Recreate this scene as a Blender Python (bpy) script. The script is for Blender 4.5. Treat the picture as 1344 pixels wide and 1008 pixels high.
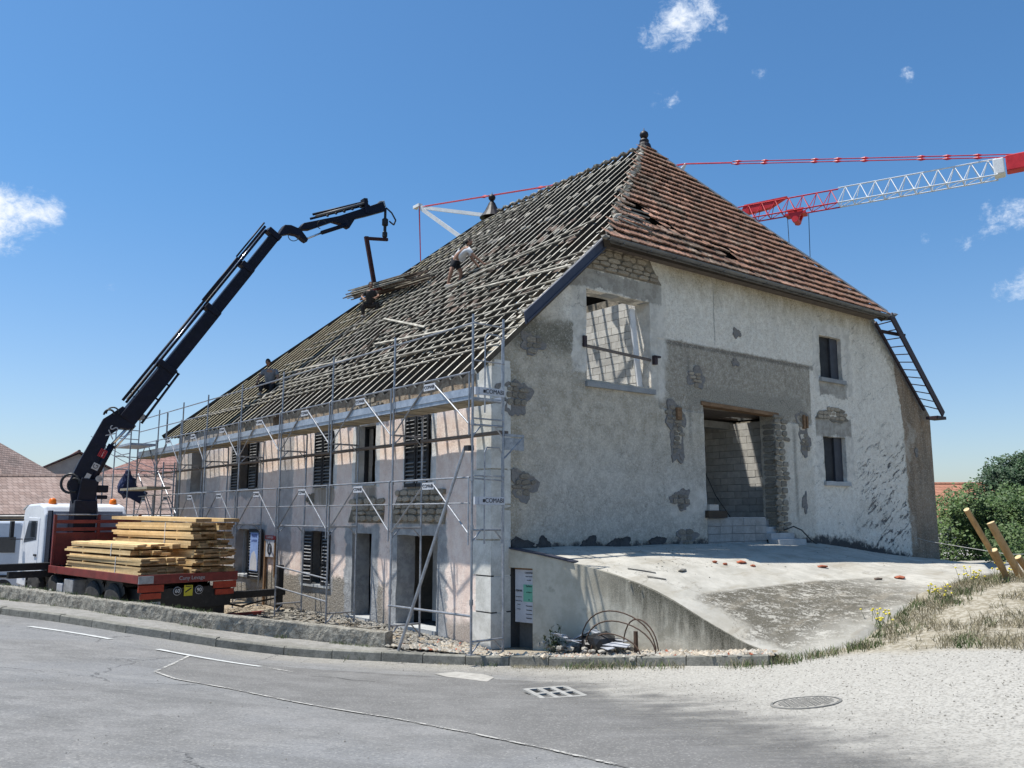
import bpy, bmesh, math, random
import numpy as np
from mathutils import Vector, Matrix, noise as mnoise
random.seed(7)
R = math.radians
V = Vector
sc = bpy.context.scene
for o in list(bpy.data.objects): bpy.data.objects.remove(o)
COL = sc.collection

# ------------------------------------------------------------------ camera
CAM = V((-10.736, -14.107, 2.66))
PITCH = math.atan(172/1130)
FW = V((.62455, .78098, 0)); RT = V((.78098, -.62455, 0)); UP = V((0, 0, 1))
cam_d = bpy.data.cameras.new('camera'); cam = bpy.data.objects.new('camera', cam_d); COL.objects.link(cam)
cam_d.sensor_width = 36; cam_d.lens = 36*1130/1344; cam_d.clip_end = 6000; cam_d.clip_start = .1
cam.location = CAM
view = (FW*math.cos(PITCH) + UP*math.sin(PITCH))
cam.rotation_euler = view.to_track_quat('-Z', 'Y').to_euler()
sc.camera = cam

# ------------------------------------------------------------------ sun, sky, exposure
SUN = V((.32, -.27, -1)).normalized()
sun_d = bpy.data.lights.new('sun', 'SUN'); sun_d.energy = 5.0; sun_d.angle = R(.53); sun_d.color = (1, .965, .9)
sun = bpy.data.objects.new('sun', sun_d); COL.objects.link(sun)
sun.rotation_euler = SUN.to_track_quat('-Z', 'Y').to_euler(); sun.location = (0, 0, 60)
world = bpy.data.worlds.new('World'); sc.world = world; world.use_nodes = True
world.cycles.sampling_method = 'MANUAL'; world.cycles.sample_map_resolution = 256
sc.view_settings.view_transform = 'Standard'; sc.view_settings.look = 'None'
sc.view_settings.exposure = .40; sc.view_settings.gamma = 1; sc.view_settings.use_curve_mapping = False


class G:
    """tiny wrapper for building node trees"""
    def __init__(s, tree):
        s.t = tree; s.n = tree.nodes; s.l = tree.links
    def new(s, k, **kw):
        n = s.n.new(k)
        for a, b in kw.items(): setattr(n, a, b)
        return n
    def put(s, sock, v):
        if hasattr(v, 'is_output') or isinstance(v, bpy.types.NodeSocket): s.l.new(v, sock)
        elif isinstance(v, (tuple, list)) and len(v) == 3 and sock.type == 'RGBA': sock.default_value = (*v, 1)
        else: sock.default_value = v
    def m(s, op, a, b=0.0, c=None, clamp=False):
        n = s.new('ShaderNodeMath', operation=op, use_clamp=clamp)
        s.put(n.inputs[0], a); s.put(n.inputs[1], b)
        if c is not None: s.put(n.inputs[2], c)
        return n.outputs[0]
    def vm(s, op, a, b):
        n = s.new('ShaderNodeVectorMath', operation=op); s.put(n.inputs[0], a); s.put(n.inputs[1], b)
        return n.outputs['Value'] if op in ('DOT_PRODUCT', 'LENGTH') else n.outputs[0]
    def noise(s, vec, scale, detail=4, rough=.6, dist=0, color=False):
        n = s.new('ShaderNodeTexNoise'); s.put(n.inputs['Vector'], vec)
        n.inputs['Scale'].default_value = scale; n.inputs['Detail'].default_value = detail
        n.inputs['Roughness'].default_value = rough; n.inputs['Distortion'].default_value = dist
        return n.outputs['Color' if color else 'Fac']
    def voro(s, vec, scale, feature='F1', out='Distance', rnd=1):
        n = s.new('ShaderNodeTexVoronoi', feature=feature); s.put(n.inputs['Vector'], vec)
        n.inputs['Scale'].default_value = scale; n.inputs['Randomness'].default_value = rnd
        return n.outputs[out]
    def ss(s, v, lo, hi):
        n = s.new('ShaderNodeMapRange', interpolation_type='SMOOTHSTEP'); s.put(n.inputs[0], v)
        s.put(n.inputs[1], lo); s.put(n.inputs[2], hi)
        return n.outputs[0]
    def mix(s, f, a, b, mode='MIX'):
        n = s.new('ShaderNodeMix', data_type='RGBA', blend_type=mode)
        s.put(n.inputs[0], f); s.put(n.inputs[6], a); s.put(n.inputs[7], b)
        return n.outputs[2]
    def xyz(s, vec):
        n = s.new('ShaderNodeSeparateXYZ'); s.put(n.inputs[0], vec); return n.outputs
    def scale(s, vec, v):
        n = s.new('ShaderNodeMapping'); s.put(n.inputs[0], vec); n.inputs['Scale'].default_value = v; return n.outputs[0]
    def rotscale(s, vec, rot, v):
        n = s.new('ShaderNodeMapping'); s.put(n.inputs[0], vec); n.inputs['Rotation'].default_value = rot
        m2 = s.new('ShaderNodeMapping'); s.put(m2.inputs[0], n.outputs[0]); m2.inputs['Scale'].default_value = v; return m2.outputs[0]
    def box(s, x, y, x0, x1, y0, y1, e=.03):
        a = s.m('MULTIPLY', s.ss(x, x0-e, x0+e), s.ss(x, x1+e, x1-e))
        b = s.m('MULTIPLY', s.ss(y, y0-e, y0+e), s.ss(y, y1+e, y1-e))
        return s.m('MULTIPLY', a, b)
    def bump(s, h, strength, dist, normal=None):
        n = s.new('ShaderNodeBump'); s.put(n.inputs['Height'], h); n.inputs['Strength'].default_value = strength
        n.inputs['Distance'].default_value = dist
        if normal is not None: s.put(n.inputs['Normal'], normal)
        return n.outputs[0]


# sky: Nishita plus a few procedural clouds
g = G(world.node_tree); g.n.clear()
wo = g.new('ShaderNodeOutputWorld'); bg = g.new('ShaderNodeBackground'); sky = g.new('ShaderNodeTexSky', sky_type='NISHITA')
sky.sun_disc = False; sky.sun_elevation = math.asin(-SUN.z); sky.sun_rotation = math.atan2(-SUN.x, -SUN.y)
sky.altitude = 300; sky.air_density = 1.0; sky.dust_density = 1.0; sky.ozone_density = 1.6
bg.inputs['Strength'].default_value = .105
tc = g.new('ShaderNodeTexCoord').outputs['Generated']
clouds = [((.662, .5419, .5178), .026, .030, 1.0), ((.6549, .5624, .5049), .026, .014, .95), ((.6705, .5285, .5207), .022, .022, .9),
          ((.6922, .5135, .5072), .007, .014, .65), ((.6811, .5789, .4483), .018, .013, .6), ((.7338, .5005, .4595), .009, .007, .7),
          ((.8137, .3833, .437), .007, .013, .55), ((.1263, .9464, .2972), .036, .024, 1.6), ((.1500, .9428, .2990), .022, .019, 1.5),
          ((.0952, .9522, .2902), .05, .035, 1.7), ((.8857, .3743, .2747), .011, .009, .7), ((.8698, .405, .2818), .008, .010, .5),
          ((.8974, .3281, .2951), .030, .018, 1.0), ((.8945, .3456, .2835), .022, .010, .8), ((.915, .3375, .2209), .024, .013, 1.0),
          ((.925, .32, .226), .024, .024, 1.1), ((.2225, .9464, .2339), .012, .006, .35),
          ((.93, -.2, .31), .08, .04, 1.1), ((-.6, .7, .35), .09, .05, 1.1), ((-.8, -.5, .33), .1, .05, 1.1), ((.3, -.9, .3), .1, .05, 1.1), ((.6, .1, .79), .05, .04, .8)]
wob = g.noise(tc, 26, 6, .72, .4)
wob2 = g.noise(g.scale(tc, (1, 1, 1.6)), 75, 5, .7, .6)
mask = None
for c, rx, rz, pw in clouds:
    c = V(c).normalized()
    q = g.vm('MULTIPLY', g.vm('SUBTRACT', tc, tuple(c)), (1/rx, 1/rx, 1/rz))
    v = g.m('MULTIPLY_ADD', g.vm('DOT_PRODUCT', q, q), -.55*pw, pw)
    v = g.m('MAXIMUM', v, 0.0)
    mask = v if mask is None else g.m('MAXIMUM', mask, v)
shape = g.m('ADD', mask, g.m('MULTIPLY', g.m('SUBTRACT', wob, .5), 2.6))
shape = g.m('ADD', shape, g.m('MULTIPLY', g.m('SUBTRACT', wob2, .5), 1.5))
cm = g.m('MULTIPLY', g.ss(shape, .38, 1.6), g.ss(mask, 0.0, .3))
cm = g.m('MULTIPLY', cm, .93)
skyc = g.mix(1.0, sky.outputs[0], g.mix(g.ss(g.xyz(tc)[2], -.02, .40), (.90, .94, 1.04), (.56, .92, 1.15)), 'MULTIPLY')
ccol = g.mix(g.ss(shape, .8, 2.0), (5.6, 6.4, 7.6), (7.6, 7.8, 8.1))
g.l.new(g.mix(cm, skyc, ccol), bg.inputs[0]); g.l.new(bg.outputs[0], wo.inputs[0])


# ------------------------------------------------------------------ materials
MATS = {}
def newmat(name):
    m = bpy.data.materials.new(name); m.use_nodes = True
    g = G(m.node_tree); b = m.node_tree.nodes['Principled BSDF']; b.inputs['Roughness'].default_value = .9
    b.inputs['Specular IOR Level'].default_value = .25
    MATS[name] = m
    return m, g, b
def pmat(name, base, base2=None, sc1=2.5, rough=.85, metal=0, bump=.3, bs=30, bd=.01, rnd=.0, spec=.3, speck=0, stretch=(1, 1, 1), dirt=None, dirt_amt=.5):
    m, g, b = newmat(name)
    base2 = base2 or tuple(c*.72 for c in base)
    tc = g.new('ShaderNodeTexCoord').outputs['Object']
    oi = g.new('ShaderNodeObjectInfo').outputs['Random']
    n2 = g.new('ShaderNodeVectorMath', operation='SCALE'); n2.inputs[0].default_value = (17.3, 9.1, 13.7); g.l.new(oi, n2.inputs['Scale'])
    vec = g.vm('ADD', g.scale(tc, stretch), n2.outputs[0])
    a = g.noise(vec, sc1, 5, .65); c = g.noise(vec, sc1*9, 4, .7)
    f = g.ss(g.m('ADD', g.m('MULTIPLY', a, .65), g.m('MULTIPLY', c, .35)), .38, .62)
    col = g.mix(f, base2, base)
    if dirt:
        if name == 'clay_roof_tile':
            gp = g.new('ShaderNodeNewGeometry').outputs['Position']; wn = g.noise(gp, .9, 6, .75)
            col = g.mix(g.m('MULTIPLY', g.ss(g.m('ADD', wn, g.m('MULTIPLY', g.m('SUBTRACT', oi, .5), .16)), .48, .60), .85), col, (.085, .07, .055)); col = g.mix(g.m('MULTIPLY', g.ss(g.noise(gp, 2.6, 5, .7), .56, .66), .6), col, (.36, .27, .21))
        col = g.mix(g.m('MULTIPLY', g.ss(g.noise(vec, sc1*2.3, 6, .7), .52, .68), dirt_amt*(.6 if name == 'clay_roof_tile' else 1)), col, dirt)
    if speck:
        col = g.mix(g.m('MULTIPLY', g.ss(g.noise(vec, 120, 2, .6), .5, .75), speck), col, tuple(min(1, x*1.9) for x in base))
    if rnd:
        k = g.m('ADD', g.m('MULTIPLY', g.m('SUBTRACT', oi, .5), 2*rnd), 1.0)
        cc = g.new('ShaderNodeCombineColor')
        for i in range(3): g.l.new(k, cc.inputs[i])
        col = g.mix(1.0, col, cc.outputs[0], 'MULTIPLY')
    g.put(b.inputs['Base Color'], col)
    b.inputs['Roughness'].default_value = rough; b.inputs['Metallic'].default_value = metal; b.inputs['Specular IOR Level'].default_value = spec
    if bump:
        h = g.m('ADD', g.noise(vec, bs, 5, .65), g.m('MULTIPLY', g.noise(vec, bs*.2, 3, .6), 1.2))
        g.put(b.inputs['Normal'], g.bump(h, bump, bd))
    return m

M = {}
M['steel'] = pmat('galvanised_steel', (.36, .37, .39), (.22, .23, .25), 6, .5, .65, .1, 40, .002, .12, .5)
M['alu'] = pmat('aluminium_deck', (.40, .43, .48), (.27, .30, .35), 5, .45, .5, .1, 40, .002, .1, .5)
M['plank_old'] = pmat('weathered_board', (.17, .14, .12), (.10, .085, .075), 3, .9, 0, .4, 25, .004, .2, .2, 0, (8, 1, 8))
M['plywood'] = pmat('deck_underside', (.34, .30, .22), (.22, .19, .14), 3, .9, 0, .2, 25, .004)
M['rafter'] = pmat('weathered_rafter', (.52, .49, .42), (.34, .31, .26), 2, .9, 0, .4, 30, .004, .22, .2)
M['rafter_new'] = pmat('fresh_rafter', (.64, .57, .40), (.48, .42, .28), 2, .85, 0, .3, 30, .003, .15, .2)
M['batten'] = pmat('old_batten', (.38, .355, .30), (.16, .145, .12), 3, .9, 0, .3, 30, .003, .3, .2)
M['rafter_shade_side'] = pmat('shade_dark_rafter_side', (.085, .07, .05), (.05, .04, .03), 3, .9, 0, .4, 30, .004, .2)  # shade of the old rafters' sides put into their colour
M['rafter_new_shade_side'] = pmat('shade_dark_new_rafter_side', (.075, .062, .042), (.045, .038, .027), 3, .9, 0, .3, 30, .004, .2)  # same for the fresh rafters: shaded sides painted dark
M['beam_dark'] = pmat('dark_beam', (.06, .045, .032), (.035, .027, .02), 3, .9, 0, .3, 20, .004, .15)
M['lump'] = pmat('lime_lump', (.42, .39, .33), (.20, .18, .15), 5, .95, 0, .8, 25, .02, .25)
M['debris_wood'] = pmat('roof_rubble', (.14, .10, .075), (.08, .06, .05), 6, .95, 0, .6, 25, .01, .2)
M['underlay'] = pmat('old_roof_boards', (.035, .028, .022), (.02, .016, .013), 3, .9)
M['zinc'] = pmat('old_zinc', (.17, .17, .17), (.10, .10, .105), 4, .55, .4, .1, 30, .002, 0, .4)
M['zinc_light'] = pmat('bright_zinc', (.55, .55, .54), (.40, .40, .40), 4, .5, .3, .1, 30, .002)
M['fascia_blue'] = pmat('blue_grey_verge_metal', (.050, .053, .078), (.038, .04, .06), 4, .5, .2, .1, 30, .002, 0, .5)
M['barge'] = pmat('dark_barge_paint', (.045, .03, .035), (.03, .022, .025), 4, .6)
M['concrete_block'] = pmat('concrete_block', (.58, .56, .51), (.45, .43, .395), 5, .95, 0, .5, 60, .004, .16, .2)
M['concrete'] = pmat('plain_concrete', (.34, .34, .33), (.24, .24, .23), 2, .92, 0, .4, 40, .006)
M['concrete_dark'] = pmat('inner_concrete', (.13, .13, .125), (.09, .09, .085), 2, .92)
M['cement'] = pmat('fresh_cement', (.30, .31, .31), (.23, .235, .24), 3, .92, 0, .4, 30, .006)
M['cement_light'] = pmat('light_cement', (.44, .45, .45), (.34, .35, .35), 3, .92, 0, .4, 30, .006)
M['stone'] = pmat('limestone_rubble', (.44, .38, .30), (.24, .20, .15), 6, .95, 0, .9, 25, .015, .22)
M['stone_dark'] = pmat('dirty_rubble', (.32, .285, .23), (.17, .15, .12), 6, .95, 0, .9, 25, .015, .22)
M['mortar'] = pmat('old_mortar', (.25, .22, .175), (.13, .115, .09), 6, .95, 0, .9, 30, .02)
M['foot_dark'] = pmat('dark_foot_plaster', (.085, .085, .085), (.05, .05, .052), 5, .95, 0, .8, 25, .02)  # dark tone for the patches along the gable foot
M['patch'] = pmat('bared_earth_mortar', (.36, .32, .26), (.20, .18, .145), 7, .95, 0, 1, 16, .05)
M['shutter'] = pmat('weathered_dark_shutter', (.030, .032, .036), (.018, .018, .02), 6, .7)
M['shutter_slat'] = pmat('shutter_slat', (.27, .27, .27), (.16, .16, .16), 6, .8, 0, .2, 30, .003, .2)
M['dim_opening_tone'] = pmat('dim_opening_tone', (.055, .058, .07), (.04, .042, .052), 4, .6)  # painted tone for the less dark right part of the small openings
M['wood_old'] = pmat('oak_lintel', (.26, .16, .09), (.15, .09, .05), 4, .9, 0, .5, 30, .005, 0, .2, 0, (1, 6, 6))
M['timber'] = pmat('fresh_sawn_timber', (.70, .50, .255), (.56, .38, .175), 2, .8, 0, .25, 30, .002, .22, .3, 0, (1, 1, 1), (.40, .26, .12), .35)
M['timber_end'] = pmat('sawn_timber_end', (.38, .24, .12), (.24, .15, .08), 8, .9, 0, .2, 30, .002, .25)
M['strap'] = pmat('pale_strap', (.7, .7, .68), None, 5, .6)
M['red_paint'] = pmat('worn_red_paint', (.22, .035, .028), (.14, .022, .018), 3, .55, 0, .1, 30, .002, .08, .4, 0, (1, 1, 1), (.10, .05, .04), .5)
M['fork_paint'] = pmat('dark_rusty_fork', (.075, .025, .022), (.04, .016, .016), 5, .7)
M['crane_red'] = pmat('crane_red_paint', (.60, .03, .04), (.45, .02, .03), 3, .45, 0, .05, 30, .002)
M['crane_white'] = pmat('crane_white_paint', (.72, .73, .74), (.60, .61, .62), 3, .5, 0, .05, 30, .002)
M['cable'] = pmat('steel_rope', (.05, .06, .08), None, 4, .6, .3, 0)
M['navy'] = pmat('navy_crane_paint', (.0075, .0085, .022), (.005, .006, .013), 3, .55, 0, .05, 30, .002, 0, .25, 0, (1, 1, 1), (.03, .03, .032), .35)
M['navy_light'] = pmat('blue_grey_cylinder', (.12, .16, .26), (.09, .12, .2), 3, .35, .3, 0)
M['chrome'] = pmat('polished_rod', (.6, .6, .62), (.5, .5, .52), 3, .2, .9, 0)
M['black'] = pmat('black_steel', (.018, .018, .020), (.010, .010, .011), 4, .5, 0, .05, 30, .002, 0, .4, 0, (1, 1, 1), (.06, .055, .05), .4)
M['rubber'] = pmat('dusty_rubber', (.055, .052, .05), (.03, .03, .03), 5, .85, 0, .2, 30, .004)
M['hub'] = pmat('grey_hub', (.40, .40, .40), (.22, .22, .22), 5, .6, .2)
M['cab_white'] = pmat('white_cab_paint', (.76, .77, .79), (.66, .67, .70), 2, .3, 0, 0, 30, .002, 0, .5, 0, (1, 1, 1), (.45, .44, .42), .25)
M['cab_grey'] = pmat('cab_rear_panel', (.42, .43, .46), (.35, .36, .39), 2, .45)
M['glass'] = pmat('dark_glass', (.03, .035, .04), (.02, .025, .03), 2, .08, 0, 0, spec=.8)
M['amber'] = pmat('amber_beacon', (.85, .20, .02), (.7, .15, .01), 2, .3, 0, 0)
M['lamp_red'] = pmat('rear_lamp', (.42, .06, .03), (.3, .04, .02), 3, .3, 0, 0)
M['white_print'] = pmat('white_print', (.75, .75, .75), (.68, .68, .68), 3, .6, 0, 0)
M['grey_print'] = pmat('grey_print', (.42, .43, .45), (.36, .37, .38), 3, .6, 0, 0)
M['sign_white'] = pmat('white_sign_plate', (.50, .51, .54), (.42, .43, .46), 3, .5, 0, 0)
M['ink'] = pmat('dark_ink', (.03, .03, .035), (.025, .025, .03), 3, .7, 0, 0)
M['ink_blue'] = pmat('blue_ink', (.05, .09, .30), None, 3, .7, 0, 0)
M['green_print'] = pmat('green_print', (.16, .42, .30), (.14, .38, .27), 3, .6, 0, 0)
M['yellow_print'] = pmat('yellow_plate', (.62, .55, .05), (.5, .44, .04), 3, .6, 0, 0)
M['red_print'] = pmat('red_print', (.45, .04, .05), None, 3, .6, 0, 0)
M['poster_sky'] = pmat('poster_blue', (.25, .36, .62), (.18, .27, .5), 3, .6, 0, 0)
M['tile'] = pmat('clay_roof_tile', (.37, .20, .135), (.19, .115, .09), 5, .9, 0, .3, 40, .004, .5, .2, 0, (1, 1, 1), (.06, .055, .045), .92)
M['tile_far'] = None
M['finial'] = pmat('glazed_finial', (.02, .014, .016), (.012, .009, .01), 5, .5, 0, .1)
M['kerb'] = pmat('kerb_concrete', (.24, .23, .20), (.15, .145, .125), 4, .95, 0, .7, 30, .01, .12, .2, .2, (1, 1, 1), (.07, .07, .05), .6)
M['rubble'] = pmat('pale_rubble', (.40, .375, .33), (.24, .22, .185), 7, .95, 0, .6, 30, .01, .2)
M['gravel_stone'] = pmat('grey_gravel_stone', (.34, .315, .27), (.20, .185, .16), 9, .95, 0, .4, 40, .005, .3)
M['dustpatch'] = pmat('spilled_sand', (.42, .40, .36), (.30, .28, .25), 7, .95, 0, .6, 30, .01)
M['rubble_red'] = pmat('broken_clay', (.42, .13, .07), (.28, .09, .05), 7, .95, 0, .4, 30, .01, .2)
M['sheet_grey'] = pmat('crumpled_sheet', (.45, .46, .49), (.30, .31, .34), 5, .5, .2)
M['bin_black'] = pmat('black_plastic_bag', (.02, .02, .022), None, 5, .35)
M['rust'] = pmat('rusty_rod', (.10, .06, .04), (.06, .04, .03), 8, .8)
M['iron'] = pmat('cast_iron', (.25, .24, .22), (.17, .165, .15), 8, .7, .3, .5, 60, .004)
M['white_mark'] = pmat('road_paint', (.58, .58, .56), (.42, .42, .40), 9, .8, 0, .2, 60, .003)
M['grate'] = pmat('dusty_grate', (.36, .35, .325), (.24, .23, .21), 9, .8)
M['void'] = pmat('pit_dark', (.02, .02, .02), None, 3, .9)
M['log'] = pmat('peeled_log', (.44, .28, .13), (.33, .20, .09), 4, .8, 0, .2, 30, .004, .15, .2, 0, (3, 3, .6))
M['log_end'] = pmat('log_cut_end', (.62, .48, .28), (.5, .38, .2), 8, .85)
M['leaf_hedge'] = pmat('hedge_leaf', (.085, .135, .035), (.04, .075, .022), .5, .6, 0, 0, rnd=.2, spec=.3)
M['leaf_tree'] = pmat('tree_leaf', (.060, .115, .045), (.028, .06, .026), .6, .6, 0, 0, rnd=.2, spec=.3)
M['leaf_weed'] = pmat('weed_leaf', (.10, .13, .045), (.05, .08, .025), 2, .7, 0, 0, rnd=.3)
M['straw'] = pmat('dry_grass', (.34, .29, .19), (.20, .18, .11), 1.5, .85, 0, 0, rnd=.3)
M['flower'] = pmat('yellow_flower', (.75, .62, .05), None, 5, .7, 0, 0)
M['bark'] = pmat('bark', (.10, .075, .05), (.06, .045, .03), 6, .95, 0, .6, 20, .02)
M['skin'] = pmat('skin', (.33, .18, .115), (.27, .145, .095), 8, .55, 0, .05)
M['hair'] = pmat('dark_hair', (.02, .015, .012), None, 20, .7)
M['cloth_white'] = pmat('white_cotton', (.66, .66, .68), (.54, .54, .56), 8, .9, 0, .2)
M['cloth_grey'] = pmat('grey_cotton', (.22, .22, .23), (.16, .16, .17), 8, .9, 0, .2)
M['cloth_black'] = pmat('black_cotton', (.02, .021, .025), None, 8, .9, 0, .2)
M['cloth_dark'] = pmat('brown_workwear', (.05, .04, .035), None, 8, .9, 0, .2)
M['boot'] = pmat('pale_boot', (.35, .33, .30), None, 8, .8)
M['wall_far'] = pmat('far_render', (.42, .40, .36), (.34, .32, .29), 1.5, .95, 0, .3, 20, .01)
M['wall_interior'] = pmat('raw_inner_wall', (.22, .20, .17), (.14, .13, .11), 2, .95)
M['navy_cloth'] = pmat('navy_cloth', (.025, .035, .085), (.018, .024, .06), 4, .8)


def finish(g, b, col, h, strength=.6, dist=.02, rough=None):
    g.put(b.inputs['Base Color'], col); g.put(b.inputs['Normal'], g.bump(h, strength, dist))
    if rough is not None: b.inputs['Roughness'].default_value = rough

def mix_all(g, col, pairs):
    for f, c in pairs: col = g.mix(f, col, c)
    return col

def gable_material():
    m, g, b = newmat('gable_plaster')
    tc = g.new('ShaderNodeTexCoord').outputs['Object']
    x, y, z = g.xyz(tc)
    w = g.noise(tc, 1.7, 5, .65, color=True); w2 = g.noise(tc, 9, 4, .65, color=True)
    wx, wy, wz = g.xyz(w); vx, vy, vz = g.xyz(w2)
    px = g.m('ADD', x, g.m('ADD', g.m('MULTIPLY', g.m('SUBTRACT', wx, .5), .55), g.m('MULTIPLY', g.m('SUBTRACT', vx, .5), .22)))
    pz = g.m('ADD', z, g.m('ADD', g.m('MULTIPLY', g.m('SUBTRACT', wz, .5), .45), g.m('MULTIPLY', g.m('SUBTRACT', vz, .5), .2)))
    n1 = g.noise(tc, .9, 5, .6); n2 = g.noise(tc, 6, 6, .72); n3 = g.noise(tc, 28, 5, .7); n4 = g.noise(tc, 3.1, 6, .7)
    base = g.mix(g.ss(n4, .36, .64), (.43, .375, .29), (.66, .59, .475))
    base = g.mix(g.m('MULTIPLY', g.ss(n3, .47, .70), .55), base, (.50, .47, .42))
    # cooler, paler lower field
    low = g.m('MULTIPLY', g.box(px, pz, .9, 9.0, 1.7, 4.1, .9), .65)
    base = g.mix(low, base, g.mix(g.ss(n2, .4, .62), (.42, .40, .36), (.62, .595, .54)))
    # lime washed areas: top band, right of the door
    lime = g.mix(g.ss(n2, .38, .62), (.80, .735, .63), (.93, .88, .78))
    lime = g.mix(g.m('MULTIPLY', g.ss(n3, .5, .72), .35), lime, (.36, .34, .30))
    topband = g.m('MULTIPLY', g.box(px, pz, 2.0, 20, 7.0, 12, .08), 1.0)
    tb2 = g.box(px, pz, .2, 5.0, 7.05, 12, .15)
    right = g.box(px, pz, 11.75, 17.15, 1.0, 12, .06)
    near_r = g.m('MULTIPLY', g.box(px, pz, 10.3, 12, 1.6, 5.6, .25), .55)
    col = mix_all(g, base, [(tb2, g.mix(.45, lime, base)), (topband, lime), (right, lime), (near_r, lime)])
    # grey rectangle above the door with a crisp top and right edge
    rect = g.box(g.m('ADD', x, g.m('MULTIPLY', g.m('SUBTRACT', vx, .5), .05)), g.m('ADD', z, g.m('MULTIPLY', g.m('SUBTRACT', vz, .5), .08)), 5.15, 11.78, 5.25, 7.0, .02)
    gr = g.mix(g.ss(n2, .36, .64), (.30, .265, .21), (.47, .42, .345))
    col = g.mix(rect, col, gr)
    edge = g.box(x, g.m('ADD', z, g.m('MULTIPLY', g.m('SUBTRACT', vz, .5), .06)), 5.1, 12.0, 6.9, 7.03, .04)
    col = g.mix(g.m('MULTIPLY', edge, .7), col, (.12, .11, .095))
    # brown render strip at the right end
    brown = g.ss(g.m('ADD', px, g.m('MULTIPLY', g.ss(z, 8.2, 5.2), -.45)), 16.72, 16.78)
    bc = g.mix(g.ss(g.noise(g.scale(tc, (1.5, 1.5, .4)), 2.0, 5, .6), .35, .65), (.20, .145, .095), (.32, .235, .16))
    # yellow-brown staining below the eaves, running downwards
    streak = g.noise(g.scale(tc, (1.6, 1.6, .7)), 2.2, 7, .75)
    zz = g.m('ADD', z, g.m('MULTIPLY', g.m('SUBTRACT', streak, .5), 1.9))
    slope_l = g.m('SUBTRACT', g.m('ADD', g.m('MULTIPLY', x, .9), 6.14), z)
    slope_r = g.m('SUBTRACT', 22.9, g.m('ADD', g.m('MULTIPLY', x, .9), z))
    st = g.m('MULTIPLY', g.ss(zz, 8.0, 9.2), .85)
    st = g.m('MULTIPLY', st, g.ss(x, 4.5, 6))
    col = g.mix(st, col, g.mix(g.ss(n3, .42, .58), (.19, .14, .075), (.50, .42, .28)))
    sr = g.m('MULTIPLY', g.ss(g.m('ADD', slope_r, g.m('MULTIPLY', g.m('SUBTRACT', n2, .5), 1.4)), .75, .05), g.ss(x, 15, 15.6))
    col = g.mix(g.m('MULTIPLY', sr, .7), col, (.15, .135, .09))
    mossl = g.m('MULTIPLY', g.box(px, pz, .5, 2.5, 6.25, 6.95, .2), .75)
    col = g.mix(mossl, col, g.mix(g.ss(n3, .42, .6), (.075, .075, .05), (.17, .16, .125)))
    col = g.mix(g.m('MULTIPLY', g.box(px, pz, -.2, .75, 2.0, 6.2, .15), .4), col, (.25, .22, .15))
    col = g.mix(brown, col, bc)
    # dark vertical stains
    for cx, z0, z1, wd in ((7.42, 6.9, 8.9, .05), (6.3, 4.3, 7.0, .12), (10.85, 2.3, 5.4, .14)):
        k = g.m('MULTIPLY', g.ss(g.m('ABSOLUTE', g.m('SUBTRACT', g.m('ADD', x, g.m('MULTIPLY', g.m('SUBTRACT', wx, .5), .15)), cx)), wd, 0.0), g.m('MULTIPLY', g.ss(z, z0, z0+.5), g.ss(z, z1, z1-.5)))
        col = g.mix(g.m('MULTIPLY', k, .6), col, (.16, .15, .13))
    mo = g.noise(tc, 17, 5, .75); col = g.mix(g.m('MULTIPLY', g.ss(mo, .50, .62), .26), col, (.26, .225, .17)); pit = g.noise(tc, 55, 3, .7); col = g.mix(g.m('MULTIPLY', g.ss(pit, .60, .72), .45), col, (.10, .095, .085)); col = g.mix(g.m('MULTIPLY', g.ss(mo, .44, .34), .3), col, (.66, .63, .57))
    dr = g.noise(tc, .45, 6, .7); col = g.mix(g.m('MULTIPLY', g.ss(dr, .50, .64), .22), col, (.34, .305, .25)); col = g.mix(g.m('MULTIPLY', g.ss(dr, .46, .36), .3), col, (.74, .70, .62))
    gn = g.xyz(g.voro(tc, 38, 'F1', 'Color'))[0]; col = g.mix(g.m('MULTIPLY', g.ss(gn, .6, 1.0), .18), col, (.20, .18, .145)); col = g.mix(g.m('MULTIPLY', g.ss(gn, .35, .0), .28), col, (.82, .79, .72))
    # cement surrounds of the openings
    cem = g.mix(g.ss(n4, .4, .6), (.60, .56, .49), (.76, .715, .635))
    cemd = g.mix(g.ss(n4, .4, .6), (.33, .305, .265), (.47, .44, .385))
    k1 = g.box(px, pz, 12.02, 14.15, 6.3, 8.45, .03); k2 = g.box(px, pz, 11.98, 13.98, 3.75, 5.05, .05)
    k3 = g.box(px, pz, 2.28, 2.8, 5.9, 8.0, .04); k4 = g.box(px, pz, 4.85, 5.45, 5.5, 8.2, .12)
    kl = g.box(g.m('ADD', x, g.m('MULTIPLY', g.m('SUBTRACT', vx, .5), .1)), pz, 2.2, 5.35, 7.87, 8.36, .03)
    kl2 = g.box(x, pz, 11.98, 13.92, 5.0, 5.55, .03)
    ks = g.box(px, pz, 12.25, 13.8, 6.2, 6.68, .03)
    kd = g.box(px, pz, 5.5, 6.9, 2.6, 3.3, .12)
    col = mix_all(g, col, [(k1, cem), (k2, cem), (k3, cem), (k4, cem), (kl, cemd), (kl2, cemd), (ks, cemd), (g.m('MULTIPLY', kd, .6), cem)])
    # lintel stripe over the barn door and dark foot of the wall
    col = g.mix(g.box(px, pz, 6.2, 11.3, 5.42, 5.95, .06), col, g.mix(g.ss(n3, .4, .6), (.26, .235, .19), (.42, .385, .32)))
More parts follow.
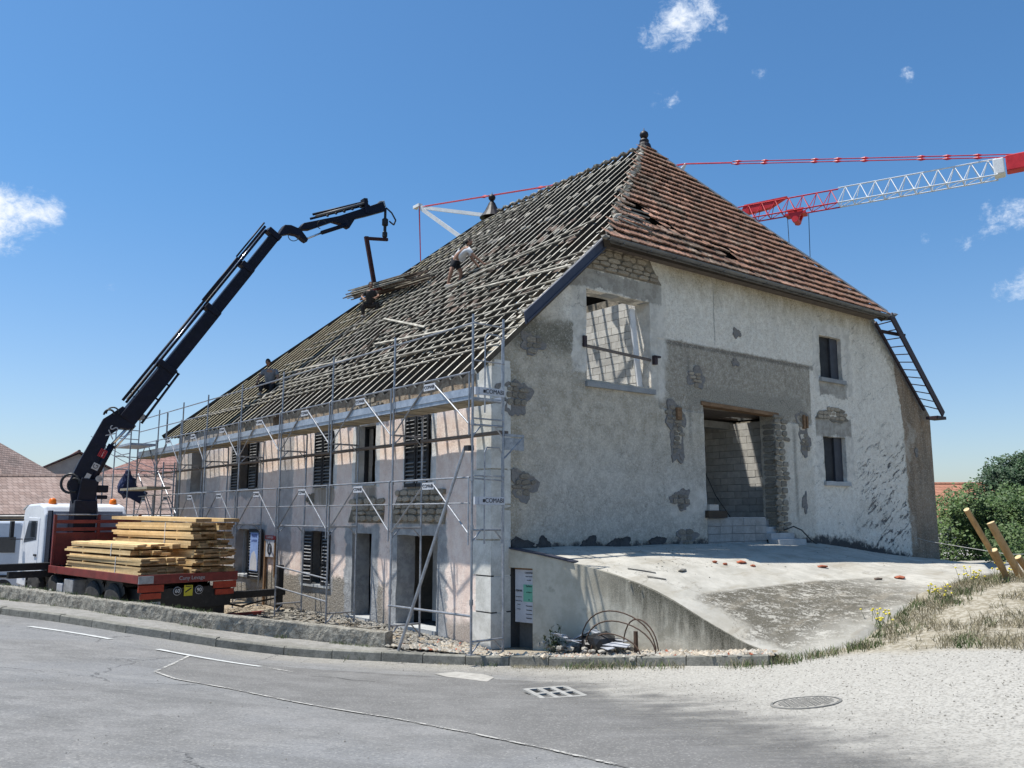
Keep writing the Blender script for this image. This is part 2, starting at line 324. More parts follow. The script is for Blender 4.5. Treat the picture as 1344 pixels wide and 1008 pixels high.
    foot = g.m('MULTIPLY', g.ss(g.m('SUBTRACT', z, g.m('ADD', g.m('MULTIPLY', n4, .9), g.m('MULTIPLY', g.ss(x, 12, 18.7), -.75))), 1.68, 1.48), g.ss(x, 17.6, 17))
    # hack marks
    hv = g.rotscale(tc, (0, R(28), 0), (2.3, 2.3, 12)); hk = g.noise(g.vm('ADD', hv, g.vm('MULTIPLY', w, (1.2, 1.2, 3.5))), .9, 4, .68, .5)
    hm = g.m('MULTIPLY', g.ss(hk, .545, .585), g.m('MULTIPLY', g.ss(px, 13.6, 15.2), g.m('MULTIPLY', g.m('MULTIPLY', g.ss(pz, 5.8, 4.2), g.ss(px, 17.3, 17.0)), g.ss(g.noise(tc, 1.3, 4, .7), .40, .52))))
    col = g.mix(g.m('MULTIPLY', hm, .92), col, (.075, .075, .08))
    hm2 = g.m('MULTIPLY', g.ss(hk, .60, .66), g.m('MULTIPLY', right, .5))
    col = g.mix(hm2, col, (.22, .21, .19))
    ck = g.voro(g.vm('ADD', tc, g.vm('MULTIPLY', w2, (.35, .35, .35))), .8, 'DISTANCE_TO_EDGE')
    ckm = g.m('MULTIPLY', g.ss(ck, .008, .0), g.ss(n1, .5, .62))
    col = g.mix(g.m('MULTIPLY', ckm, .7), col, (.07, .065, .06))
    col = g.mix(foot, col, (.075, .075, .075))
    hh = g.m('ADD', g.m('MULTIPLY', n2, 1.3), g.m('ADD', g.m('MULTIPLY', n3, .8), g.m('MULTIPLY', hm, -.9)))
    hh = g.m('ADD', hh, g.m('MULTIPLY', g.noise(tc, 70, 3, .6), .3))
    hh = g.m('SUBTRACT', hh, g.m('MULTIPLY', g.m('MAXIMUM', foot, rect), .6))
    finish(g, b, col, hh, .85, .05, .95)
    return m

def facade_material():
    m, g, b = newmat('facade_plaster')
    tc = g.new('ShaderNodeTexCoord').outputs['Object']
    x, y, z = g.xyz(tc)
    w = g.noise(tc, 2.0, 5, .65, color=True); w2 = g.noise(tc, 9, 4, .65, color=True)
    wx, wy, wz = g.xyz(w); vx, vy, vz = g.xyz(w2)
    py = g.m('ADD', y, g.m('ADD', g.m('MULTIPLY', g.m('SUBTRACT', wy, .5), .45), g.m('MULTIPLY', g.m('SUBTRACT', vy, .5), .2)))
    pz = g.m('ADD', z, g.m('ADD', g.m('MULTIPLY', g.m('SUBTRACT', wz, .5), .45), g.m('MULTIPLY', g.m('SUBTRACT', vz, .5), .2)))
    n1 = g.noise(tc, .8, 4, .6); n2 = g.noise(tc, 7, 6, .72); n3 = g.noise(tc, 30, 5, .7); n4 = g.noise(tc, 3, 6, .7)
    pink = g.mix(g.ss(n4, .35, .65), (.74, .58, .495), (.86, .725, .635))
    pink = g.mix(g.m('MULTIPLY', g.ss(n3, .5, .7), .35), pink, (.42, .33, .29))
    st = g.noise(g.scale(tc, (6, 6, .5)), 1.6, 5, .7)
    pink = g.mix(g.m('MULTIPLY', g.ss(st, .58, .72), .35), pink, (.34, .29, .25))
    rough = g.mix(g.ss(n3, .4, .6), (.15, .13, .11), (.37, .34, .29))
    low = g.m('MULTIPLY', g.ss(pz, 1.12, .98), g.ss(y, 3.9, 4.4))
    low2 = g.m('MULTIPLY', g.ss(pz, .55, .35), .7)
    up = g.ss(pz, 5.05, 5.2)
    upc = g.mix(g.ss(n2, .36, .64), (.20, .145, .10), (.40, .32, .235))
    col = mix_all(g, pink, [(low, rough), (low2, rough), (up, upc)])
    cem = g.mix(g.ss(n4, .4, .6), (.27, .275, .28), (.38, .385, .385))
    ceml = g.mix(g.ss(n4, .4, .6), (.55, .54, .52), (.66, .65, .63))
    for a in ((4.5, 6.2, -1, 2.45), (1.55, 3.95, -1, 2.5)):
        col = g.mix(g.box(py, pz, *a, .05), col, cem)
    for (a0, a1) in ((2.26, 3.28), (4.75, 5.77), (7.0, 8.05)):
        col = g.mix(g.box(y, z, a0-.22, a1+.16, 3.35, 4.98, .015), col, ceml)
        col = g.mix(g.m('MULTIPLY', g.box(py, pz, a0-.1, a1+.1, 2.9, 3.4, .1), .8), col, g.mix(g.ss(st, .45, .6), (.18, .16, .12), (.32, .29, .25)))
    for (a0, a1, c0, c1) in ((11.2, 14.5, .5, 2.4), (11.8, 14.5, 3.2, 5.0), (16.7, 18.8, 3.2, 5.1), (9.5, 10.5, 1.0, 5.2), (6.8, 8.8, .65, 2.35)):
        col = g.mix(g.m('MULTIPLY', g.box(py, pz, a0, a1, c0, c1, .05), .75), col, cem)
    col = g.mix(g.m('MULTIPLY', g.ss(py, 15.2, 15.5), .5), col, cem)
    # quoin strip with joints
    jz = g.m('ABSOLUTE', g.m('SUBTRACT', g.m('FRACT', g.m('DIVIDE', g.m('ADD', z, g.m('MULTIPLY', g.m('SUBTRACT', wz, .5), .08)), .68)), .5))
    q = g.box(y, z, -1, .52, -1, 5.9, .02)
    qc = g.mix(g.ss(n4, .35, .65), (.58, .57, .53), (.70, .69, .65))
    qc = g.mix(g.m('MULTIPLY', g.ss(jz, .485, .5), .8), qc, (.15, .14, .12))
    col = g.mix(q, col, qc)
    ck = g.voro(g.vm('ADD', tc, g.vm('MULTIPLY', w2, (.35, .35, .35))), .9, 'DISTANCE_TO_EDGE')
    col = g.mix(g.m('MULTIPLY', g.m('MULTIPLY', g.ss(ck, .006, .0), g.ss(n1, .5, .6)), .6), col, (.10, .09, .08))
    hh = g.m('ADD', g.m('MULTIPLY', n2, 1.0), g.m('MULTIPLY', n3, .8))
    hh = g.m('ADD', hh, g.m('MULTIPLY', g.m('MULTIPLY', low, g.noise(tc, 14, 4, .7)), 1.5))
    finish(g, b, col, hh, .55, .035, .95)
    return m

def street_material():
    m, g, b = newmat('street_surface')
    tc = g.new('ShaderNodeTexCoord').outputs['Object']
    x, y, z = g.xyz(tc)
    # s runs across the street away from the kerb, t along it
    s = g.m('ADD', g.m('MULTIPLY', x, -.80), g.m('MULTIPLY', y, -.60)); t = g.m('ADD', g.m('MULTIPLY', x, .60), g.m('MULTIPLY', y, -.80))
    n0 = g.noise(tc, .35, 5, .6); n1 = g.noise(tc, 1.3, 6, .65); n2 = g.noise(tc, 9, 5, .7); n3 = g.noise(tc, 90, 3, .7)
    sv = g.vm('MULTIPLY', tc, (1, 1, 1))
    stre = g.noise(g.rotscale(tc, (0, 0, R(53)), (.35, 2.2, 1)), 1.5, 5, .65)
    asp = g.mix(g.ss(n1, .34, .66), (.150, .146, .140), (.212, .206, .198))
    asp = g.mix(g.m('MULTIPLY', g.ss(n0, .45, .62), .5), asp, (.185, .188, .192))
    asp = g.mix(g.m('MULTIPLY', g.ss(stre, .50, .72), .45), asp, (.26, .255, .245))
    asp = g.mix(g.m('MULTIPLY', g.ss(n3, .52, .74), .45), asp, (.38, .37, .36))
    asp = g.mix(g.m('MULTIPLY', g.ss(n3, .42, .30), .4), asp, (.10, .10, .10))
    tr_ = g.noise(g.rotscale(tc, (0, 0, R(53)), (.12, 1.6, 1)), .9, 4, .6); asp = g.mix(g.m('MULTIPLY', g.ss(tr_, .52, .66), .4), asp, (.125, .122, .118))
    oil = g.noise(tc, 1.9, 3, .5); asp = g.mix(g.m('MULTIPLY', g.ss(oil, .64, .72), .35), asp, (.09, .088, .085))
    # pale dust near the kerb and towards the gravelled forecourt on the right
    dk = g.ss(g.m('ADD', s, g.m('MULTIPLY', g.m('SUBTRACT', n1, .5), 2.2)), 2.9, 1.0)
    r1 = g.m('ADD', g.m('MULTIPLY', x, .93), g.m('MULTIPLY', y, -.36))
    gr = g.ss(g.m('ADD', r1, g.m('MULTIPLY', g.m('SUBTRACT', n1, .5), 3.0)), -.6, 2.2)
    gr2 = g.ss(g.m('ADD', r1, g.m('ADD', g.m('MULTIPLY', g.m('SUBTRACT', n1, .5), 2.5), g.m('MULTIPLY', g.m('SUBTRACT', stre, .5), 3))), -1.6, 1.4)
    dust = g.mix(g.ss(n2, .36, .64), (.245, .225, .19), (.35, .325, .28))
    grav = g.mix(g.ss(g.m('ADD', g.m('MULTIPLY', n2, .5), g.m('MULTIPLY', g.voro(tc, 22), .6)), .35, .62), (.28, .262, .23), (.385, .365, .325))
    col = g.mix(g.m('MULTIPLY', g.m('MULTIPLY', dk, g.ss(t, -9, -3)), .8), asp, dust)
    col = g.mix(g.m('MULTIPLY', gr2, .65), col, dust)
    col = g.mix(gr, col, grav)
    spk = g.voro(tc, 55, 'F1', 'Color'); spx = g.xyz(spk)
    col = g.mix(g.m('MULTIPLY', g.ss(spx[0], .72, 1.0), .28), col, (.44, .42, .38)); col = g.mix(g.m('MULTIPLY', g.ss(spx[1], .74, 1.0), .5), col, (.10, .10, .095))
    # earth on the bank
    bank = g.m('MULTIPLY', g.ss(g.m('ADD', g.m('ADD', x, g.m('MULTIPLY', g.m('SUBTRACT', n1, .5), 1.2)), g.m('MULTIPLY', g.m('SUBTRACT', n2, .5), .8)), 1.7, 2.6), g.ss(y, -3, -4.5))
    col = g.mix(bank, col, g.mix(g.ss(n2, .4, .6), (.22, .19, .135), (.37, .335, .27)))
    w2 = g.noise(tc, 3, 5, .7, color=True)
    ck = g.voro(g.vm('ADD', tc, g.vm('MULTIPLY', w2, (.5, .5, .5))), .33, 'DISTANCE_TO_EDGE')
    ckm = g.m('MULTIPLY', g.m('MULTIPLY', g.ss(ck, .006, .0), g.ss(n0, .48, .56)), g.ss(gr2, .4, 0.0))
    col = g.mix(g.m('MULTIPLY', ckm, .8), col, (.05, .05, .05))
    hh = g.m('ADD', g.m('MULTIPLY', n3, .35), g.m('ADD', g.m('MULTIPLY', n2, .4), g.m('MULTIPLY', g.m('MULTIPLY', gr, g.voro(tc, 30)), .6)))
    hh = g.m('SUBTRACT', hh, g.m('MULTIPLY', ckm, 1.2))
    finish(g, b, col, hh, .5, .02, .92)
    return m

def ramp_material(side=False):
    m, g, b = newmat('ramp_side' if side else 'ramp_concrete')
    tc = g.new('ShaderNodeTexCoord').outputs['Object']
    x, y, z = g.xyz(tc)
    n0 = g.noise(tc, .6, 5, .6); n1 = g.noise(tc, 2, 6, .65); n2 = g.noise(tc, 10, 5, .7); n3 = g.noise(tc, 50, 4, .7)
    if side:
        st = g.noise(g.scale(tc, (3, 3, .5)), 2.4, 6, .7)
        col = g.mix(g.ss(n1, .35, .65), (.40, .37, .30), (.53, .50, .42))
        tz = g.m('SUBTRACT', 1.98, g.m('MULTIPLY', g.m('ABSOLUTE', y), .17))
        tz = g.m('SUBTRACT', tz, g.m('MULTIPLY', g.m('MAXIMUM', g.m('SUBTRACT', g.m('MULTIPLY', y, -1.0), 3.0), 0.0), .24))
        dd = g.m('SUBTRACT', tz, z)
        moss = g.m('MULTIPLY', g.ss(g.m('SUBTRACT', dd, g.m('MULTIPLY', st, 1.5)), .15, -.75), g.ss(y, -1.2, -3.2))
        col = g.mix(g.m('MULTIPLY', moss, .95), col, g.mix(g.ss(n3, .42, .6), (.045, .043, .03), (.15, .14, .11)))
        col = g.mix(g.m('MULTIPLY', g.ss(n1, .54, .68), .6), col, (.20, .185, .14))
        col = g.mix(g.m('MULTIPLY', g.ss(z, .55, .1), g.m('MULTIPLY', g.ss(n2, .4, .6), .4)), col, (.20, .18, .13))
        hh = g.m('ADD', g.m('MULTIPLY', n2, .6), g.m('MULTIPLY', n3, .5))
        finish(g, b, col, hh, .5, .02, .95); return m
    col = g.mix(g.ss(n1, .35, .65), (.36, .34, .295), (.47, .445, .39))
    col = g.mix(g.m('MULTIPLY', g.ss(n0, .52, .64), .45), col, (.30, .27, .215))
    # lichened and eroded slope: darker clumps in a band
    px = g.m('ADD', x, g.m('MULTIPLY', g.m('SUBTRACT', n1, .5), 1.6)); py = g.m('ADD', y, g.m('MULTIPLY', g.m('SUBTRACT', n0, .5), 1.0))
    ed = g.m('SUBTRACT', -3.42, g.m('MULTIPLY', x, .07))
    band = g.m('MULTIPLY', g.ss(g.m('SUBTRACT', y, ed), .02, -.12), g.m('MULTIPLY', g.ss(px, 1.7, 2.3), g.ss(px, 8.6, 5.0)))
    band = g.m('MULTIPLY', band, g.ss(py, -6.1, -5.0))
    sp = g.noise(g.rotscale(tc, (0, 0, R(35)), (1.3, 2.6, 1)), 2.4, 7, .85, .5)
    gr9 = g.noise(tc, 22, 4, .75); bm = g.m('MULTIPLY', g.m('MULTIPLY', g.ss(g.m('ADD', sp, g.m('MULTIPLY', g.m('SUBTRACT', gr9, .5), .5)), .43, .50), .98), band)
    col = g.mix(bm, col, g.mix(g.ss(n3, .4, .6), (.028, .026, .018), (.085, .076, .056)))
    col = g.mix(g.m('MULTIPLY', band, .25), col, (.24, .215, .17))
    w9 = g.noise(tc, 2.5, 5, .7, color=True); ck = g.voro(g.vm('ADD', tc, g.vm('MULTIPLY', w9, (.6, .6, .6))), .45, 'DISTANCE_TO_EDGE'); ckm = g.m('MULTIPLY', g.ss(ck, .007, .0), .55); col = g.mix(ckm, col, (.14, .125, .10))
    dirt = g.noise(g.rotscale(tc, (0, 0, R(-8)), (.5, 2.0, 1)), 1.6, 6, .68); col = g.mix(g.m('MULTIPLY', g.ss(dirt, .52, .66), .5), col, (.27, .235, .18)); col = g.mix(g.m('MULTIPLY', g.ss(g.noise(tc, 26, 4, .75), .56, .7), .35), col, (.22, .20, .165))
    # formwork joints in the plateau
    jl = g.m('MULTIPLY', g.ss(g.m('ABSOLUTE', g.m('SUBTRACT', g.m('ADD', x, g.m('MULTIPLY', y, .35)), 4.9)), .014, .004), .35)
    jl2 = g.m('MULTIPLY', g.ss(g.m('ABSOLUTE', g.m('SUBTRACT', g.m('ADD', x, g.m('MULTIPLY', y, .35)), 9.6)), .014, .004), .35)
    col = g.mix(g.m('MAXIMUM', jl, jl2), col, (.16, .15, .13))
    hh = g.m('ADD', g.m('MULTIPLY', n3, .3), g.m('ADD', g.m('MULTIPLY', n2, .3), g.m('MULTIPLY', bm, 1.5)))
    finish(g, b, col, hh, .5, .03, .93)
    return m

def dirt_material(name, c1, c2, c3, s=1.0):
    m, g, b = newmat(name)
    tc = g.new('ShaderNodeTexCoord').outputs['Object']
    n1 = g.noise(tc, .7*s, 6, .65); n2 = g.noise(tc, 6*s, 6, .7); n3 = g.noise(tc, 40*s, 4, .7)
    col = g.mix(g.ss(n2, .36, .64), c1, c2); col = g.mix(g.m('MULTIPLY', g.ss(n1, .48, .62), .7), col, c3)
    col = g.mix(g.m('MULTIPLY', g.ss(n3, .5, .7), .4), col, tuple(min(1, q*1.5) for q in c2))
    finish(g, b, col, g.m('ADD', n2, g.m('MULTIPLY', n3, .6)), .7, .05, .96)
    return m

def tile_roof_material(name, c1, c2, c3, rows=.33, cols=.24):
    # small flat tiles drawn as relief on roofs too far away to tell tiles apart
    m, g, b = newmat(name)
    tc = g.new('ShaderNodeTexCoord').outputs['Object']
    x, y, z = g.xyz(tc)
    rz = g.m('DIVIDE', z, rows*.62); row = g.m('FLOOR', rz); fr = g.m('FRACT', rz)
    cx = g.m('ADD', g.m('DIVIDE', g.m('ADD', x, y), cols), g.m('MULTIPLY', row, .5)); fc = g.m('FRACT', cx)
    cv = g.new('ShaderNodeCombineXYZ'); g.put(cv.inputs[0], g.m('FLOOR', cx)); g.put(cv.inputs[1], row)
    wn = g.new('ShaderNodeTexWhiteNoise'); g.l.new(cv.outputs[0], wn.inputs[0])
    n = g.noise(tc, .8, 5, .65)
    col = g.mix(wn.outputs['Value'], c1, c2); col = g.mix(g.m('MULTIPLY', g.ss(n, .48, .65), .7), col, c3)
    j = g.m('MAXIMUM', g.ss(fr, .16, .02), g.ss(g.m('ABSOLUTE', g.m('SUBTRACT', fc, .5)), .44, .5))
    col = g.mix(g.m('MULTIPLY', j, .55), col, tuple(q*.4 for q in c3))
    finish(g, b, col, g.m('ADD', g.m('SUBTRACT', 1.0, fr), g.m('MULTIPLY', j, -.5)), .8, .05, .9)
    return m

M['gable'] = gable_material(); M['facade'] = facade_material(); M['street'] = street_material()
M['ramp'] = ramp_material(); M['ramp_side'] = ramp_material(True)
M['yard'] = dirt_material('yard_dirt', (.25, .195, .13), (.37, .31, .235), (.28, .25, .20))
M['earth'] = dirt_material('far_field', (.10, .12, .05), (.18, .17, .09), (.22, .20, .13), .2)
def patch_material():
    m, g, b = newmat('newer_asphalt')
    tc = g.new('ShaderNodeTexCoord').outputs['Object']; x, y, z = g.xyz(tc)
    n1 = g.noise(tc, 1.3, 6, .65); n2 = g.noise(tc, 9, 5, .7); n3 = g.noise(tc, 90, 3, .7); stre = g.noise(g.rotscale(tc, (0, 0, R(53)), (.35, 2.2, 1)), 1.5, 5, .65)
    col = g.mix(g.ss(n1, .35, .65), (.138, .133, .126), (.18, .174, .165)); col = g.mix(g.m('MULTIPLY', g.ss(g.xyz(g.voro(tc, 60, 'F1', 'Color'))[0], .7, 1.0), .5), col, (.34, .325, .30)); col = g.mix(g.m('MULTIPLY', g.ss(n3, .42, .3), .4), col, (.06, .058, .055))
    finish(g, b, col, g.m('ADD', n3, g.m('MULTIPLY', n2, .5)), .5, .012, .93)
    r1 = g.m('ADD', g.m('MULTIPLY', x, .93), g.m('MULTIPLY', y, -.36)); s = g.m('ADD', g.m('MULTIPLY', x, -.80), g.m('MULTIPLY', y, -.60))
    w = g.m('ADD', g.m('MULTIPLY', g.m('SUBTRACT', n1, .5), 2.4), g.m('MULTIPLY', g.m('SUBTRACT', stre, .5), 2.2))
    a = g.m('MULTIPLY', g.ss(g.m('ADD', r1, w), .9, -1.3), g.ss(g.m('ADD', s, g.m('MULTIPLY', w, .35)), 2.2, 3.3))
    g.put(b.inputs['Alpha'], a); return m
M['patch2'] = patch_material()
M['seam'] = pmat('seam_grit', (.50, .48, .44), (.36, .345, .315), 9, .9, 0, .4, 60, .004)
for nm_, lo_ in (('seam', .46), ('white_mark', .37)):
    mm_ = M[nm_]; g = G(mm_.node_tree); b = mm_.node_tree.nodes['Principled BSDF']; tc_ = g.new('ShaderNodeTexCoord').outputs['Object']
    n_ = g.m('ADD', g.m('MULTIPLY', g.noise(tc_, 3.0, 5, .7), .55), g.m('MULTIPLY', g.noise(tc_, 30, 4, .7), .45)); g.put(b.inputs['Alpha'], g.ss(n_, lo_, lo_+.06))
M['pavement'] = dirt_material('gritty_pavement', (.23, .22, .20), (.31, .295, .27), (.20, .19, .165))
M['patch'] = dirt_material('newer_asphalt', (.185, .175, .165), (.265, .25, .235), (.22, .21, .20), 2.5)
M['wallstone'] = pmat('old_low_wall', (.36, .34, .29), (.17, .155, .13), 7, .95, 0, 1, 14, .06, 0, .2, .35, (1, 1, 1), (.05, .05, .04), .85)
M['roof_grey'] = tile_roof_material('grey_tile_roof', (.22, .155, .13), (.30, .225, .195), (.15, .115, .10), .27, .30)
M['roof_brown'] = tile_roof_material('brown_tile_roof', (.20, .115, .10), (.25, .15, .13), (.17, .10, .09), .33, .36)
M['roof_red'] = tile_roof_material('red_tile_roof', (.22, .12, .10), (.29, .165, .14), (.18, .11, .095), .30, .30)
M['roof_orange'] = tile_roof_material('orange_tile_roof', (.33, .15, .095), (.39, .185, .12), (.28, .125, .085), .33, .33)

# ------------------------------------------------------------------ mesh helpers
class MB:
    def __init__(s): s.v = []; s.f = []; s.mi = []; s.cur = 0
    def add(s, vs, fs):
        o = len(s.v); s.v += [tuple(v) for v in vs]; s.f += [tuple(i+o for i in f) for f in fs]; s.mi += [s.cur]*len(fs); return s
    def box(s, c, d, Rm=None):
        c = V(c); h = V(d)*.5; vs = []
        for i in range(8):
            p = V((h.x*(1 if i & 1 else -1), h.y*(1 if i & 2 else -1), h.z*(1 if i & 4 else -1)))
            vs.append(c + (Rm @ p if Rm else p))
        return s.add(vs, [(0, 2, 3, 1), (4, 5, 7, 6), (0, 1, 5, 4), (2, 6, 7, 3), (0, 4, 6, 2), (1, 3, 7, 5)])
    def bar(s, p, q, w, h, up=(0, 0, 1), w2=None, h2=None):
        p = V(p); q = V(q); d = (q-p).normalized(); up = V(up)
        if abs(d.dot(up)) > .98: up = V((0, 1, 0)) if abs(d.y) < .9 else V((1, 0, 0))
        r = d.cross(up).normalized(); u = r.cross(d)
        w2 = w if w2 is None else w2; h2 = h if h2 is None else h2; vs = []
        for c, a, b in ((p, w/2, h/2), (q, w2/2, h2/2)):
            vs += [c-r*a-u*b, c+r*a-u*b, c+r*a+u*b, c-r*a+u*b]
        return s.add(vs, [(0, 3, 2, 1), (4, 5, 6, 7), (0, 1, 5, 4), (1, 2, 6, 5), (2, 3, 7, 6), (3, 0, 4, 7)])
    def tube(s, p, q, r, n=8, r2=None, caps=True):
        p = V(p); q = V(q); d = (q-p).normalized(); a = d.orthogonal().normalized(); b = d.cross(a); r2 = r if r2 is None else r2
        vs = [p + (a*math.cos(k*2*math.pi/n)+b*math.sin(k*2*math.pi/n))*r for k in range(n)]
        vs += [q + (a*math.cos(k*2*math.pi/n)+b*math.sin(k*2*math.pi/n))*r2 for k in range(n)]
        fs = [(k, (k+1) % n, n+(k+1) % n, n+k) for k in range(n)]
        if caps: fs += [tuple(range(n-1, -1, -1)), tuple(range(n, 2*n))]
        return s.add(vs, fs)
    def path(s, pts, r, n=6):
        for a, b in zip(pts[:-1], pts[1:]): s.tube(a, b, r, n)
        return s
    def prism(s, pts, off):
        n = len(pts); off = V(off); vs = [V(p) for p in pts] + [V(p)+off for p in pts]
        return s.add(vs, [tuple(range(n-1, -1, -1)), tuple(range(n, 2*n))] + [(k, (k+1) % n, n+(k+1) % n, n+k) for k in range(n)])
    def lathe(s, c, prof, n=16, axis=(0, 0, 1)):
        c = V(c); ax = V(axis).normalized(); a = ax.orthogonal().normalized(); b = ax.cross(a); vs = []; fs = []
        for r, h in prof:
            vs += [c + ax*h + (a*math.cos(k*2*math.pi/n)+b*math.sin(k*2*math.pi/n))*r for k in range(n)]
        for i in range(len(prof)-1):
            fs += [(i*n+k, i*n+(k+1) % n, (i+1)*n+(k+1) % n, (i+1)*n+k) for k in range(n)]
        fs += [tuple(range(n-1, -1, -1)), tuple(range((len(prof)-1)*n, len(prof)*n))]
        return s.add(vs, fs)
    def lump(s, c, d, seed=0, sub=1):
        rr = random.Random(seed); bm = bmesh.new(); bmesh.ops.create_icosphere(bm, subdivisions=sub, radius=.5)
        vs = []
        for v in bm.verts:
            k = .75+.5*rr.random(); vs.append((c[0]+v.co.x*d[0]*k, c[1]+v.co.y*d[1]*k, c[2]+v.co.z*d[2]*k))
        s.add(vs, [tuple(v.index for v in f.verts) for f in bm.faces]); bm.free(); return s
    def mesh(s, name, smooth=False, fix=True):
        me = bpy.data.meshes.new(name); me.from_pydata(s.v, [], s.f)
        if fix:
            bm = bmesh.new(); bm.from_mesh(me); bmesh.ops.recalc_face_normals(bm, faces=bm.faces); bm.to_mesh(me); bm.free()
        if smooth: me.polygons.foreach_set('use_smooth', [True]*len(me.polygons))
        return me

WM = {}
def link(o, parent=None, mw=None):
    COL.objects.link(o); mw = mw or Matrix.Identity(4); o.matrix_basis = mw; WM[o.name] = mw
    if parent is not None:
        o.parent = parent; o.matrix_parent_inverse = WM[parent.name].inverted()
    return o
def obj(name, mb, mat, parent=None, mw=None, smooth=False, bevel=0, mats=None):
    me = mb.mesh(name, smooth) if isinstance(mb, MB) else mb
    if len(me.materials) == 0:
        for mm in (mats or [mat]): me.materials.append(M[mm] if isinstance(mm, str) else mm)
        if isinstance(mb, MB) and mats: me.polygons.foreach_set('material_index', mb.mi)
    o = bpy.data.objects.new(name, me); link(o, parent, mw)
    if bevel:
        bv = o.modifiers.new('bevel', 'BEVEL'); bv.width = bevel; bv.segments = 2; bv.limit_method = 'ANGLE'
    return o
def tag(o, label, cat, group=None):
    o['label'] = label; o['category'] = cat
    if group: o['group'] = group
    return o
def struct(o): o['kind'] = 'structure'; return o
def stuff(o): o['kind'] = 'stuff'; return o
def thing(name, loc, label, cat, group=None, rz=0):
    o = bpy.data.objects.new(name, None); o.empty_display_size = .3
    link(o, None, Matrix.Translation(V(loc)) @ Matrix.Rotation(rz, 4, 'Z')); return tag(o, label, cat, group)
def frame(loc, xa, ya):
    xa = V(xa).normalized(); ya = V(ya); ya = (ya - xa*ya.dot(xa)).normalized(); za = xa.cross(ya)
    m = Matrix((xa, ya, za)).transposed().to_4x4(); m.translation = V(loc); return m
def text(name, s, size, mw, mat, parent, align='CENTER', ext=.002, sx=1):
    cu = bpy.data.curves.new(name, 'FONT'); cu.body = s; cu.size = size; cu.align_x = align; cu.align_y = 'CENTER'; cu.extrude = ext
    t = bpy.data.objects.new(name+'_tmp', cu); COL.objects.link(t)
    dg = bpy.context.evaluated_depsgraph_get(); dg.update()
    me = bpy.data.meshes.new_from_object(t.evaluated_get(dg)); bpy.data.objects.remove(t)
    if sx != 1:
        for v in me.vertices: v.co.x *= sx
    me.materials.clear(); me.materials.append(M[mat])
    return obj(name, me, mat, parent, mw)

def tps(pts):
    P = np.array(pts, float); n = len(P)
    def k(r): return np.where(r > 1e-9, r*r*np.log(r+1e-12), 0)
    A = np.zeros((n+3, n+3)); d = np.linalg.norm(P[:, None, :2]-P[None, :, :2], axis=2); A[:n, :n] = k(d) + np.eye(n)*.02
    A[:n, n] = 1; A[:n, n+1:] = P[:, :2]; A[n, :n] = 1; A[n+1:, :n] = P[:, :2].T
    w = np.linalg.solve(A, np.concatenate([P[:, 2], [0, 0, 0]]))
    def f(x, y):
        x = np.atleast_1d(np.asarray(x, float)); y = np.atleast_1d(np.asarray(y, float))
        r = np.hypot(x[:, None]-P[None, :, 0], y[:, None]-P[None, :, 1]); return k(r)@w[:n] + w[n] + w[n+1]*x + w[n+2]*y
    return f
def resample(pts, step):
    out = [V(pts[0])]
    for a, b in zip(pts[:-1], pts[1:]):
        a = V(a); b = V(b); n = max(1, round((b-a).length/step))
        out += [a.lerp(b, i/n) for i in range(1, n+1)]
    return out

# ------------------------------------------------------------------ terrain
KERB = [(-26, 52, .2), (-15, 28, .4), (-10.2, 16, .5), (-7.24, 8.95, .42), (-5.58, 4.97, .28), (-4.31, 3.33, .08), (-3.33, 2.31, -.05), (-2.05, .76, -.10),
        (-.53, -1.25, -.08), (.16, -2.67, .02), (.85, -4.27, .17), (1.17, -5.67, .33)]
RAMP_PTS = [(.46, 0, 1.96), (3.5, 0, 1.95), (7, 0, 1.94), (10, 0, 1.92), (11.8, 0, 1.86), (15, 0, 1.5), (18.9, 0, 1.2),
            (.8, -1.59, 1.73), (3, -2, 1.80), (5.65, -2.3, 1.71), (8, -2.3, 1.62), (12, -2.3, 1.45),
            (1.18, -3.33, 1.29), (4, -3.6, 1.32), (6.8, -3.9, 1.3), (9.8, -4.2, 1.3), (12.9, -4.3, 1.2), (15.5, -3, 1.25),
            (1.3, -3.92, 1.03), (1.45, -4.61, .70), (1.6, -5.32, .42), (3, -6.19, .55), (4.3, -6.0, .78), (6, -5.9, 1.0), (8.5, -5.6, 1.2)]
RZ = tps(RAMP_PTS)
SPTS = [(-10.7, -14.1, 1.0)] + KERB + [(-2.6, -4.8, .2), (-1.78, -8.23, .52), (-6.24, -8.49, .66), (-3.54, -11.2, .82), (-9.49, -6.45, .8),
        (-8.78, -1.65, .62), (-20, 5, 1.2), (-16, 14, .8), (-16, -16, 1.4), (-5, -22, 1.8), (5, -20, 1.9), (2.1, -6.9, .56), (1.55, -8.36, .75), (.47, -9.69, .92),
        (3, -6.25, .53), (4.2, -6.6, .82), (4.72, -6.93, 1.0), (7.43, -7.07, 1.4), (8.2, -6.4, 1.38), (9.5, -5.5, 1.22), (12.9, -4.4, 1.1), (15.5, -3.1, 1.1), (18.9, -.5, 1.0),
        (6, -10, 1.28), (10, -9, 1.5), (18, -6, 1.5), (25, 0, 1.0), (30, -10, 1.5), (15, -20, 2.2), (30, -30, 2.5), (40, 10, .5)]
SZ = tps(SPTS)
def sz(x, y): return float(SZ(x, y)[0])
def rz_(x, y): return float(RZ(x, y)[0])

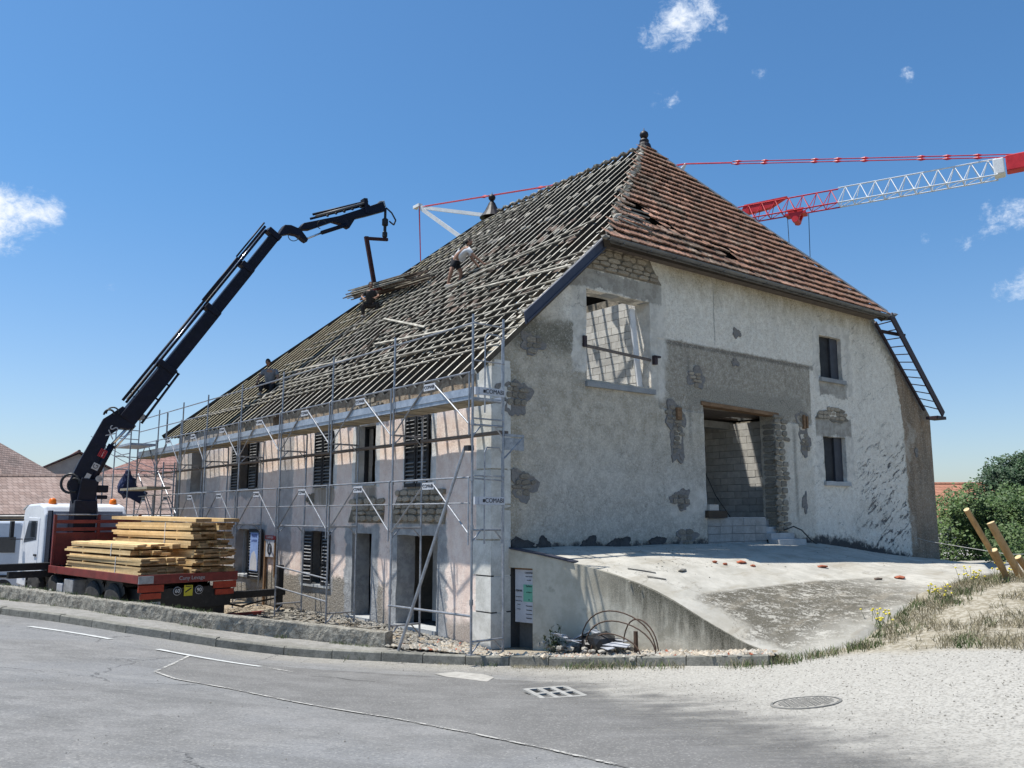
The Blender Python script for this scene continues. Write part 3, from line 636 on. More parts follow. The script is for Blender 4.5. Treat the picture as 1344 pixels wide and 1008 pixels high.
def sheet(name, A, B, zf, mat, nv, power=1.0, jit=0):
    n = len(A); vs = []; fs = []
    xs = []; ys = []
    for i in range(n):
        for j in range(nv+1):
            t = (j/nv)**power; xs.append(A[i][0]*(1-t)+B[i][0]*t); ys.append(A[i][1]*(1-t)+B[i][1]*t)
    zs = zf(np.array(xs), np.array(ys))
    for k in range(len(xs)):
        zj = zs[k] + (jit*mnoise.noise(V((xs[k]*1.3, ys[k]*1.3, 3))) if jit else 0)
        vs.append((xs[k], ys[k], float(zj)))
    for i in range(n-1):
        for j in range(nv):
            a = i*(nv+1)+j; fs.append((a, a+1, a+nv+2, a+nv+1))
    mb = MB(); mb.add(vs, fs); me = mb.mesh(name, True)
    return obj(name, me, mat)

mb = MB(); mb.add([(-3000, -3000, -.6), (3000, -3000, -.6), (3000, 3000, -.6), (-3000, 3000, -.6)], [(0, 1, 2, 3)])
struct(obj('ground', mb, 'earth'))
kl = resample([p for p in KERB] + [(1.66, -5.45, .44), (3.4, -5.6, .7), (6, -4.9, 1.1), (9, -4.6, 1.2), (12.5, -3.8, 1.2), (15, -2.5, 1.2), (18.9, 0.2, 1.1), (30, 8, 1), (48, 20, .6)], .45)
outer = []
for i, p in enumerate(kl):
    t = i/(len(kl)-1); outer.append((-60+110*t, -2-48*math.sin(math.pi*min(1, t*1.0))-10*t))
street = struct(sheet('street', [(p.x, p.y) for p in kl], outer, lambda x, y: np.clip(SZ(x, y), -.5, 4), 'street', 90, 1.8))
# right-hand field behind the farmhouse
A = resample([(19.2, -2.8, 0), (30, 6, 0), (48, 18, 0)], 1.5); B = [(p.x-2, p.y+25) for p in A]
struct(sheet('side_meadow', [(p.x, p.y) for p in A], B, lambda x, y: 0*x+.75, 'earth', 8))

# kerb of separate stones
kerb = struct(obj('kerb', MB().prism([(p[0]+.03, p[1]+.03, p[2]-.12) for p in KERB[2:]] + [(p[0]+.14, p[1]+.10, p[2]-.12) for p in reversed(KERB[2:])], (0, 0, .1)), 'kerb'))
kp = resample([V(p) for p in KERB[2:]], 1.0)
for a, b in zip(kp[:-1], kp[1:]):
    d = (b-a); nrm = V((-d.y, d.x, 0)).normalized()
    if nrm.x < 0: nrm = -nrm
    e = d.normalized()*.008; hh = .165 + random.uniform(-.012, .012)
    aa = V((a.x, a.y, sz(a.x, a.y)))+e; bb = V((b.x, b.y, sz(b.x, b.y)))-e
    lo = -.12
    pts = [aa+V((0, 0, lo)), aa+V((0, 0, hh-.02))+nrm*.012, aa+V((0, 0, hh))+nrm*.035, aa+V((0, 0, hh))+nrm*.16, aa+V((0, 0, lo))+nrm*.16]
    obj('kerb_stone', MB().prism(pts, bb-aa), 'kerb', kerb)

# pavement strip and low wall on the left
LW = [(-18, 36, .5), (-13, 25.5, .55), (-9.2, 17.5, .55), (-6.81, 11.98, .50), (-5.09, 6.86, .36), (-3.83, 4.66, .20), (-2.47, 3.20, .05), (-1.75, 1.90, -.02), (-1.55, 1.48, -.02)]
ka = resample([V(p) for p in [(-26, 52, .2)] + KERB[1:9]], .6)
kin = []; kout = []
def nearest_lw(p):
    best = None
    for a, b in zip(LW[:-1], LW[1:]):
        a = V((a[0], a[1], 0)); b = V((b[0], b[1], 0)); q = V((p.x, p.y, 0)); t = max(0, min(1, (q-a).dot(b-a)/(b-a).length_squared)); c = a.lerp(b, t)
        if best is None or (c-q).length < best[0]: best = ((c-q).length, c)
    return best[1]
for p in ka:
    c = nearest_lw(p); d = V((c.x-p.x, c.y-p.y, 0)); dn = d.normalized()
    kin.append((p.x+dn.x*.13, p.y+dn.y*.13)); kout.append((c.x+dn.x*.2, c.y+dn.y*.2))
struct(sheet('pavement', kin, kout, lambda x, y: np.clip(SZ(x, y)+.15, -.5, 4), 'pavement', 5, 1, .02))

def wall_along(pts, h, w, name, step, mat, parent=None, rough=.02, lo=-.5):
    r = rough
    ps = resample([V(p) for p in pts], step); n = len(ps); vs = []; fs = []; prof = [(0, lo), (0, .1), (.0, .6), (.02, .93), (.05, 1), (.5, 1.02), (.95, 1), (1, .93), (1, lo)]
    for i, p in enumerate(ps):
        d = (ps[min(i+1, n-1)]-ps[max(i-1, 0)]); nr = V((-d.y, d.x, 0)).normalized()
        if nr.x < 0: nr = -nr
        for (u, k) in prof:
            q = p + nr*(w*u); q.z = p.z + (h*k if k > 0 else k)
            r = rough*1.0; q += V((0, 0, mnoise.noise(q*9)*r*.5 if k > .5 else 0)); q += nr*mnoise.noise(q*8+V((0, 3, 0)))*r*.8; q += V((mnoise.noise(q*2.3)*r, mnoise.noise(q*2.3+V((9, 0, 0)))*r, mnoise.noise(q*1.9+V((0, 7, 0)))*r*1.2 if k > .5 else 0)); vs.append(q)
    m_ = len(prof)
    for i in range(n-1):
        for j in range(m_-1): fs.append((i*m_+j, i*m_+j+1, (i+1)*m_+j+1, (i+1)*m_+j))
    fs.append(tuple(range(m_))); fs.append(tuple(range((n-1)*m_, n*m_)))
    return obj(name, MB().add(vs, fs), mat, parent)
lwpts = [(p[0], p[1], p[2]+.04) for p in LW]
tag(wall_along(lwpts, .30, .29, 'low_wall', .09, 'wallstone', rough=.024), 'long low weathered masonry wall between the pavement and the timber truck', 'wall')

# yard behind kerb and low wall
ys_src = [V(p) for p in [(-17.6, 36, .1), (-12.5, 25.5, 0), (-8.7, 17.5, -.05), (-6.4, 11.98, -.05), (-4.7, 6.9, -.05), (-3.45, 4.8, 0), (-2.1, 3.3, 0), (-1.4, 1.95, .05), (-1.5, 1.1, .08), (-.4, -1.25, .08), (.3, -2.67, .17), (.98, -4.27, .32), (1.28, -5.6, .46)]]
yin = resample(ys_src, .4)
YP = [(p.x, p.y, p.z) for p in ys_src] + [(0, 0, .0), (0, 3, .08), (0, 6, .1), (-1, 6, .06), (-2, 9, -.02), (-3, 14, -.05), (0, 12, .0), (0, 20, -.05), (.5, -.45, .0), (.75, -1.5, .06), (1.2, -3.2, .24), (1.55, -5.2, .45), (-3, 30, -.05), (-1.2, 2.5, .06)]
YZ = tps(YP)
def yz(x, y): return float(np.clip(YZ(x, y)[0], -.3, .6))
yb = []
for p in yin: yb.append((max(.6, 1.75), p.y if p.y > -5.2 else -5.4) if p.y > -5.5 else (1.7, -5.5))
struct(sheet('yard', [(p.x, p.y) for p in yin], yb, lambda x, y: np.clip(YZ(x, y), -.3, .6), 'yard', 26, 1, .05))

# ------------------------------------------------------------------ barn ramp
WD = V((1.6-.46, -5.32, 0)); WLEN = WD.length
def wline(t): return V((.46, 0, 0)) + WD*t
u = [i/60 for i in range(61)]
Oc = resample([V(p) for p in [(1.6, -5.32, 0), (2.2, -5.95, 0), (3, -6.19, 0), (4.3, -6.0, 0), (6, -5.9, 0), (8.5, -5.6, 0), (10.5, -5.0, 0), (12.9, -4.35, 0), (15.5, -3.0, 0), (18.9, -.3, 0)]], .1)
rows = []
for k in range(81):
    f = k/80; o = Oc[int(round(f*(len(Oc)-1)))]; top = V((.46+18.4*f**1.25, .25, 0)) if k else V((.46, .25, 0))
    rows.append(((top.x, top.y), (o.x, o.y)))
rows[0] = ((.46, .0), (1.6, -5.32))
vs = []; fs = []; NV = 46
xs = []; ys = []
for (a, b) in rows:
    for j in range(NV+1):
        t = j/NV; xs.append(a[0]*(1-t)+b[0]*t); ys.append(a[1]*(1-t)+b[1]*t)
zz = RZ(np.array(xs), np.array(ys))
for k in range(len(xs)):
    n_ = mnoise.noise(V((xs[k]*1.1, ys[k]*1.1, 0)))*.018
    if ys[k] < -3.5-.07*xs[k] and 1.6 < xs[k] < 8: n_ += mnoise.noise(V((xs[k]*5, ys[k]*5, 4)))*.035
    vs.append((xs[k], ys[k], float(zz[k])+n_-(.22 if k % (NV+1) == NV and k > NV*3 else 0)))
for i in range(len(rows)-1):
    for j in range(NV): a = i*(NV+1)+j; fs.append((a, a+1, a+NV+2, a+NV+1))
ramp = struct(obj('barn_ramp', MB().add(vs, fs).mesh('barn_ramp', True), 'ramp'))
# side retaining wall with a doorway recess near the farmhouse
top = [vs[j] for j in range(NV+1)]
def wtop(t):
    y = -5.32*t; x = .46+WD.x*t; return rz_(x, y)+.012
nrmW = V((-WD.y, WD.x, 0)).normalized(); nrmW = nrmW if nrmW.x > 0 else -nrmW   # points inwards (+x)
rw = thing('ramp_retaining_wall', (.46, 0, 0), 'mossy concrete retaining wall holding up the side of the barn ramp', 'retaining wall')
def wl_seg(t0, t1, z0f, z1f, n, name, mat='ramp_side', th=.28):
    V_ = []; F_ = []
    zs_n = 10
    for i in range(n+1):
        t = t0+(t1-t0)*i/n; p = wline(t)
        for j in range(zs_n+1):
            za = z0f(t); zb = z1f(t); z = za+(zb-za)*j/zs_n
            o = -.012+mnoise.noise(V((p.x*2, p.y*2, z*2)))*.012
            V_.append(p+nrmW*o+V((0, 0, z)))
    c = len(V_)
    for i in range(n+1):
        t = t0+(t1-t0)*i/n; p = wline(t)+nrmW*th
        V_.append(p+V((0, 0, z1f(t)))); V_.append(p+V((0, 0, z0f(t))))
    for i in range(n):
        for j in range(zs_n): a = i*(zs_n+1)+j; F_.append((a, a+1, a+zs_n+2, a+zs_n+1))
        a = i*(zs_n+1)+zs_n; F_.append((a, a+zs_n+1, c+2*(i+1), c+2*i)); F_.append((c+2*i, c+2*i+2, c+2*i+3, c+2*i+1))
        F_.append((i*(zs_n+1), c+2*i+1, c+2*i+3, (i+1)*(zs_n+1)))
    F_.append(tuple(range(zs_n+1)) + (c, c+1)); e = n*(zs_n+1); F_.append(tuple(e+k for k in range(zs_n+1)) + (c+2*n, c+2*n+1))
    return obj(name, MB().add(V_, F_), mat, rw)
TD = .115
wl_seg(TD, 1.0, lambda t: -.3, wtop, 40, 'wall_panel')
wl_seg(0.0, TD, lambda t: 1.60, wtop, 3, 'door_head')
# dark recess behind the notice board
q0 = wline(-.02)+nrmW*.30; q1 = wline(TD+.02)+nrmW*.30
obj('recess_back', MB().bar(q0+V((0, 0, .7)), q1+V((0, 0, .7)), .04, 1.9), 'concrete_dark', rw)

# notice board standing in the recess
p0 = wline(.045)-nrmW*-.03; p1 = wline(.125)
nb = thing('notice_board', tuple(wline(.07)+V((0, 0, .45))), 'white and green printed site notice board in the dark doorway of the ramp wall', 'notice board')
c0 = wline(.018)+nrmW*.10; c1 = wline(.113)+nrmW*.10; zb0, zb1 = .52, 1.56
dd_ = (c1-c0).normalized(); nn_ = -nrmW
obj('board', MB().bar(c0+V((0, 0, (zb0+zb1)/2)), c1+V((0, 0, (zb0+zb1)/2)), .02, zb1-zb0), 'sign_white', nb)
L_ = (c1-c0).length
def nbm(fx, z): return frame(c0+dd_*(L_*fx)+nn_*.014+V((0, 0, z)), dd_, (0, 0, 1))
obj('green_panel', MB().box((0, 0, 0), (L_*.56, .34, .004)), 'green_print', nb, nbm(.70, 1.10))
for k, (fx, z, s_, sz_) in enumerate([(.2, 1.14, 'PERMIS', .055), (.2, 1.02, 'de construire', .028), (.2, .94, 'Maître d\'ouvrage', .024), (.2, .87, 'Surface', .026), (.2, .78, 'Hauteur', .026),
                                      (.7, 1.50, 'CHANTIER', .045), (.7, 1.43, 'Accès interdit', .030), (.7, 1.36, 'au public', .030), (.7, 1.24, 'Sabine', .06), (.7, 1.12, 'architecte', .035), (.7, .97, 'Tél.', .03), (.7, .85, 'Maçonnerie', .034), (.7, .77, 'Charpente', .034), (.7, .69, 'Couverture', .034), (.7, .61, 'Electricité', .034)]):
    text('lettering', s_, sz_, nbm(fx, z) @ Matrix.Translation((0, 0, .004)), 'ink', nb)
obj('timber_head', MB().bar(c0+V((0, 0, 1.585)), c1+V((0, 0, 1.585)), .05, .04), 'wood_old', nb)

# ------------------------------------------------------------------ the farmhouse
blk_m = MB().box((0, 0, 0), (.195, .485, .19)).mesh('block'); blk_m.materials.append(M['concrete_block'])
farm = thing('farmhouse', (0, 0, 0), 'large old stone farmhouse with a half-stripped hipped roof and rough plaster walls', 'farmhouse')
def ztop(x): return min(6.14+.9*x, 9.2, 23.2-.9*x)
def wall2d(name, axis, holes, ext, th, mat, tops, step=.3, seed=1, zlo=-.4):
    rr = random.Random(seed)
    us = set([ext[0], ext[1]]); zs = set([zlo, ext[2]])
    for h in holes: us |= {h[0], h[1]}; zs |= {h[2], h[3]}
    def fill(s):
        s = sorted(s); out = []
        for a, b in zip(s[:-1], s[1:]):
            n = max(1, int(round((b-a)/step))); out += [a+(b-a)*i/n for i in range(n)]
        return out+[s[-1]]
    us = fill(us); zs = fill(zs); bm = bmesh.new()
    grid = {(i, j): bm.verts.new((u_, 0, z_)) for i, u_ in enumerate(us) for j, z_ in enumerate(zs)}
    for i in range(len(us)-1):
        for j in range(len(zs)-1):
            cu = (us[i]+us[i+1])/2; cz = (zs[j]+zs[j+1])/2
            if any(h[0] < cu < h[1] and h[2] < cz < h[3] for h in holes): continue
            bm.faces.new([grid[i, j], grid[i+1, j], grid[i+1, j+1], grid[i, j+1]])
    bmesh.ops.delete(bm, geom=[v for v in bm.verts if not v.link_faces], context='VERTS')
    for (pco, pno) in tops:
        bmesh.ops.bisect_plane(bm, geom=bm.verts[:]+bm.edges[:]+bm.faces[:], plane_co=pco, plane_no=pno, clear_outer=True)
    for v in bm.verts:
        bnd = v.is_boundary; u0, z0 = v.co.x, v.co.z
        on_hole = any(h[0]-.01 <= u0 <= h[1]+.01 and h[2]-.01 <= z0 <= h[3]+.01 for h in holes)
        if bnd and on_hole: v.co.x += rr.uniform(-.018, .018); v.co.z += rr.uniform(-.012, .012)
        if 0.02 < u0 < ext[1]-.02: v.co.y += mnoise.noise(V((u0*1.2, z0*1.2, seed)))*.02
    ret = bmesh.ops.extrude_face_region(bm, geom=bm.faces[:])
    nv = [e for e in ret['geom'] if isinstance(e, bmesh.types.BMVert)]
    for v in nv: v.co.y += th
    if axis == 'y':   # facade lies on x = 0, u runs along y, thickness towards +x
        for v in bm.verts: v.co = V((v.co.y, v.co.x, v.co.z))
    bmesh.ops.recalc_face_normals(bm, faces=bm.faces)
    me = bpy.data.meshes.new(name); bm.to_mesh(me); bm.free()
    return obj(name, me, mat, farm)
GH = [(2.74, 4.9, 5.73, 7.87), (6.86, 9.95, 1.6, 5.47), (12.38, 13.6, 6.75, 8.05), (12.34, 13.54, 3.65, 4.98)]
gable = wall2d('gable_wall', 'x', GH, (0, 19.05, 9.3), .5, 'gable',
               [((0, 0, 6.05), V((-.9, 0, 1))), ((19.05, 0, 6.05), V((.88, 0, 1))), ((0, 0, 9.18), V((0, 0, 1)))], .28, 3)
FH = [(4.86, 5.82, .16, 2.2), (1.95, 3.66, .16, 2.2), (7.0, 8.6, .8, 2.22), (11.5, 13.7, .8, 2.22), (2.26, 3.28, 3.45, 4.93), (4.75, 5.77, 3.45, 4.93), (7.0, 8.03, 3.45, 4.93),
      (12.12, 14.25, 3.5, 5.04), (17.04, 18.4, 3.5, 5.0), (10.35, 11.1, 5.15, 5.75)]
front = wall2d('front_wall', 'y', FH, (.502, 19.5, 5.95), .5, 'facade', [], .28, 5)
obj('corner_wall', MB().box((.247, .249, 2.75), (.49, .494, 6.3)), 'facade', farm)
obj('far_wall', MB().box((9.5, 19.75, 2.8), (19.0, .49, 6.4)), 'wall_interior', farm)
obj('side_wall', MB().box((18.8, 9.99, 2.8), (.48, 18.9, 6.4)), 'wall_interior', farm)
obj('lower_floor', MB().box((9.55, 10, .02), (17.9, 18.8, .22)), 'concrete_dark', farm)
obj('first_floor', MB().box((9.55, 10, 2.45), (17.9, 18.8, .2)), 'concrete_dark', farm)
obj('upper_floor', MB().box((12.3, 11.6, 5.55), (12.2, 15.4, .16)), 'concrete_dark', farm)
obj('upper_floor_edge', MB().box((14.6, 2.2, 5.55), (7.8, 3.2, .16)), 'concrete_dark', farm)
obj('upper_floor_boards', MB().box((8.0, 2.2, 5.5), (3.5, 3.2, .05)).box((10.22, .95, 5.5), (.93, .7, .05)).box((10.22, 2.95, 5.5), (.93, 2.3, .05)), 'plank_old', farm)
iw = obj('inner_right_wall', MB().box((10.62, 1.9, 3.95), (.1, 2.7, 2.9)), 'mortar', farm)
for r_ in range(14):
    for c_ in range(5):
        link(bpy.data.objects.new('block', blk_m), iw, Matrix.Translation((10.5+random.uniform(-.004, .004), .8+c_*.5+(.25 if r_ % 2 else 0), 2.65+r_*.2)))
obj('rear_upper_floor', MB().box((3.1, 12.0, 5.25), (5.0, 14.6, .16)), 'concrete_dark', farm)
obj('cross_wall', MB().box((9.3, 4.8, 4.0), (17.4, .3, 2.9)), 'wall_interior', farm)
obj('lower_cross_wall', MB().box((9.3, 4.25, 1.2), (17.4, .2, 2.2)), 'wall_interior', farm)
obj('inner_wall', MB().box((4.6, 9.4, 3.9), (.2, 8.9, 2.6)), 'wall_interior', farm)
obj('lower_inner_wall', MB().box((4.2, 11.2, 1.25), (.2, 13.6, 2.3)), 'wall_interior', farm)

blk = None
# sills, lintels
for (x0, x1, z0, dp, mt) in ((2.68, 4.98, 5.62, .12, 'cement'), (12.3, 13.68, 6.68, .10, 'cement'), (12.26, 13.62, 3.58, .10, 'cement_light')):
    obj('sill', MB().box(((x0+x1)/2, .10, z0), (x1-x0, .36, .12)), mt, gable)
obj('door_lintel', MB().bar((6.75, .12, 5.51), (10.1, .12, 5.44), .3, .10), 'wood_old', gable)
obj('window_lintel', MB().box((3.83, .2, 7.93), (2.7, .3, .12)), 'cement', gable)
for (y0, y1, z) in ((4.8, 5.88, .12), (1.9, 3.72, .12)): obj('threshold', MB().box((.2, (y0+y1)/2, z), (.56, y1-y0, .1)), 'cement_light', front)
for (y0, y1, z) in ((6.95, 8.66, .78), (11.45, 13.75, .78), (2.2, 3.34, 3.42), (4.7, 5.83, 3.42), (6.95, 8.1, 3.42), (12.06, 14.3, 3.47), (17.0, 18.45, 3.47)):
    obj('sill', MB().box((.13, (y0+y1)/2, z), (.38, y1-y0, .07)), 'cement_light', front)
for (x0, x1, z0, z1) in ((12.38, 13.6, 6.75, 8.05), (12.34, 13.54, 3.65, 4.98)):  # added dark panels paint the shaded insides of these two openings
    wb = obj('opening_shade_panel', MB().box(((x0+x1)/2-.2, .17, (z0+z1)/2), (x1-x0-.45, .03, z1-z0)), 'shutter', gable)
    obj('opening_dim_panel', MB().box((x1-.24, .14, (z0+z1)/2), (.46, .03, z1-z0)).box((x1-.46, .11, (z0+z1)/2), (.04, .03, z1-z0)), 'dim_opening_tone', gable)
# timber rail and stay across the big gable window
obj('window_rail', MB().bar((2.6, .02, 6.52), (4.92, .02, 6.42), .045, .065), 'plank_old', gable)
obj('rail_bracket', MB().box((2.66, -.03, 6.60), (.09, .06, .26)), 'barge', gable)
obj('rail_bracket', MB().box((5.0, -.05, 6.42), (.10, .1, .22)).box((5.06, -.1, 6.50), (.16, .05, .05)), 'barge', gable)
obj('window_jamb_board', MB().bar((4.62, .34, 7.72), (4.82, .30, 5.74), .16, .05), 'crane_white', gable)
obj('window_jamb_board', MB().bar((4.80, .42, 6.5), (4.88, .42, 5.74), .05, .05), 'shutter', gable)
obj('ledge_piece', MB().box((11.95, -.09, 9.04), (1.0, .2, .2)).box((11.3, -.05, 9.12), (.5, .1, .07)), 'beam_dark', gable)

# block walls inside: individual concrete blocks
blk = MB().box((0, 0, 0), (.195, .485, .19)).mesh('block'); blk.materials.append(M['concrete_block'])
upw = obj('attic_block_wall', MB().box((5.78, 3.4, 6.85), (.1, 5.4, 3.3)), 'mortar', farm)
for r_ in range(15):
    for c_ in range(8):
        y_ = .98+c_*.5+(.25 if r_ % 2 else 0)
        if y_ > 4.6: continue
        o = bpy.data.objects.new('block', blk); link(o, upw, Matrix.Translation((5.66+random.uniform(-.004, .004), y_, 5.35+r_*.2)))
obj('attic_floor', MB().box((3.2, 2.6, 5.2), (5.3, 4.2, .14)), 'concrete', farm)
obj('attic_stud', MB().bar((5.5, .62, 5.4), (5.3, .62, 8.4), .12, .10), 'crane_white', farm)
dw = obj('inner_block_wall', MB().box((11.2, 3.36, 4.0), (9.6, .1, 3.0)), 'mortar', farm)
blk2 = MB().box((0, 0, 0), (.485, .195, .19)).mesh('block'); blk2.materials.append(M['concrete_block'])
blk_shaded = MB().box((0, 0, 0), (.485, .195, .19)).mesh('block'); blk_shaded.materials.append(M['concrete'])  # parapet copy in darker concrete, its shadow put into the colour
for r_ in range(15):
    for c_ in range(17):
        x_ = 7.1+c_*.5+(.25 if r_ % 2 else 0)
        o = bpy.data.objects.new('block', blk2); link(o, dw, Matrix.Translation((x_, 3.24+random.uniform(-.004, .004), 2.62+r_*.2)))
obj('inner_beam', MB().box((9.5, 2.0, 5.3), (6.5, .25, .2)), 'concrete', farm)
par = obj('parapet', MB().box((8.1, .62, 2.2), (2.4, .1, .7)), 'mortar', gable)
for r_ in range(4):
    for c_ in range(5):
        x_ = 7.1+c_*.5+(.0 if r_ % 2 else .0); w_ = .485
        o = bpy.data.objects.new('block', blk_shaded); link(o, par, Matrix.Translation((7.12+c_*.495, .10+random.uniform(-.004, .004), 1.88+r_*.2)))
obj('parapet_cap', MB().box((8.45, .12, 2.59), (1.7, .24, .02)), 'cement_light', par)
st_ = obj('steps', MB().box((9.7, .5, 1.75), (.55, .6, .2)), 'concrete', gable)
for k in range(4): obj('step', MB().box((9.66+.10*(3-k), -.22+.24*k, 1.93+.165*k), (.66+.2*(3-k), .34, .165)), 'cement_light', st_)
tag(obj('timber_block', MB().box((7.15, -.02, 2.68), (.75, .2, .18)), 'beam_dark'), 'dark timber offcut lying on the block parapet in the barn doorway', 'timber offcut')
tag(obj('concrete_offcut', MB().box((7.05, .02, 2.85), (.36, .2, .15)), 'concrete_block'), 'pale concrete block on the dark offcut at the left of the barn doorway', 'concrete block')

# irregular stonework in the broken places
def stone_mesh(seed, n=8):
    rr = random.Random(seed); k = n+rr.randint(0, 2); pts = []
    for i in range(k):
        a = 2*math.pi*(i+.5+rr.uniform(-.28, .28))/k; c, s_ = math.cos(a), math.sin(a)
        e = (abs(c)**9+abs(s_)**9)**(-1/9); pts.append((.5*c*e*rr.uniform(.93, 1.0), .5*s_*e*rr.uniform(.84, 1.02)))
    vs = [(x, 0, z) for x, z in pts] + [(x*.97, -.8, z*.96) for x, z in pts] + [(x*.90, -1.0, z*.86) for x, z in pts]
    fs = [(i, (i+1) % k, k+(i+1) % k, k+i) for i in range(k)] + [(k+i, k+(i+1) % k, 2*k+(i+1) % k, 2*k+i) for i in range(k)] + [tuple(range(2*k, 3*k))]
    me = MB().add(vs, fs).mesh('stone'); return me
SM = {}
for mt in ('stone', 'stone_dark'):
    SM[mt] = []
    for k in range(7):
        me = stone_mesh(k+3); me.materials.append(M[mt]); SM[mt].append(me)
def masonry(parent, plane, inside, u0, u1, z0, z1, rowh=.16, mt='stone', wmin=.22, wmax=.5, proud=.03, seed=0, backing=True):
    rr = random.Random(seed); z_ = z0; cnt = 0
    while z_ < z1:
        h = rowh*rr.uniform(.65, 1.3); u_ = u0 + rr.uniform(-.2, 0)
        while u_ < u1:
            w_ = rr.uniform(wmin, wmax); cu = u_+w_/2; cz = z_+h/2
            if inside(cu, cz):
                loc = (cu, .012, cz) if plane == 'x' else (.012, cu, cz)
                R_ = Matrix.Identity(4) if plane == 'x' else Matrix.Rotation(R(-90), 4, 'Z')
                S_ = Matrix.Diagonal((w_*.96, (proud+.025)*rr.uniform(.8, 1.5), h*.93, 1))
                o = bpy.data.objects.new('stone', SM[mt][rr.randrange(7)])
                link(o, parent, Matrix.Translation(loc) @ R_ @ Matrix.Rotation(R(rr.uniform(-3, 3)), 4, 'Y') @ S_); cnt += 1
            u_ += w_
        z_ += h
    return cnt
def blob_patch(parent, plane, cu, cz, ru, rz, mat='mortar', seed=0, proud=.004, name='broken_plaster'):
    rr = random.Random(seed); n = 40; pts = []
    for i in range(n):
        a = 2*math.pi*i/n; k = 1+.2*math.sin(a*3+seed)+.14*math.sin(a*5+2*seed)+.25*mnoise.noise(V((math.cos(a)*3, math.sin(a)*3, seed)))+rr.uniform(-.09, .09); pts.append((cu+ru*k*math.cos(a), cz+rz*k*math.sin(a)))
    f_ = lambda p, d, z: (p, d, z) if plane == 'x' else (d, p, z)
    vs_ = [f_(p, .03, z) for p, z in pts] + [f_(p, -proud-.020, z) for p, z in pts] + [f_(cu+(p-cu)*.72, -proud-.006, cz+(z-cz)*.72) for p, z in pts] + [f_(cu, -proud+.0, cz)]
    fs_ = [(i, (i+1) % n, n+(i+1) % n, n+i) for i in range(n)] + [(n+i, n+(i+1) % n, 2*n+(i+1) % n, 2*n+i) for i in range(n)] + [(2*n+i, 2*n+(i+1) % n, 3*n) for i in range(n)]
    return obj(name, MB().add(vs_, fs_), mat, parent)
# triangle of exposed rubble under the left verge, above the big window
tri = [(2.25, 8.37), (5.35, 8.37), (5.05, 8.75), (4.85, 9.12), (3.35, 9.12), (3.0, 8.85)]
obj('exposed_core', MB().prism([(a, .03, b) for a, b in tri], (0, -.045, 0)), 'mortar', gable)
masonry(gable, 'x', lambda u_, z_: z_ < 9.09 and z_ < 6.0+.9*u_ and u_ < 5.35-(z_-8.37)*.75, 2.3, 5.3, 8.39, 9.08, .135, 'stone', .22, .46, .035, 4)
holes = [(.62, 5.15, .42, .36), (.86, 3.28, .34, .33), (5.72, 5.1, .34, .36), (5.78, 4.55, .24, .55), (5.82, 4.15, .22, .2), (5.85, 3.05, .33, .24), (11.28, 5.32, .27, .32), (11.35, 4.72, .26, .38),
         (8.35, 7.55, .17, .13), (8.25, 6.72, .16, .1), (6.6, 6.15, .34, .26), (11.2, 3.0, .12, .26), (17.9, 4.75, .09, .16), (6.05, 2.12, .35, .22), (1.1, 6.35, .35, .22)]
for k, (cu, cz, ru, rz) in enumerate(holes):
    blob_patch(gable, 'x', cu, cz, ru, rz, 'patch', k)
    if ru*rz > .05: masonry(gable, 'x', (lambda cu, cz, ru, rz: lambda a, b: ((a-cu)/ru)**2+((b-cz)/rz)**2 < .62)(cu, cz, ru, rz), cu-ru, cu+ru, cz-rz, cz+rz, .13, 'stone_dark' if k not in (10,) else 'stone', .14, .3, .012, 20+k)
obj('beam_stub', MB().box((5.82, -.03, 5.16), (.16, .12, .3)), 'wood_old', gable)
obj('beam_stub', MB().box((11.3, -.03, 5.32), (.09, .1, .4)).box((11.45, -.03, 5.32), (.07, .1, .34)), 'wood_old', gable)
# arch of stones over the lower right window
masonry(gable, 'x', lambda a, b: ((a-12.95)/.75)**2+((b-5.5)/.4)**2 < 1 and b > 5.52, 12.2, 13.8, 5.5, 5.95, .12, 'stone', .16, .32, .01, 61)
blob_patch(gable, 'x', 12.95, 5.62, .78, .2, 'mortar', 61, .002)
# rough reveal on the right side of the barn door
masonry(gable, 'x', lambda a, b: True, 9.97, 10.3, 2.1, 5.35, .16, 'stone_dark', .2, .36, .02, 71)
k = 0
for z_ in [2.15+.165*i for i in range(19)]:
    o = bpy.data.objects.new('stone', SM['stone_dark'][k % 7]); k += 1
    link(o, gable, Matrix.Translation((9.97, .22, z_)) @ Matrix.Rotation(R(-90), 4, 'Z') @ Matrix.Diagonal((.4, .05, .15, 1)))
# foot of the gable: missing plaster lumps
for k, (cu, w_) in enumerate([(.8, .36), (1.4, .22), (2.75, .28), (3.75, .34), (5.0, .26), (8.9, .0)]):
    if w_: blob_patch(gable, 'x', cu, 2.0, w_, .17, 'foot_dark', 90+k)
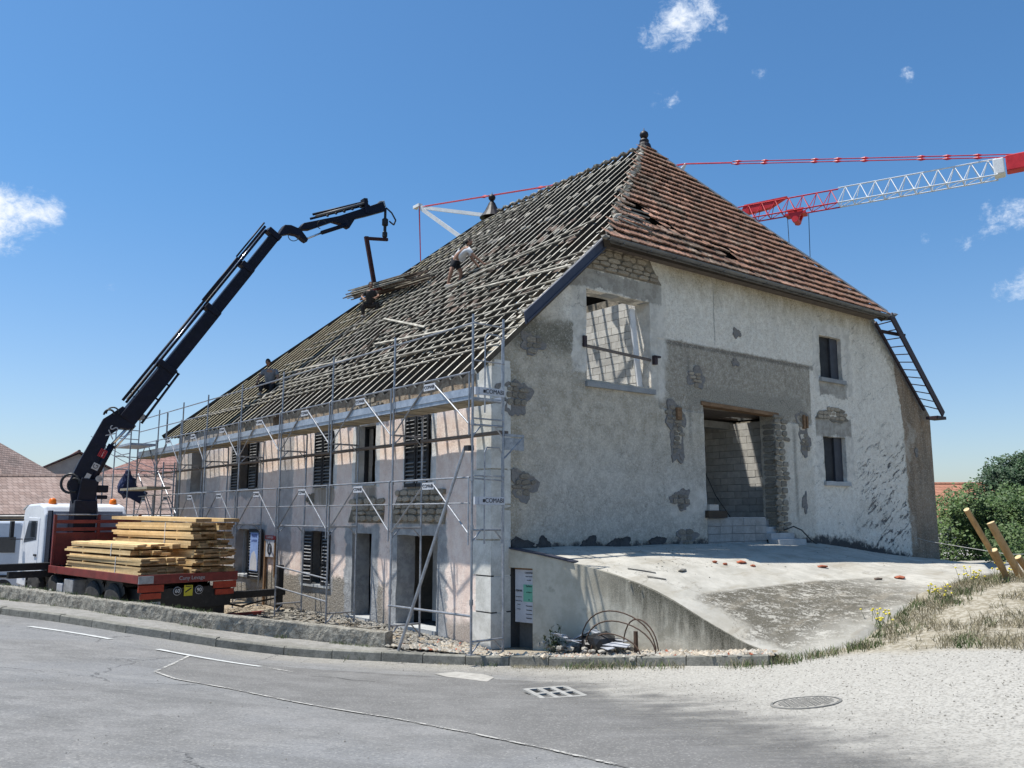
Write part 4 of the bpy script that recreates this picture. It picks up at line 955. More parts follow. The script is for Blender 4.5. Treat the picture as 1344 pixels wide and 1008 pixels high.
# exposed stone over the front doors and the broken place under the eaves
for (y0, y1, z0, z1, s_) in ((4.3, 6.05, 2.5, 3.05, 5), (1.65, 3.95, 2.5, 3.2, 6)):
    P_ = [(.03, y0, z0-.03), (.03, y1, z0-.03), (.03, y1-.15, z1*.5+z0*.5), (.03, y1-.45, z1+.05), (.03, y0+.5, z1+.08), (.03, y0-.05, z0+.3)]
    obj('exposed_core', MB().prism(P_, (-.05, 0, 0)), 'mortar', front)
    masonry(front, 'y', lambda a, b: True, y0+.1, y1-.35, z0, z1-.05, .15, 'stone', .2, .42, .035, s_)
obj('exposed_core', MB().prism([(.03, 4.1, 5.02), (.03, 6.3, 5.02), (.03, 6.1, 5.3), (.03, 5.2, 5.55), (.03, 4.4, 5.35)], (-.04, 0, 0)), 'mortar', front)
masonry(front, 'y', lambda a, b: ((a-5.2)/1.05)**2+((b-5.1)/.45)**2 < 1, 4.2, 6.2, 5.04, 5.5, .13, 'stone', .16, .3, .04, 8)
for (y0, z0, w_, h_) in ((2.75, 2.95, .9, .5), (8.3, 3.1, .5, .3)): blob_patch(front, 'y', y0, z0, w_*.5, h_*.5, 'mortar', int(y0*10), .001)
# quoin joints on the front corner: recessed dark lines as real gaps between quoin blocks
for k in range(8):
    w_ = .5 if k % 2 else .62
    obj('quoin', MB().box((.245, w_/2-.012, .36+.72*k), (.51, w_, .69)), pmat('quoin_%d' % k, (.62, .61, .57), (.46, .45, .41), 3, .95, 0, .5, 20, .01) if k == 0 else MATS['quoin_0'], front)

# shutters with real slats
def shutter(parent, y0, y1, z0, z1, x=-.03, label=None, ang=0):
    w_ = y1-y0; h_ = z1-z0
    Mx = Matrix.Translation((x, y0, z0)) @ Matrix.Rotation(ang, 4, 'Z')
    mb = MB(); t = .035
    mb.box((0, .03, h_/2), (t, .06, h_)).box((0, w_-.03, h_/2), (t, .06, h_)).box((0, w_/2, .04), (t, w_-.12, .08)).box((0, w_/2, h_-.04), (t, w_-.12, .08)).box((0, w_/2, h_*.42), (t, w_-.12, .07))
    mb.box((.028, w_/2, h_/2), (.006, w_-.08, h_-.08))
    sh = obj('shutter', mb, 'shutter', parent, Mx)
    n = int((h_-.16)/.085)
    me = MB().box((0, 0, 0), (.05, w_-.13, .012), Matrix.Rotation(R(-35), 3, 'Y')).mesh('slat'); me.materials.append(M['shutter_slat'])
    for k in range(n):
        z_ = .1+k*(h_-.2)/max(1, n-1)
        if abs(z_-h_*.42) < .05: continue
        o = bpy.data.objects.new('slat', me); link(o, sh, Mx @ Matrix.Translation((-.008, w_/2, z_)) @ Matrix.Rotation(R(random.uniform(-1.5, 1.5)), 4, 'X'))
    if label: sh['label'] = label
    return sh
shutter(front, 2.28, 2.76, 3.3, 4.95, -.05); shutter(front, 2.80, 3.28, 3.3, 4.95, -.05)
shutter(front, 7.0, 7.5, 3.4, 4.95, -.05); shutter(front, 7.54, 8.04, 3.4, 4.95, -.05)
shutter(front, 12.1, 12.7, 3.45, 5.02, -.05); shutter(front, 13.6, 14.2, 3.45, 5.02, -.05)
shutter(front, 7.0, 7.42, .82, 2.2, -.05); shutter(front, 7.98, 8.58, .82, 2.2, -.05)
shutter(front, 11.35, 12.35, .72, 2.24, -.09)
obj('door_frame', MB().box((.3, 4.78, 4.2), (.1, .08, 1.5)).box((.3, 5.74, 4.2), (.1, .06, 1.5)).box((.3, 5.26, 4.9), (.1, .9, .06)), 'shutter', front)
obj('inner_door_jamb', MB().box((.9, 2.95, 1.2), (.1, .9, 2.0)), 'concrete', farm)
obj('window_frame', MB().box((.3, 13.66, 1.5), (.08, .08, 1.4)).box((.3, 12.42, 1.5), (.08, .08, 1.4)).box((.3, 13.0, 2.2), (.08, 1.2, .06)), 'cement_light', front)
# poster on the shutter
po = thing('poster', (-.14, 11.9, 1.0), 'tall blue and white poster fixed to the lower left louvred shutter', 'poster')
obj('sheet', MB().box((-.135, 11.82, 1.55), (.006, .62, 1.15)), 'poster_sky', po)
obj('white_figure', MB().prism([(-.139, 11.56, 1.0), (-.139, 12.1, 1.0), (-.139, 12.08, 1.3), (-.139, 11.98, 1.5), (-.139, 11.8, 1.58), (-.139, 11.66, 1.45), (-.139, 11.56, 1.25)], (-.003, 0, 0)), 'sign_white', po)
fm = lambda y, z, x: frame((x, y, z), (0, -1, 0), (0, 0, 1))
text('lettering', 'MAIRIE', .14, fm(11.82, 2.03, -.142), 'ink_blue', po)
text('lettering', 'LA POSTE', .10, fm(11.82, 1.88, -.142), 'ink_blue', po)
# red framed warning sign
sg = thing('warning_sign', (-.05, 10.8, 1.2), 'red framed white site sign on the front wall beside the poster shutter', 'sign')
obj('post', MB().box((-.06, 11.12, .95), (.06, .09, 1.9)).box((-.06, 10.42, 1.35), (.05, .06, 1.0)), 'wood_old', sg)
obj('red_header', MB().box((-.07, 10.78, 2.0), (.03, .72, .12)), 'red_print', sg)
obj('plate', MB().box((-.07, 10.78, 1.68), (.02, .60, .50)), 'sign_white', sg)
obj('pictogram', MB().lathe((-.081, 10.78, 1.66), [(.17, 0), (.17, .004)], 20, (-1, 0, 0)), 'ink', sg)
obj('pictogram_hand', MB().box((-.087, 10.78, 1.62), (.003, .10, .12)).box((-.087, 10.74, 1.72), (.003, .03, .1)).box((-.087, 10.78, 1.73), (.003, .025, .12)).box((-.087, 10.82, 1.72), (.003, .03, .09)), 'sign_white', sg)
text('lettering', 'CHANTIER', .10, fm(10.78, 2.0, -.087), 'white_print', sg)

# ---- roof -----------------------------------------------------------------
def lz(x): return 6.14+.9*x           # plane of the left slope, top of rafters
AP = V((9.5, 4.2, 14.69)); RE = V((9.5, 12.5, 14.69))
frame_ = obj('roof_frame', MB().bar((9.5, 4.3, 14.35), (9.5, 12.5, 14.35), .16, .22), 'beam_dark', farm)
obj('wall_plate', MB().bar((0, .5, 5.86), (0, 19.4, 5.86), .2, .16), 'beam_dark', frame_)
def xr_end(y):
    if y < 4.2: return 3.05+(y+.45)/4.65*6.45
    if y > 12.5: return max(.2, 9.5-(y-12.5)/7.5*10.1)
    return 9.56
y_ = -.25; k = 0; rafters = []
nsl = V((-.9, 0, 1)).normalized()
while y_ < 19.7:
    xe = xr_end(y_); xf = -.62-random.uniform(0, .08)
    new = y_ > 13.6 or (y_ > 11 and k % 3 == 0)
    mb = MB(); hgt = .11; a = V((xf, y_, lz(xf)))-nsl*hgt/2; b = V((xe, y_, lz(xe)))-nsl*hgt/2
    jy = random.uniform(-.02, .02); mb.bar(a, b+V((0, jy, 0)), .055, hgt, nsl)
    ro_ = obj('rafter', mb, 'rafter_shade_side', frame_, mats=['rafter_new_shade_side', 'rafter_new'] if new else ['rafter_shade_side', 'rafter'])
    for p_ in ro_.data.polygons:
        if p_.normal.dot(nsl) > .9 or (p_.center-a).length < .2: p_.material_index = 1  # tops and feet take the pale tone, sides keep the painted shade
    rafters.append((y_, xe)); y_ += .45+random.uniform(-.015, .015); k += 1
# purlins and wall plates under the rafters
for (px_, y0, y1) in ((3.2, .4, 17), (6.3, 2.6, 14.8), (1.0, .5, 19)):
    obj('purlin', MB().bar((px_, y0, lz(px_)-.32), (px_, y1, lz(px_)-.32), .2, .22), 'beam_dark', frame_)
for yy in (4.7, 8.2, 11.8):
    obj('tie_beam', MB().bar((1.4, yy, 6.5), (18.4, yy, 6.5), .2, .22), 'beam_dark', frame_)
    obj('truss_rafter', MB().bar((.9, yy, 6.3), (9.5, yy, 14.05), .18, .2), 'beam_dark', frame_)
    obj('king_post', MB().bar((9.5, yy, 6.6), (9.5, yy, 14.2), .18, .18), 'beam_dark', frame_)
# hip rafters
obj('hip_rafter', MB().bar((3.0, -.45, 8.9), AP-V((0, 0, .12)), .14, .2), 'beam_dark', frame_)
obj('hip_rafter', MB().bar((15.5, -.45, 8.9), AP-V((0, 0, .12)), .14, .2), 'beam_dark', frame_)
obj('hip_rafter', MB().bar((-.55, 20.1, 5.6), RE-V((0, 0, .1)), .14, .2), 'beam_dark', frame_)
# battens nailed across the rafters
bm_ = 0
def batten(x, y0, y1, mt='batten', lift=.03):
    w_ = random.uniform(.03, .045); jx = random.uniform(-.05, .05); jx2 = jx+random.uniform(-.04, .04)
    a = V((x+jx, y0, lz(x+jx)))+nsl*lift; b = V((x+jx2, y1, lz(x+jx2)))+nsl*(lift+random.uniform(-.01, .015))
    obj('batten', MB().bar(a, b, w_, .028, nsl), mt, frame_)
xb = .5; row = 0
while xb < 5.0:
    y0 = -.32 if xb < 3 else (-.32+(xb-3.0)*.72 if xb < 3.6 else 5.0)
    yend = 15.2 - max(0, (xb-1.5))*.15 if xb > .6 else 17.6
    yy = y0
    while yy < yend:
        ln = random.uniform(2.2, 4.2); y2 = min(yy+ln, yend)
        if random.random() > .10: batten(xb, yy, y2)
        yy = y2 + (.02 if random.random() < .7 else random.uniform(.3, 1.2))
    xb += .32+random.uniform(-.02, .02); row += 1
while xb < 9.4:
    yend = 12.5+(9.5-xb)*.74; yy = 8.4+random.uniform(0, 1.8)+max(0, 6-xb)*0
    while yy < yend-.3:
        ln = random.uniform(1.5, 3.4); y2 = min(yy+ln, yend)
        if random.random() > .12: batten(xb, yy, y2)
        yy = y2 + (.02 if random.random() < .7 else random.uniform(.3, 1.0))
    xb += .32
for x_ in (.02, .2): batten(x_, -.3, 6.4, 'batten', .04); batten(x_, 6.5, 13.2, 'batten', .04); batten(x_, 13.3, 18.4, 'batten', .04)
# lumps of lime mortar lying between the rafters in rows over the purlins, tile scraps
lm = [MB().lump((0, 0, 0), (1, 1, 1), s_, 1).mesh('mortar_lump') for s_ in range(5)]
for me in lm: me.materials.append(M['lump'])
cnt = 0
for (xc, yc0, yc1, dens, sz_) in ((8.9, 4.2, 12.6, .95, .17), (7.6, 3.4, 12.2, .8, .17), (6.35, 2.3, 12.0, .85, .19), (5.0, 1.2, 10, .4, .15), (3.2, .2, 13, .12, .11)):
    yy = yc0
    while yy < yc1:
        if random.random() < dens:
            x_ = xc+random.uniform(-.16, .16); s_ = sz_*random.uniform(.6, 1.25)
            o = bpy.data.objects.new('mortar_lump', random.choice(lm))
            link(o, frame_, Matrix.Translation(V((x_, yy+.21+random.uniform(-.05, .05), lz(x_)-.03))) @ Matrix.Rotation(R(-42), 4, 'Y') @ Matrix.Diagonal((s_*2.0, s_*1.25, s_*.9, 1))); cnt += 1
        yy += .43
mb = MB()
for k in range(260):
    x_ = random.uniform(.1, 5.6)**1.0; y_ = random.uniform(.2, 13.0)
    if x_ > 3 and y_ < (x_-3)*.74: continue
    if mnoise.noise(V((x_*.8, y_*.5, 2))) < -.05: continue
    s_ = random.uniform(.03, .10); mb.lump((x_, y_, lz(x_)+.03), (s_*1.6, s_*random.uniform(1, 2.2), s_*.7), k, 1) if k % 3 == 0 else mb.box((x_, y_, lz(x_)+.035), (s_*1.7, s_*1.9, .015), Matrix.Rotation(R(-42+random.uniform(-12, 12)), 3, 'Y') @ Matrix.Rotation(random.uniform(0, 3), 3, 'Z'))
    mb.mi[-1] = 0
stuff(obj('roof_scraps', mb, 'lump', frame_))
mb = MB()
for k in range(150):
    x_ = random.uniform(1.0, 5.6); y_ = random.gauss(5.0, 2.8)
    if y_ < .4 or (x_ > 3 and y_ < (x_-3)*.74): continue
    s_ = random.uniform(.08, .2); mb.box((x_, y_, lz(x_)-.01), (s_*1.3, s_*1.6, .015), Matrix.Rotation(R(-42+random.uniform(-10, 10)), 3, 'Y') @ Matrix.Rotation(random.uniform(0, 3), 3, 'Z'))
stuff(obj('tile_scraps', mb, 'debris_wood', frame_))
# loose boards lying on the slope
for (x0, y0, x1, y1) in ((.9, 1.3, 1.5, 7.5), (1.0, 7.4, 1.35, 12.5), (.35, .6, .55, 5.8), (.5, 6, .6, 12), (3.9, 6.2, 4.1, 1.6), (4.6, 1.5, 3.6, 6.9), (2.4, .0, 2.9, 4.6), (1.6, 5, 3.0, 9.6)):
    obj('loose_board', MB().bar(V((x0, y0, lz(x0)))+nsl*.09, V((x1, y1, lz(x1)))+nsl*.09, .07, .03, nsl), 'batten', frame_)
obj('loose_pole', MB().tube(V((2.1, 8.3, lz(2.1)))+nsl*.08, V((.5, 7.0, lz(.5)))+nsl*.08, .03), 'beam_dark', frame_)
# lime flashing lumps along the verge
for k in range(14):
    x_ = .9+k*.17; obj('verge_mortar', MB().lump((x_, -.14+random.uniform(-.06, .06), lz(x_)+.06), (.34, .28, .12), k+40, 1), 'lump', frame_)
# broken ridge pieces
for k in range(19):
    yy = 4.5+k*.43
    obj('ridge_piece', MB().lump((9.5, yy+.2, 14.74), (.26, .26, .16), k+11, 1), 'lump', frame_)
    obj('ridge_tip', MB().bar((9.42, yy, 14.62), (9.66, yy+.06, 14.86), .08, .07), 'beam_dark', frame_)

# remaining slopes that are not seen from the street: right side and far hip, still boarded
rs = obj('right_slope', MB().prism([(9.6, 4.5, 14.5), (15.6, .5, 9.1), (19.2, .6, 5.9), (19.9, 20.2, 5.4), (9.6, 12.4, 14.5)], (.06, 0, .07)), 'underlay', farm)
obj('far_hip_slope', MB().prism([(9.5, 12.4, 14.52), (-.2, 19.9, 5.6), (19.7, 20.2, 5.6)], (0, .05, .06)), 'underlay', farm)

# hip with clay tiles
C1 = V((3.0, -.5, 8.98)); C2 = V((15.6, -.5, 9.03))
deck = obj('tiled_hip', MB().prism([C1+V((.1, .1, -.05)), C2+V((-.1, .1, -.05)), AP-V((0, 0, .12))], (0, .06, -.05)), 'underlay', farm)
upv = (V((9.5, 4.2, 14.69))-V((9.5, -.5, 8.98))); SL = upv.length; upn = upv.normalized(); hn = V((1, 0, 0)).cross(upn).normalized()
def tile_mesh():
    prof = [(-.118, 0), (-.10, .018), (-.075, .004), (-.02, .002), (0, .014), (.02, .002), (.075, .002), (.10, .014), (.122, .010)]
    vs = []; n = len(prof)
    for (yy, lift, th) in ((0, .085, 0), (.40, .0, 0)):
        for (x_, z_) in prof: vs.append((x_, yy, z_+lift))
    for (yy, lift) in ((0, .045),):
        for (x_, z_) in prof: vs.append((x_, yy, z_+lift))
    fs = [(i, i+1, n+i+1, n+i) for i in range(n-1)] + [(2*n+i, 2*n+i+1, i+1, i) for i in range(n-1)]
    return MB().add(vs, fs).mesh('tile', fix=False)
tm = tile_mesh(); tm.materials.append(M['tile'])
tiles = []
rows_ = 22; ex = SL/rows_
for r_ in range(rows_):
    d0 = r_*ex; f = d0/SL; x0 = C1.x+(9.5-C1.x)*f; x1 = C2.x+(9.5-C2.x)*f; x_ = x0+.1+(.12 if r_ % 2 else 0)
    while x_ < x1-.08:
        base = V((x_, -.5, 8.98))+upn*d0+hn*.045
        dam = math.exp(-(((x_-5.6)/1.3)**2+((d0-1.35)/.42)**2)) + .8*math.exp(-(((x_-8.2)/.8)**2+((d0-.9)/.3)**2)) + .6*math.exp(-(((x_-4.6)/.7)**2+((d0-2.0)/.5)**2))
        if random.random() > dam*.55:
            rot = Matrix.Rotation(R(random.gauss(0, 1.7+9*dam)), 4, 'Z') @ Matrix.Rotation(R(random.gauss(0, 1.1+3*dam)), 4, 'X')
            sag = -.03*math.exp(-((x_-10)/3)**2)*math.sin(f*3)
            mw = frame(base+V((random.uniform(-.006, .006), 0, 0))+upn*random.uniform(-.022, .022)+hn*(sag+random.uniform(0, .008)+.02*dam), (1, 0, 0), upn) @ rot
            tiles.append(((base-CAM).length, mw))
        x_ += .238
tiles.sort(key=lambda t: t[0])
for d_, mw in tiles[:298]: link(bpy.data.objects.new('tile', tm), deck, mw)
mb = MB()
tv = [v.co.copy() for v in tm.vertices]; tf = [tuple(p.vertices) for p in tm.polygons]
for d_, mw in tiles[298:]: mb.add([mw @ v for v in tv], tf)
me = mb.mesh('tile_field', fix=False)
stuff(obj('tile_field', me, 'tile', deck))
# mortar and broken tiles along the near hip
for k in range(26):
    f = k/25; p = C1.lerp(AP, f)+V((0, 0, .05))
    obj('hip_mortar', MB().lump(p+V((random.uniform(-.04, .04), random.uniform(-.04, .04), 0)), (random.uniform(.22, .34), random.uniform(.2, .3), random.uniform(.12, .22)), k+5, 1), 'lump', deck)
for k in range(22):
    f = random.random(); p = C1.lerp(AP, f)+V((random.uniform(0, .25), 0, .08)); obj('broken_tile', MB().box(p, (.2, .14, .02), Matrix.Rotation(random.uniform(-1, 1), 3, 'X') @ Matrix.Rotation(random.uniform(0, 3), 3, 'Z')), 'tile' if k % 3 else 'lump', deck)
obj('hip_flashing', MB().bar(C2+V((0, 0, .1)), AP+V((0, 0, .06)), .16, .05), 'zinc_light', farm)
for k in range(5): obj('exposed_lath', MB().bar((3.9+.12*k, .35+.16*k-.3, 9.95+.17*k-.1), (4.9+.1*k, .2+.1*k-.3, 9.75+.17*k-.1), .03, .03), 'batten', deck)
# gutter along the hip eave
gu = MB()
for k in range(12):
    a = math.pi+math.pi*k/11
    gu.v.append((2.95, -.58+.065*math.cos(a), 9.0+.065*math.sin(a))); gu.v.append((15.75, -.58+.065*math.cos(a), 9.0+.065*math.sin(a)))
for k in range(11): gu.f.append((2*k, 2*k+2, 2*k+3, 2*k+1)); gu.mi.append(0)
go = obj('gutter', gu, 'zinc', farm); sm_ = go.modifiers.new('thickness', 'SOLIDIFY'); sm_.thickness = .006
for k in range(14): obj('gutter_bracket', MB().box((3.4+k*.93, -.56, 8.96), (.02, .14, .10)), 'zinc', go)
obj('eave_board', MB().box((9.3, -.49, 8.95), (12.5, .03, .08)), 'zinc', farm)
obj('soffit', MB().box((9.3, -.24, 8.95), (12.3, .47, .03)), 'plank_old', farm)
obj('corner_spout', MB().prism([(15.6, -.66, 9.0), (16.0, -.68, 9.08), (15.8, -.5, 8.88), (15.5, -.4, 8.84)], (0, .1, .06)), 'zinc', farm)
# verges
fv = MB().prism([(.66, -.34, 6.66), (3.28, -.34, 9.0), (3.28, -.34, 9.27), (.62, -.34, 6.93)], (0, .04, 0)); obj('blue_verge_board', fv, 'fascia_blue', farm, bevel=.005)
obj('blue_verge_board', MB().prism([(.70, -.36, 6.70), (3.26, -.36, 8.98), (3.26, -.36, 9.02), (.68, -.36, 6.74)], (0, .02, 0)), 'fascia_blue', farm)
obj('zinc_scrap', MB().box((3.05, -.1, 8.72), (.35, .2, .02), Matrix.Rotation(R(-20), 3, 'Y')), 'fascia_blue', farm)
obj('verge_cap', MB().bar((.7, -.27, 6.96), (3.3, -.27, 9.30), .10, .02, (-.67, 0, .74)), 'zinc', farm)
vg = obj('verge_board', MB().bar((15.62, -.62, 9.02), (18.72, -.62, 6.02), .05, .24, (0, 0, 1)).box((18.55, -.45, 5.9), (.6, .4, .1)), 'barge', farm)
obj('verge_board', MB().bar((15.55, -.12, 8.85), (18.45, -.12, 6.2), .07, .09), 'barge', farm)
for k in range(12):
    f = (k+.5)/12; a = V((15.6, -.1, 8.85)).lerp(V((18.4, -.1, 6.2)), f)+V((0, 0, .05)); b = V((15.7, -.6, 8.98)).lerp(V((18.7, -.6, 6.05)), f)
    obj('batten_end', MB().bar(a, b, .035, .03), 'barge', vg)
obj('strut', MB().bar((15.8, -.1, 8.6), (16.5, -.6, 8.45), .07, .1), 'barge', vg)
# finials
for (p, lb, s_) in ((AP, 'dark turned ball finial at the peak where the tiled hip meets the ridge', 1.0), (RE+V((0, .0, 0)), 'dark ball finial at the far left end of the stripped ridge', 1.25)):
    fi = thing('roof_finial', tuple(p), lb, 'finial', 'finials on the roof ridge')
    if s_ == 1.0: prof = [(.24, -.08), (.21, .05), (.15, .12), (.16, .2), (.12, .26), (.06, .30)]
    else: prof = [(.50, -.15), (.30, .12), (.19, .34), (.13, .48), (.09, .52), (.07, .60)]
    obj('cone', MB().lathe(p, prof, 16), 'finial', fi)
    zt_ = prof[-1][1]
    obj('ball', MB().lathe(p+V((0, 0, zt_-.02)), [(.05, 0), (.12, .04), (.15, .12), (.13, .2), (.06, .26), (.015, .28), (.012, .36)], 16), 'finial', fi, smooth=True)

# ------------------------------------------------------------------ scaffolding
BY = [-.78, 2.15, 5.08, 8.03, 10.99, 13.9, 16.35, 19.1, 21.6]
scf = thing('scaffold', (-1.05, -.78, 0), 'galvanised frame scaffold running the length of the pink farmhouse front', 'scaffold')
OX, IX = -1.05, -.30
def tubeo(name, p, q, r=.024, mt='steel', n=8, parent=None): return obj(name, MB().tube(p, q, r, n), mt, parent or scf, smooth=False)
for i, y_ in enumerate(BY):
    g0 = yz(OX, y_) if i else .1; gi = yz(IX, y_)
    st1 = tubeo('standard', (OX, y_, g0), (OX, y_, 6.55))
    for zc in (1.05, 2.42, 3.35, 4.42, 5.4):
        obj('coupler', MB().lathe((OX, y_, zc-.05), [(.036, 0), (.036, .1)], 8), 'steel', st1)
    tubeo('standard', (IX, y_, gi), (IX, y_, 6.55 if i == 0 else 4.86))
    for x_, gg in ((OX, g0), (IX, gi)): obj('base_plate', MB().box((x_, y_, gg+.01), (.15, .15, .012)).tube((x_, y_, gg), (x_, y_, gg+.22), .017), 'steel', scf)
    for z_ in (.34, 2.38, 4.38):
        obj('transom', MB().tube((OX, y_, z_), (IX, y_, z_), .022, 8).tube((OX+.22, y_, z_), (OX, y_, z_-.22), .014, 6).tube((IX-.22, y_, z_), (IX, y_, z_-.22), .014, 6), 'steel', scf)
    obj('transom', MB().tube((OX, y_, 4.86), (IX, y_, 4.86), .022, 8), 'steel', scf)
    if i: obj('bracket', MB().tube((OX+.0, y_+.0, 4.86), (OX+.02, y_+.03, 4.3), .02, 6), 'steel', scf)
for i in range(len(BY)-1):
    a, b = BY[i], BY[i+1]; mid = (a+b)/2
    # guard-rail frames on two lifts: top rail, mid rail, chevron and name plate
    for (zt, zb, nm, zm) in ((3.37, 2.30, 'guard_rail', 2.88), (5.40, 4.38, 'guard_rail', None)):
        mb = MB().tube((OX-.03, a+.04, zt), (OX-.03, b-.04, zt), .019, 8)
        if zm: mb.tube((OX-.03, a+.04, zm), (OX-.03, b-.04, zm), .015, 6)
        mb.tube((OX-.03, a+.05, zb), (OX-.03, mid-.18, zt-.1), .017, 6); mb.tube((OX-.03, b-.05, zb), (OX-.03, mid+.18, zt-.1), .017, 6)
        mb.tube((OX-.04, a+.06, zb-.2), (OX-.04, a+.06, zt), .017, 6); mb.tube((OX-.04, b-.06, zb+.25), (OX-.04, b-.06, zt), .013, 6)
        gr_ = obj(nm, mb, 'steel', scf)
        pl = obj('name_plate', MB().box((OX-.035, mid, zt-.13), (.012, .42, .14)), 'sign_white', gr_)
        text('lettering', 'COMABI', .10, fm(mid, zt-.13, OX-.045), 'ink', gr_)
    # ledgers
    tubeo('ledger', (OX+.02, a, 2.38), (OX+.02, b, 2.38), .02) if i % 3 == 2 else None
    tubeo('top_rail', (OX, a-.05, 6.37), (OX, b+.05, 6.37), .020)
    if i > 4: tubeo('top_rail', (OX, a-.05, 5.9), (OX, b+.05, 5.9), .020)
    # deck at the eaves with toe boards
    dk = obj('deck', MB().box((OX+.37, mid, 4.90), (.70, b-a-.02, .04)).box((OX+.02, mid, 4.92), (.03, b-a-.02, .09)).box((OX+.72, mid, 4.92), (.03, b-a-.02, .09)), 'alu', scf)
    obj('deck_underside', MB().box((OX+.37, mid, 4.872), (.64, b-a-.1, .012)), 'plywood', dk)
    for k in range(3): obj('deck_rung', MB().box((OX+.37, a+(k+.8)*(b-a)/3.6, 4.862), (.64, .04, .016)), 'plywood', dk)
    tb = obj('toe_board', MB().box((OX+.0, mid, 5.03), (.025, b-a-.06, .15)), 'alu', scf)
    # dark boards on the inner brackets
    obj('inner_board', MB().box((IX+.02, mid, 4.28), (.22, b-a+.1*(i % 2), .05)), 'plank_old', scf)
    if i in (0, 2): pass
# low rails by the first bays
tubeo('rail', (OX, BY[0], .80), (OX, BY[1]+.05, .76)); 
obj('end_rail_frame', MB().tube((OX, BY[2], 1.15), (OX, BY[3], 1.32), .02).tube((OX, BY[2], .62), (OX, BY[3], .78), .02), 'steel', scf)
tubeo('diagonal_brace', (OX-.06, -.62, 3.95), (-1.75, .62, yz(-1.75, .62)), .03)
obj('brace_clamp', MB().box((OX-.02, -.70, 3.93), (.14, .14, .1)), 'black', scf)
# end frame with hoops and name boards
for (z0, zt) in ((2.42, 3.95), (4.92, 6.18)):
    obj('end_guard_frame', MB().path([(OX+.25, -.84, z0-.3), (OX+.25, -.84, zt-.1), (OX+.3, -.84, zt), (IX-.15, -.84, zt), (IX-.08, -.84, zt-.1), (IX-.08, -.84, z0-.3)], .016), 'steel', scf)
    tubeo('end_rail', (OX, -.82, zt-.55), (IX, -.82, zt-.55), .014)
for z_ in (5.03, 2.93):
    eb = obj('end_toe_board', MB().box(((OX+IX)/2+.02, -.88, z_), (.62, .025, .15)).box((OX+.06, -.85, z_), (.12, .05, .15)), 'sign_white', scf)
    text('lettering', 'COMABI', .12, frame(((OX+IX)/2+.08, -.896, z_), (1, 0, 0), (0, 0, 1)), 'ink', eb)
    obj('logo_square', MB().box((OX+.2, -.894, z_), (.055, .002, .06)), 'ink', eb)
tubeo('end_rail', (OX, -.8, 4.5), (IX, -.8, 4.5), .016); tubeo('end_rail', (OX, -.8, 3.35), (IX, -.8, 3.32), .014); tubeo('end_rail', (OX, -.8, 6.37), (IX, -.8, 6.37), .016)
obj('side_bracket', MB().box((IX+.26, -.8, 4.22), (.5, .03, .05)).box((IX+.26, -.8, 4.05), (.5, .012, .24)).tube((IX, -.8, 3.75), (IX+.5, -.8, 4.2), .016), 'steel', scf)
# access tower at the far end with ladder, braces and rails
for (x_, y_) in ((-1.95, 19.3), (-1.95, 21.4), (-2.5, 20.6)): tubeo('standard', (x_, y_, -.1), (x_, y_, 6.3))
for z_ in (2.4, 4.4, 4.9, 5.6, 5.95): tubeo('rail', (-1.95, 19.3, z_), (-1.95, 21.4, z_), .018); tubeo('rail', (-1.95, 21.4, z_), (-1.05, 21.6, z_), .018)
obj('landing_deck', MB().box((-1.5, 20.4, 5.25), (.9, 2.1, .08)), 'alu', scf)
obj('landing_deck', MB().box((-1.5, 18.8, 3.6), (.8, 3.4, .08)), 'plywood', scf)
for k in range(2):
    a = V((-.75, 15.4+k*3.2, .4+k*2.1)); b = V((-.65, 17.4+k*1.5, 2.6+k*2.0))
    ld = obj('ladder', MB().bar(a+V((-.2, 0, 0)), b+V((-.2, 0, 0)), .04, .05).bar(a+V((.2, 0, 0)), b+V((.2, 0, 0)), .04, .05), 'alu', scf)
    for q in range(9): p = a.lerp(b, (q+.5)/9); obj('rung', MB().tube(p-V((.2, 0, 0)), p+V((.2, 0, 0)), .014, 6), 'alu', ld)
tubeo('brace', (-1.0, 16.4, 2.5), (-1.0, 19.1, 4.3), .02); tubeo('brace', (-1.0, 19.1, 2.5), (-1.0, 21.6, 4.3), .02)
tubeo('jack_post', (-.9, 18.6, 4.9), (-.9, 18.6, 6.4), .03); tubeo('jack_post', (-.6, 17.9, 4.9), (-.6, 17.9, 6.1), .03)
# navy bag on the corner
bag = thing('hanging_bag', (-1.35, 21.3, 3.3), 'dark navy bag hanging from the far left corner of the scaffold', 'bag')
obj('body', MB().lump((-1.45, 21.3, 3.75), (.65, .5, .95), 8, 2), 'navy_cloth', bag); obj('neck', MB().lathe((-1.45, 21.3, 4.1), [(.2, 0), (.12, .12), (.1, .25), (.03, .3)], 10), 'navy_cloth', bag)
obj('flap', MB().box((-1.2, 21.1, 3.5), (.8, .1, .5), Matrix.Rotation(R(30), 3, 'Y')), 'navy_cloth', bag)

# ------------------------------------------------------------------ truck with loader crane
HD = V((-.1234, .9923, 0)).normalized(); LF = V((-HD.y, HD.x, 0))
TO = V((-3.33, 8.0, -.03)); TM = frame(TO, HD, LF)          # x forward, y left, z up
trk = thing('crane_truck', tuple(TO), 'white cabbed flatbed truck with red platform and dark loader crane parked behind the low wall', 'truck', rz=math.atan2(HD.y, HD.x))
def tp(name, mb, mat, bevel=0, parent=None, smooth=False, mats=None): return obj(name, mb, mat, parent or trk, TM.copy(), smooth, bevel, mats)
tp('chassis', MB().box((4.4, .42, .82), (8.2, .12, .26)).box((4.4, -.42, .82), (8.2, .12, .26)).box((1.0, 0, .82), (.2, .9, .2)).box((4.2, 0, .82), (.2, .9, .2)).box((.12, 0, .66), (.16, 2.3, .5)).box((.2, 0, .3), (.1, 2.1, .35)).box((.9, 0, .62), (1.4, 1.9, .5)), 'black')
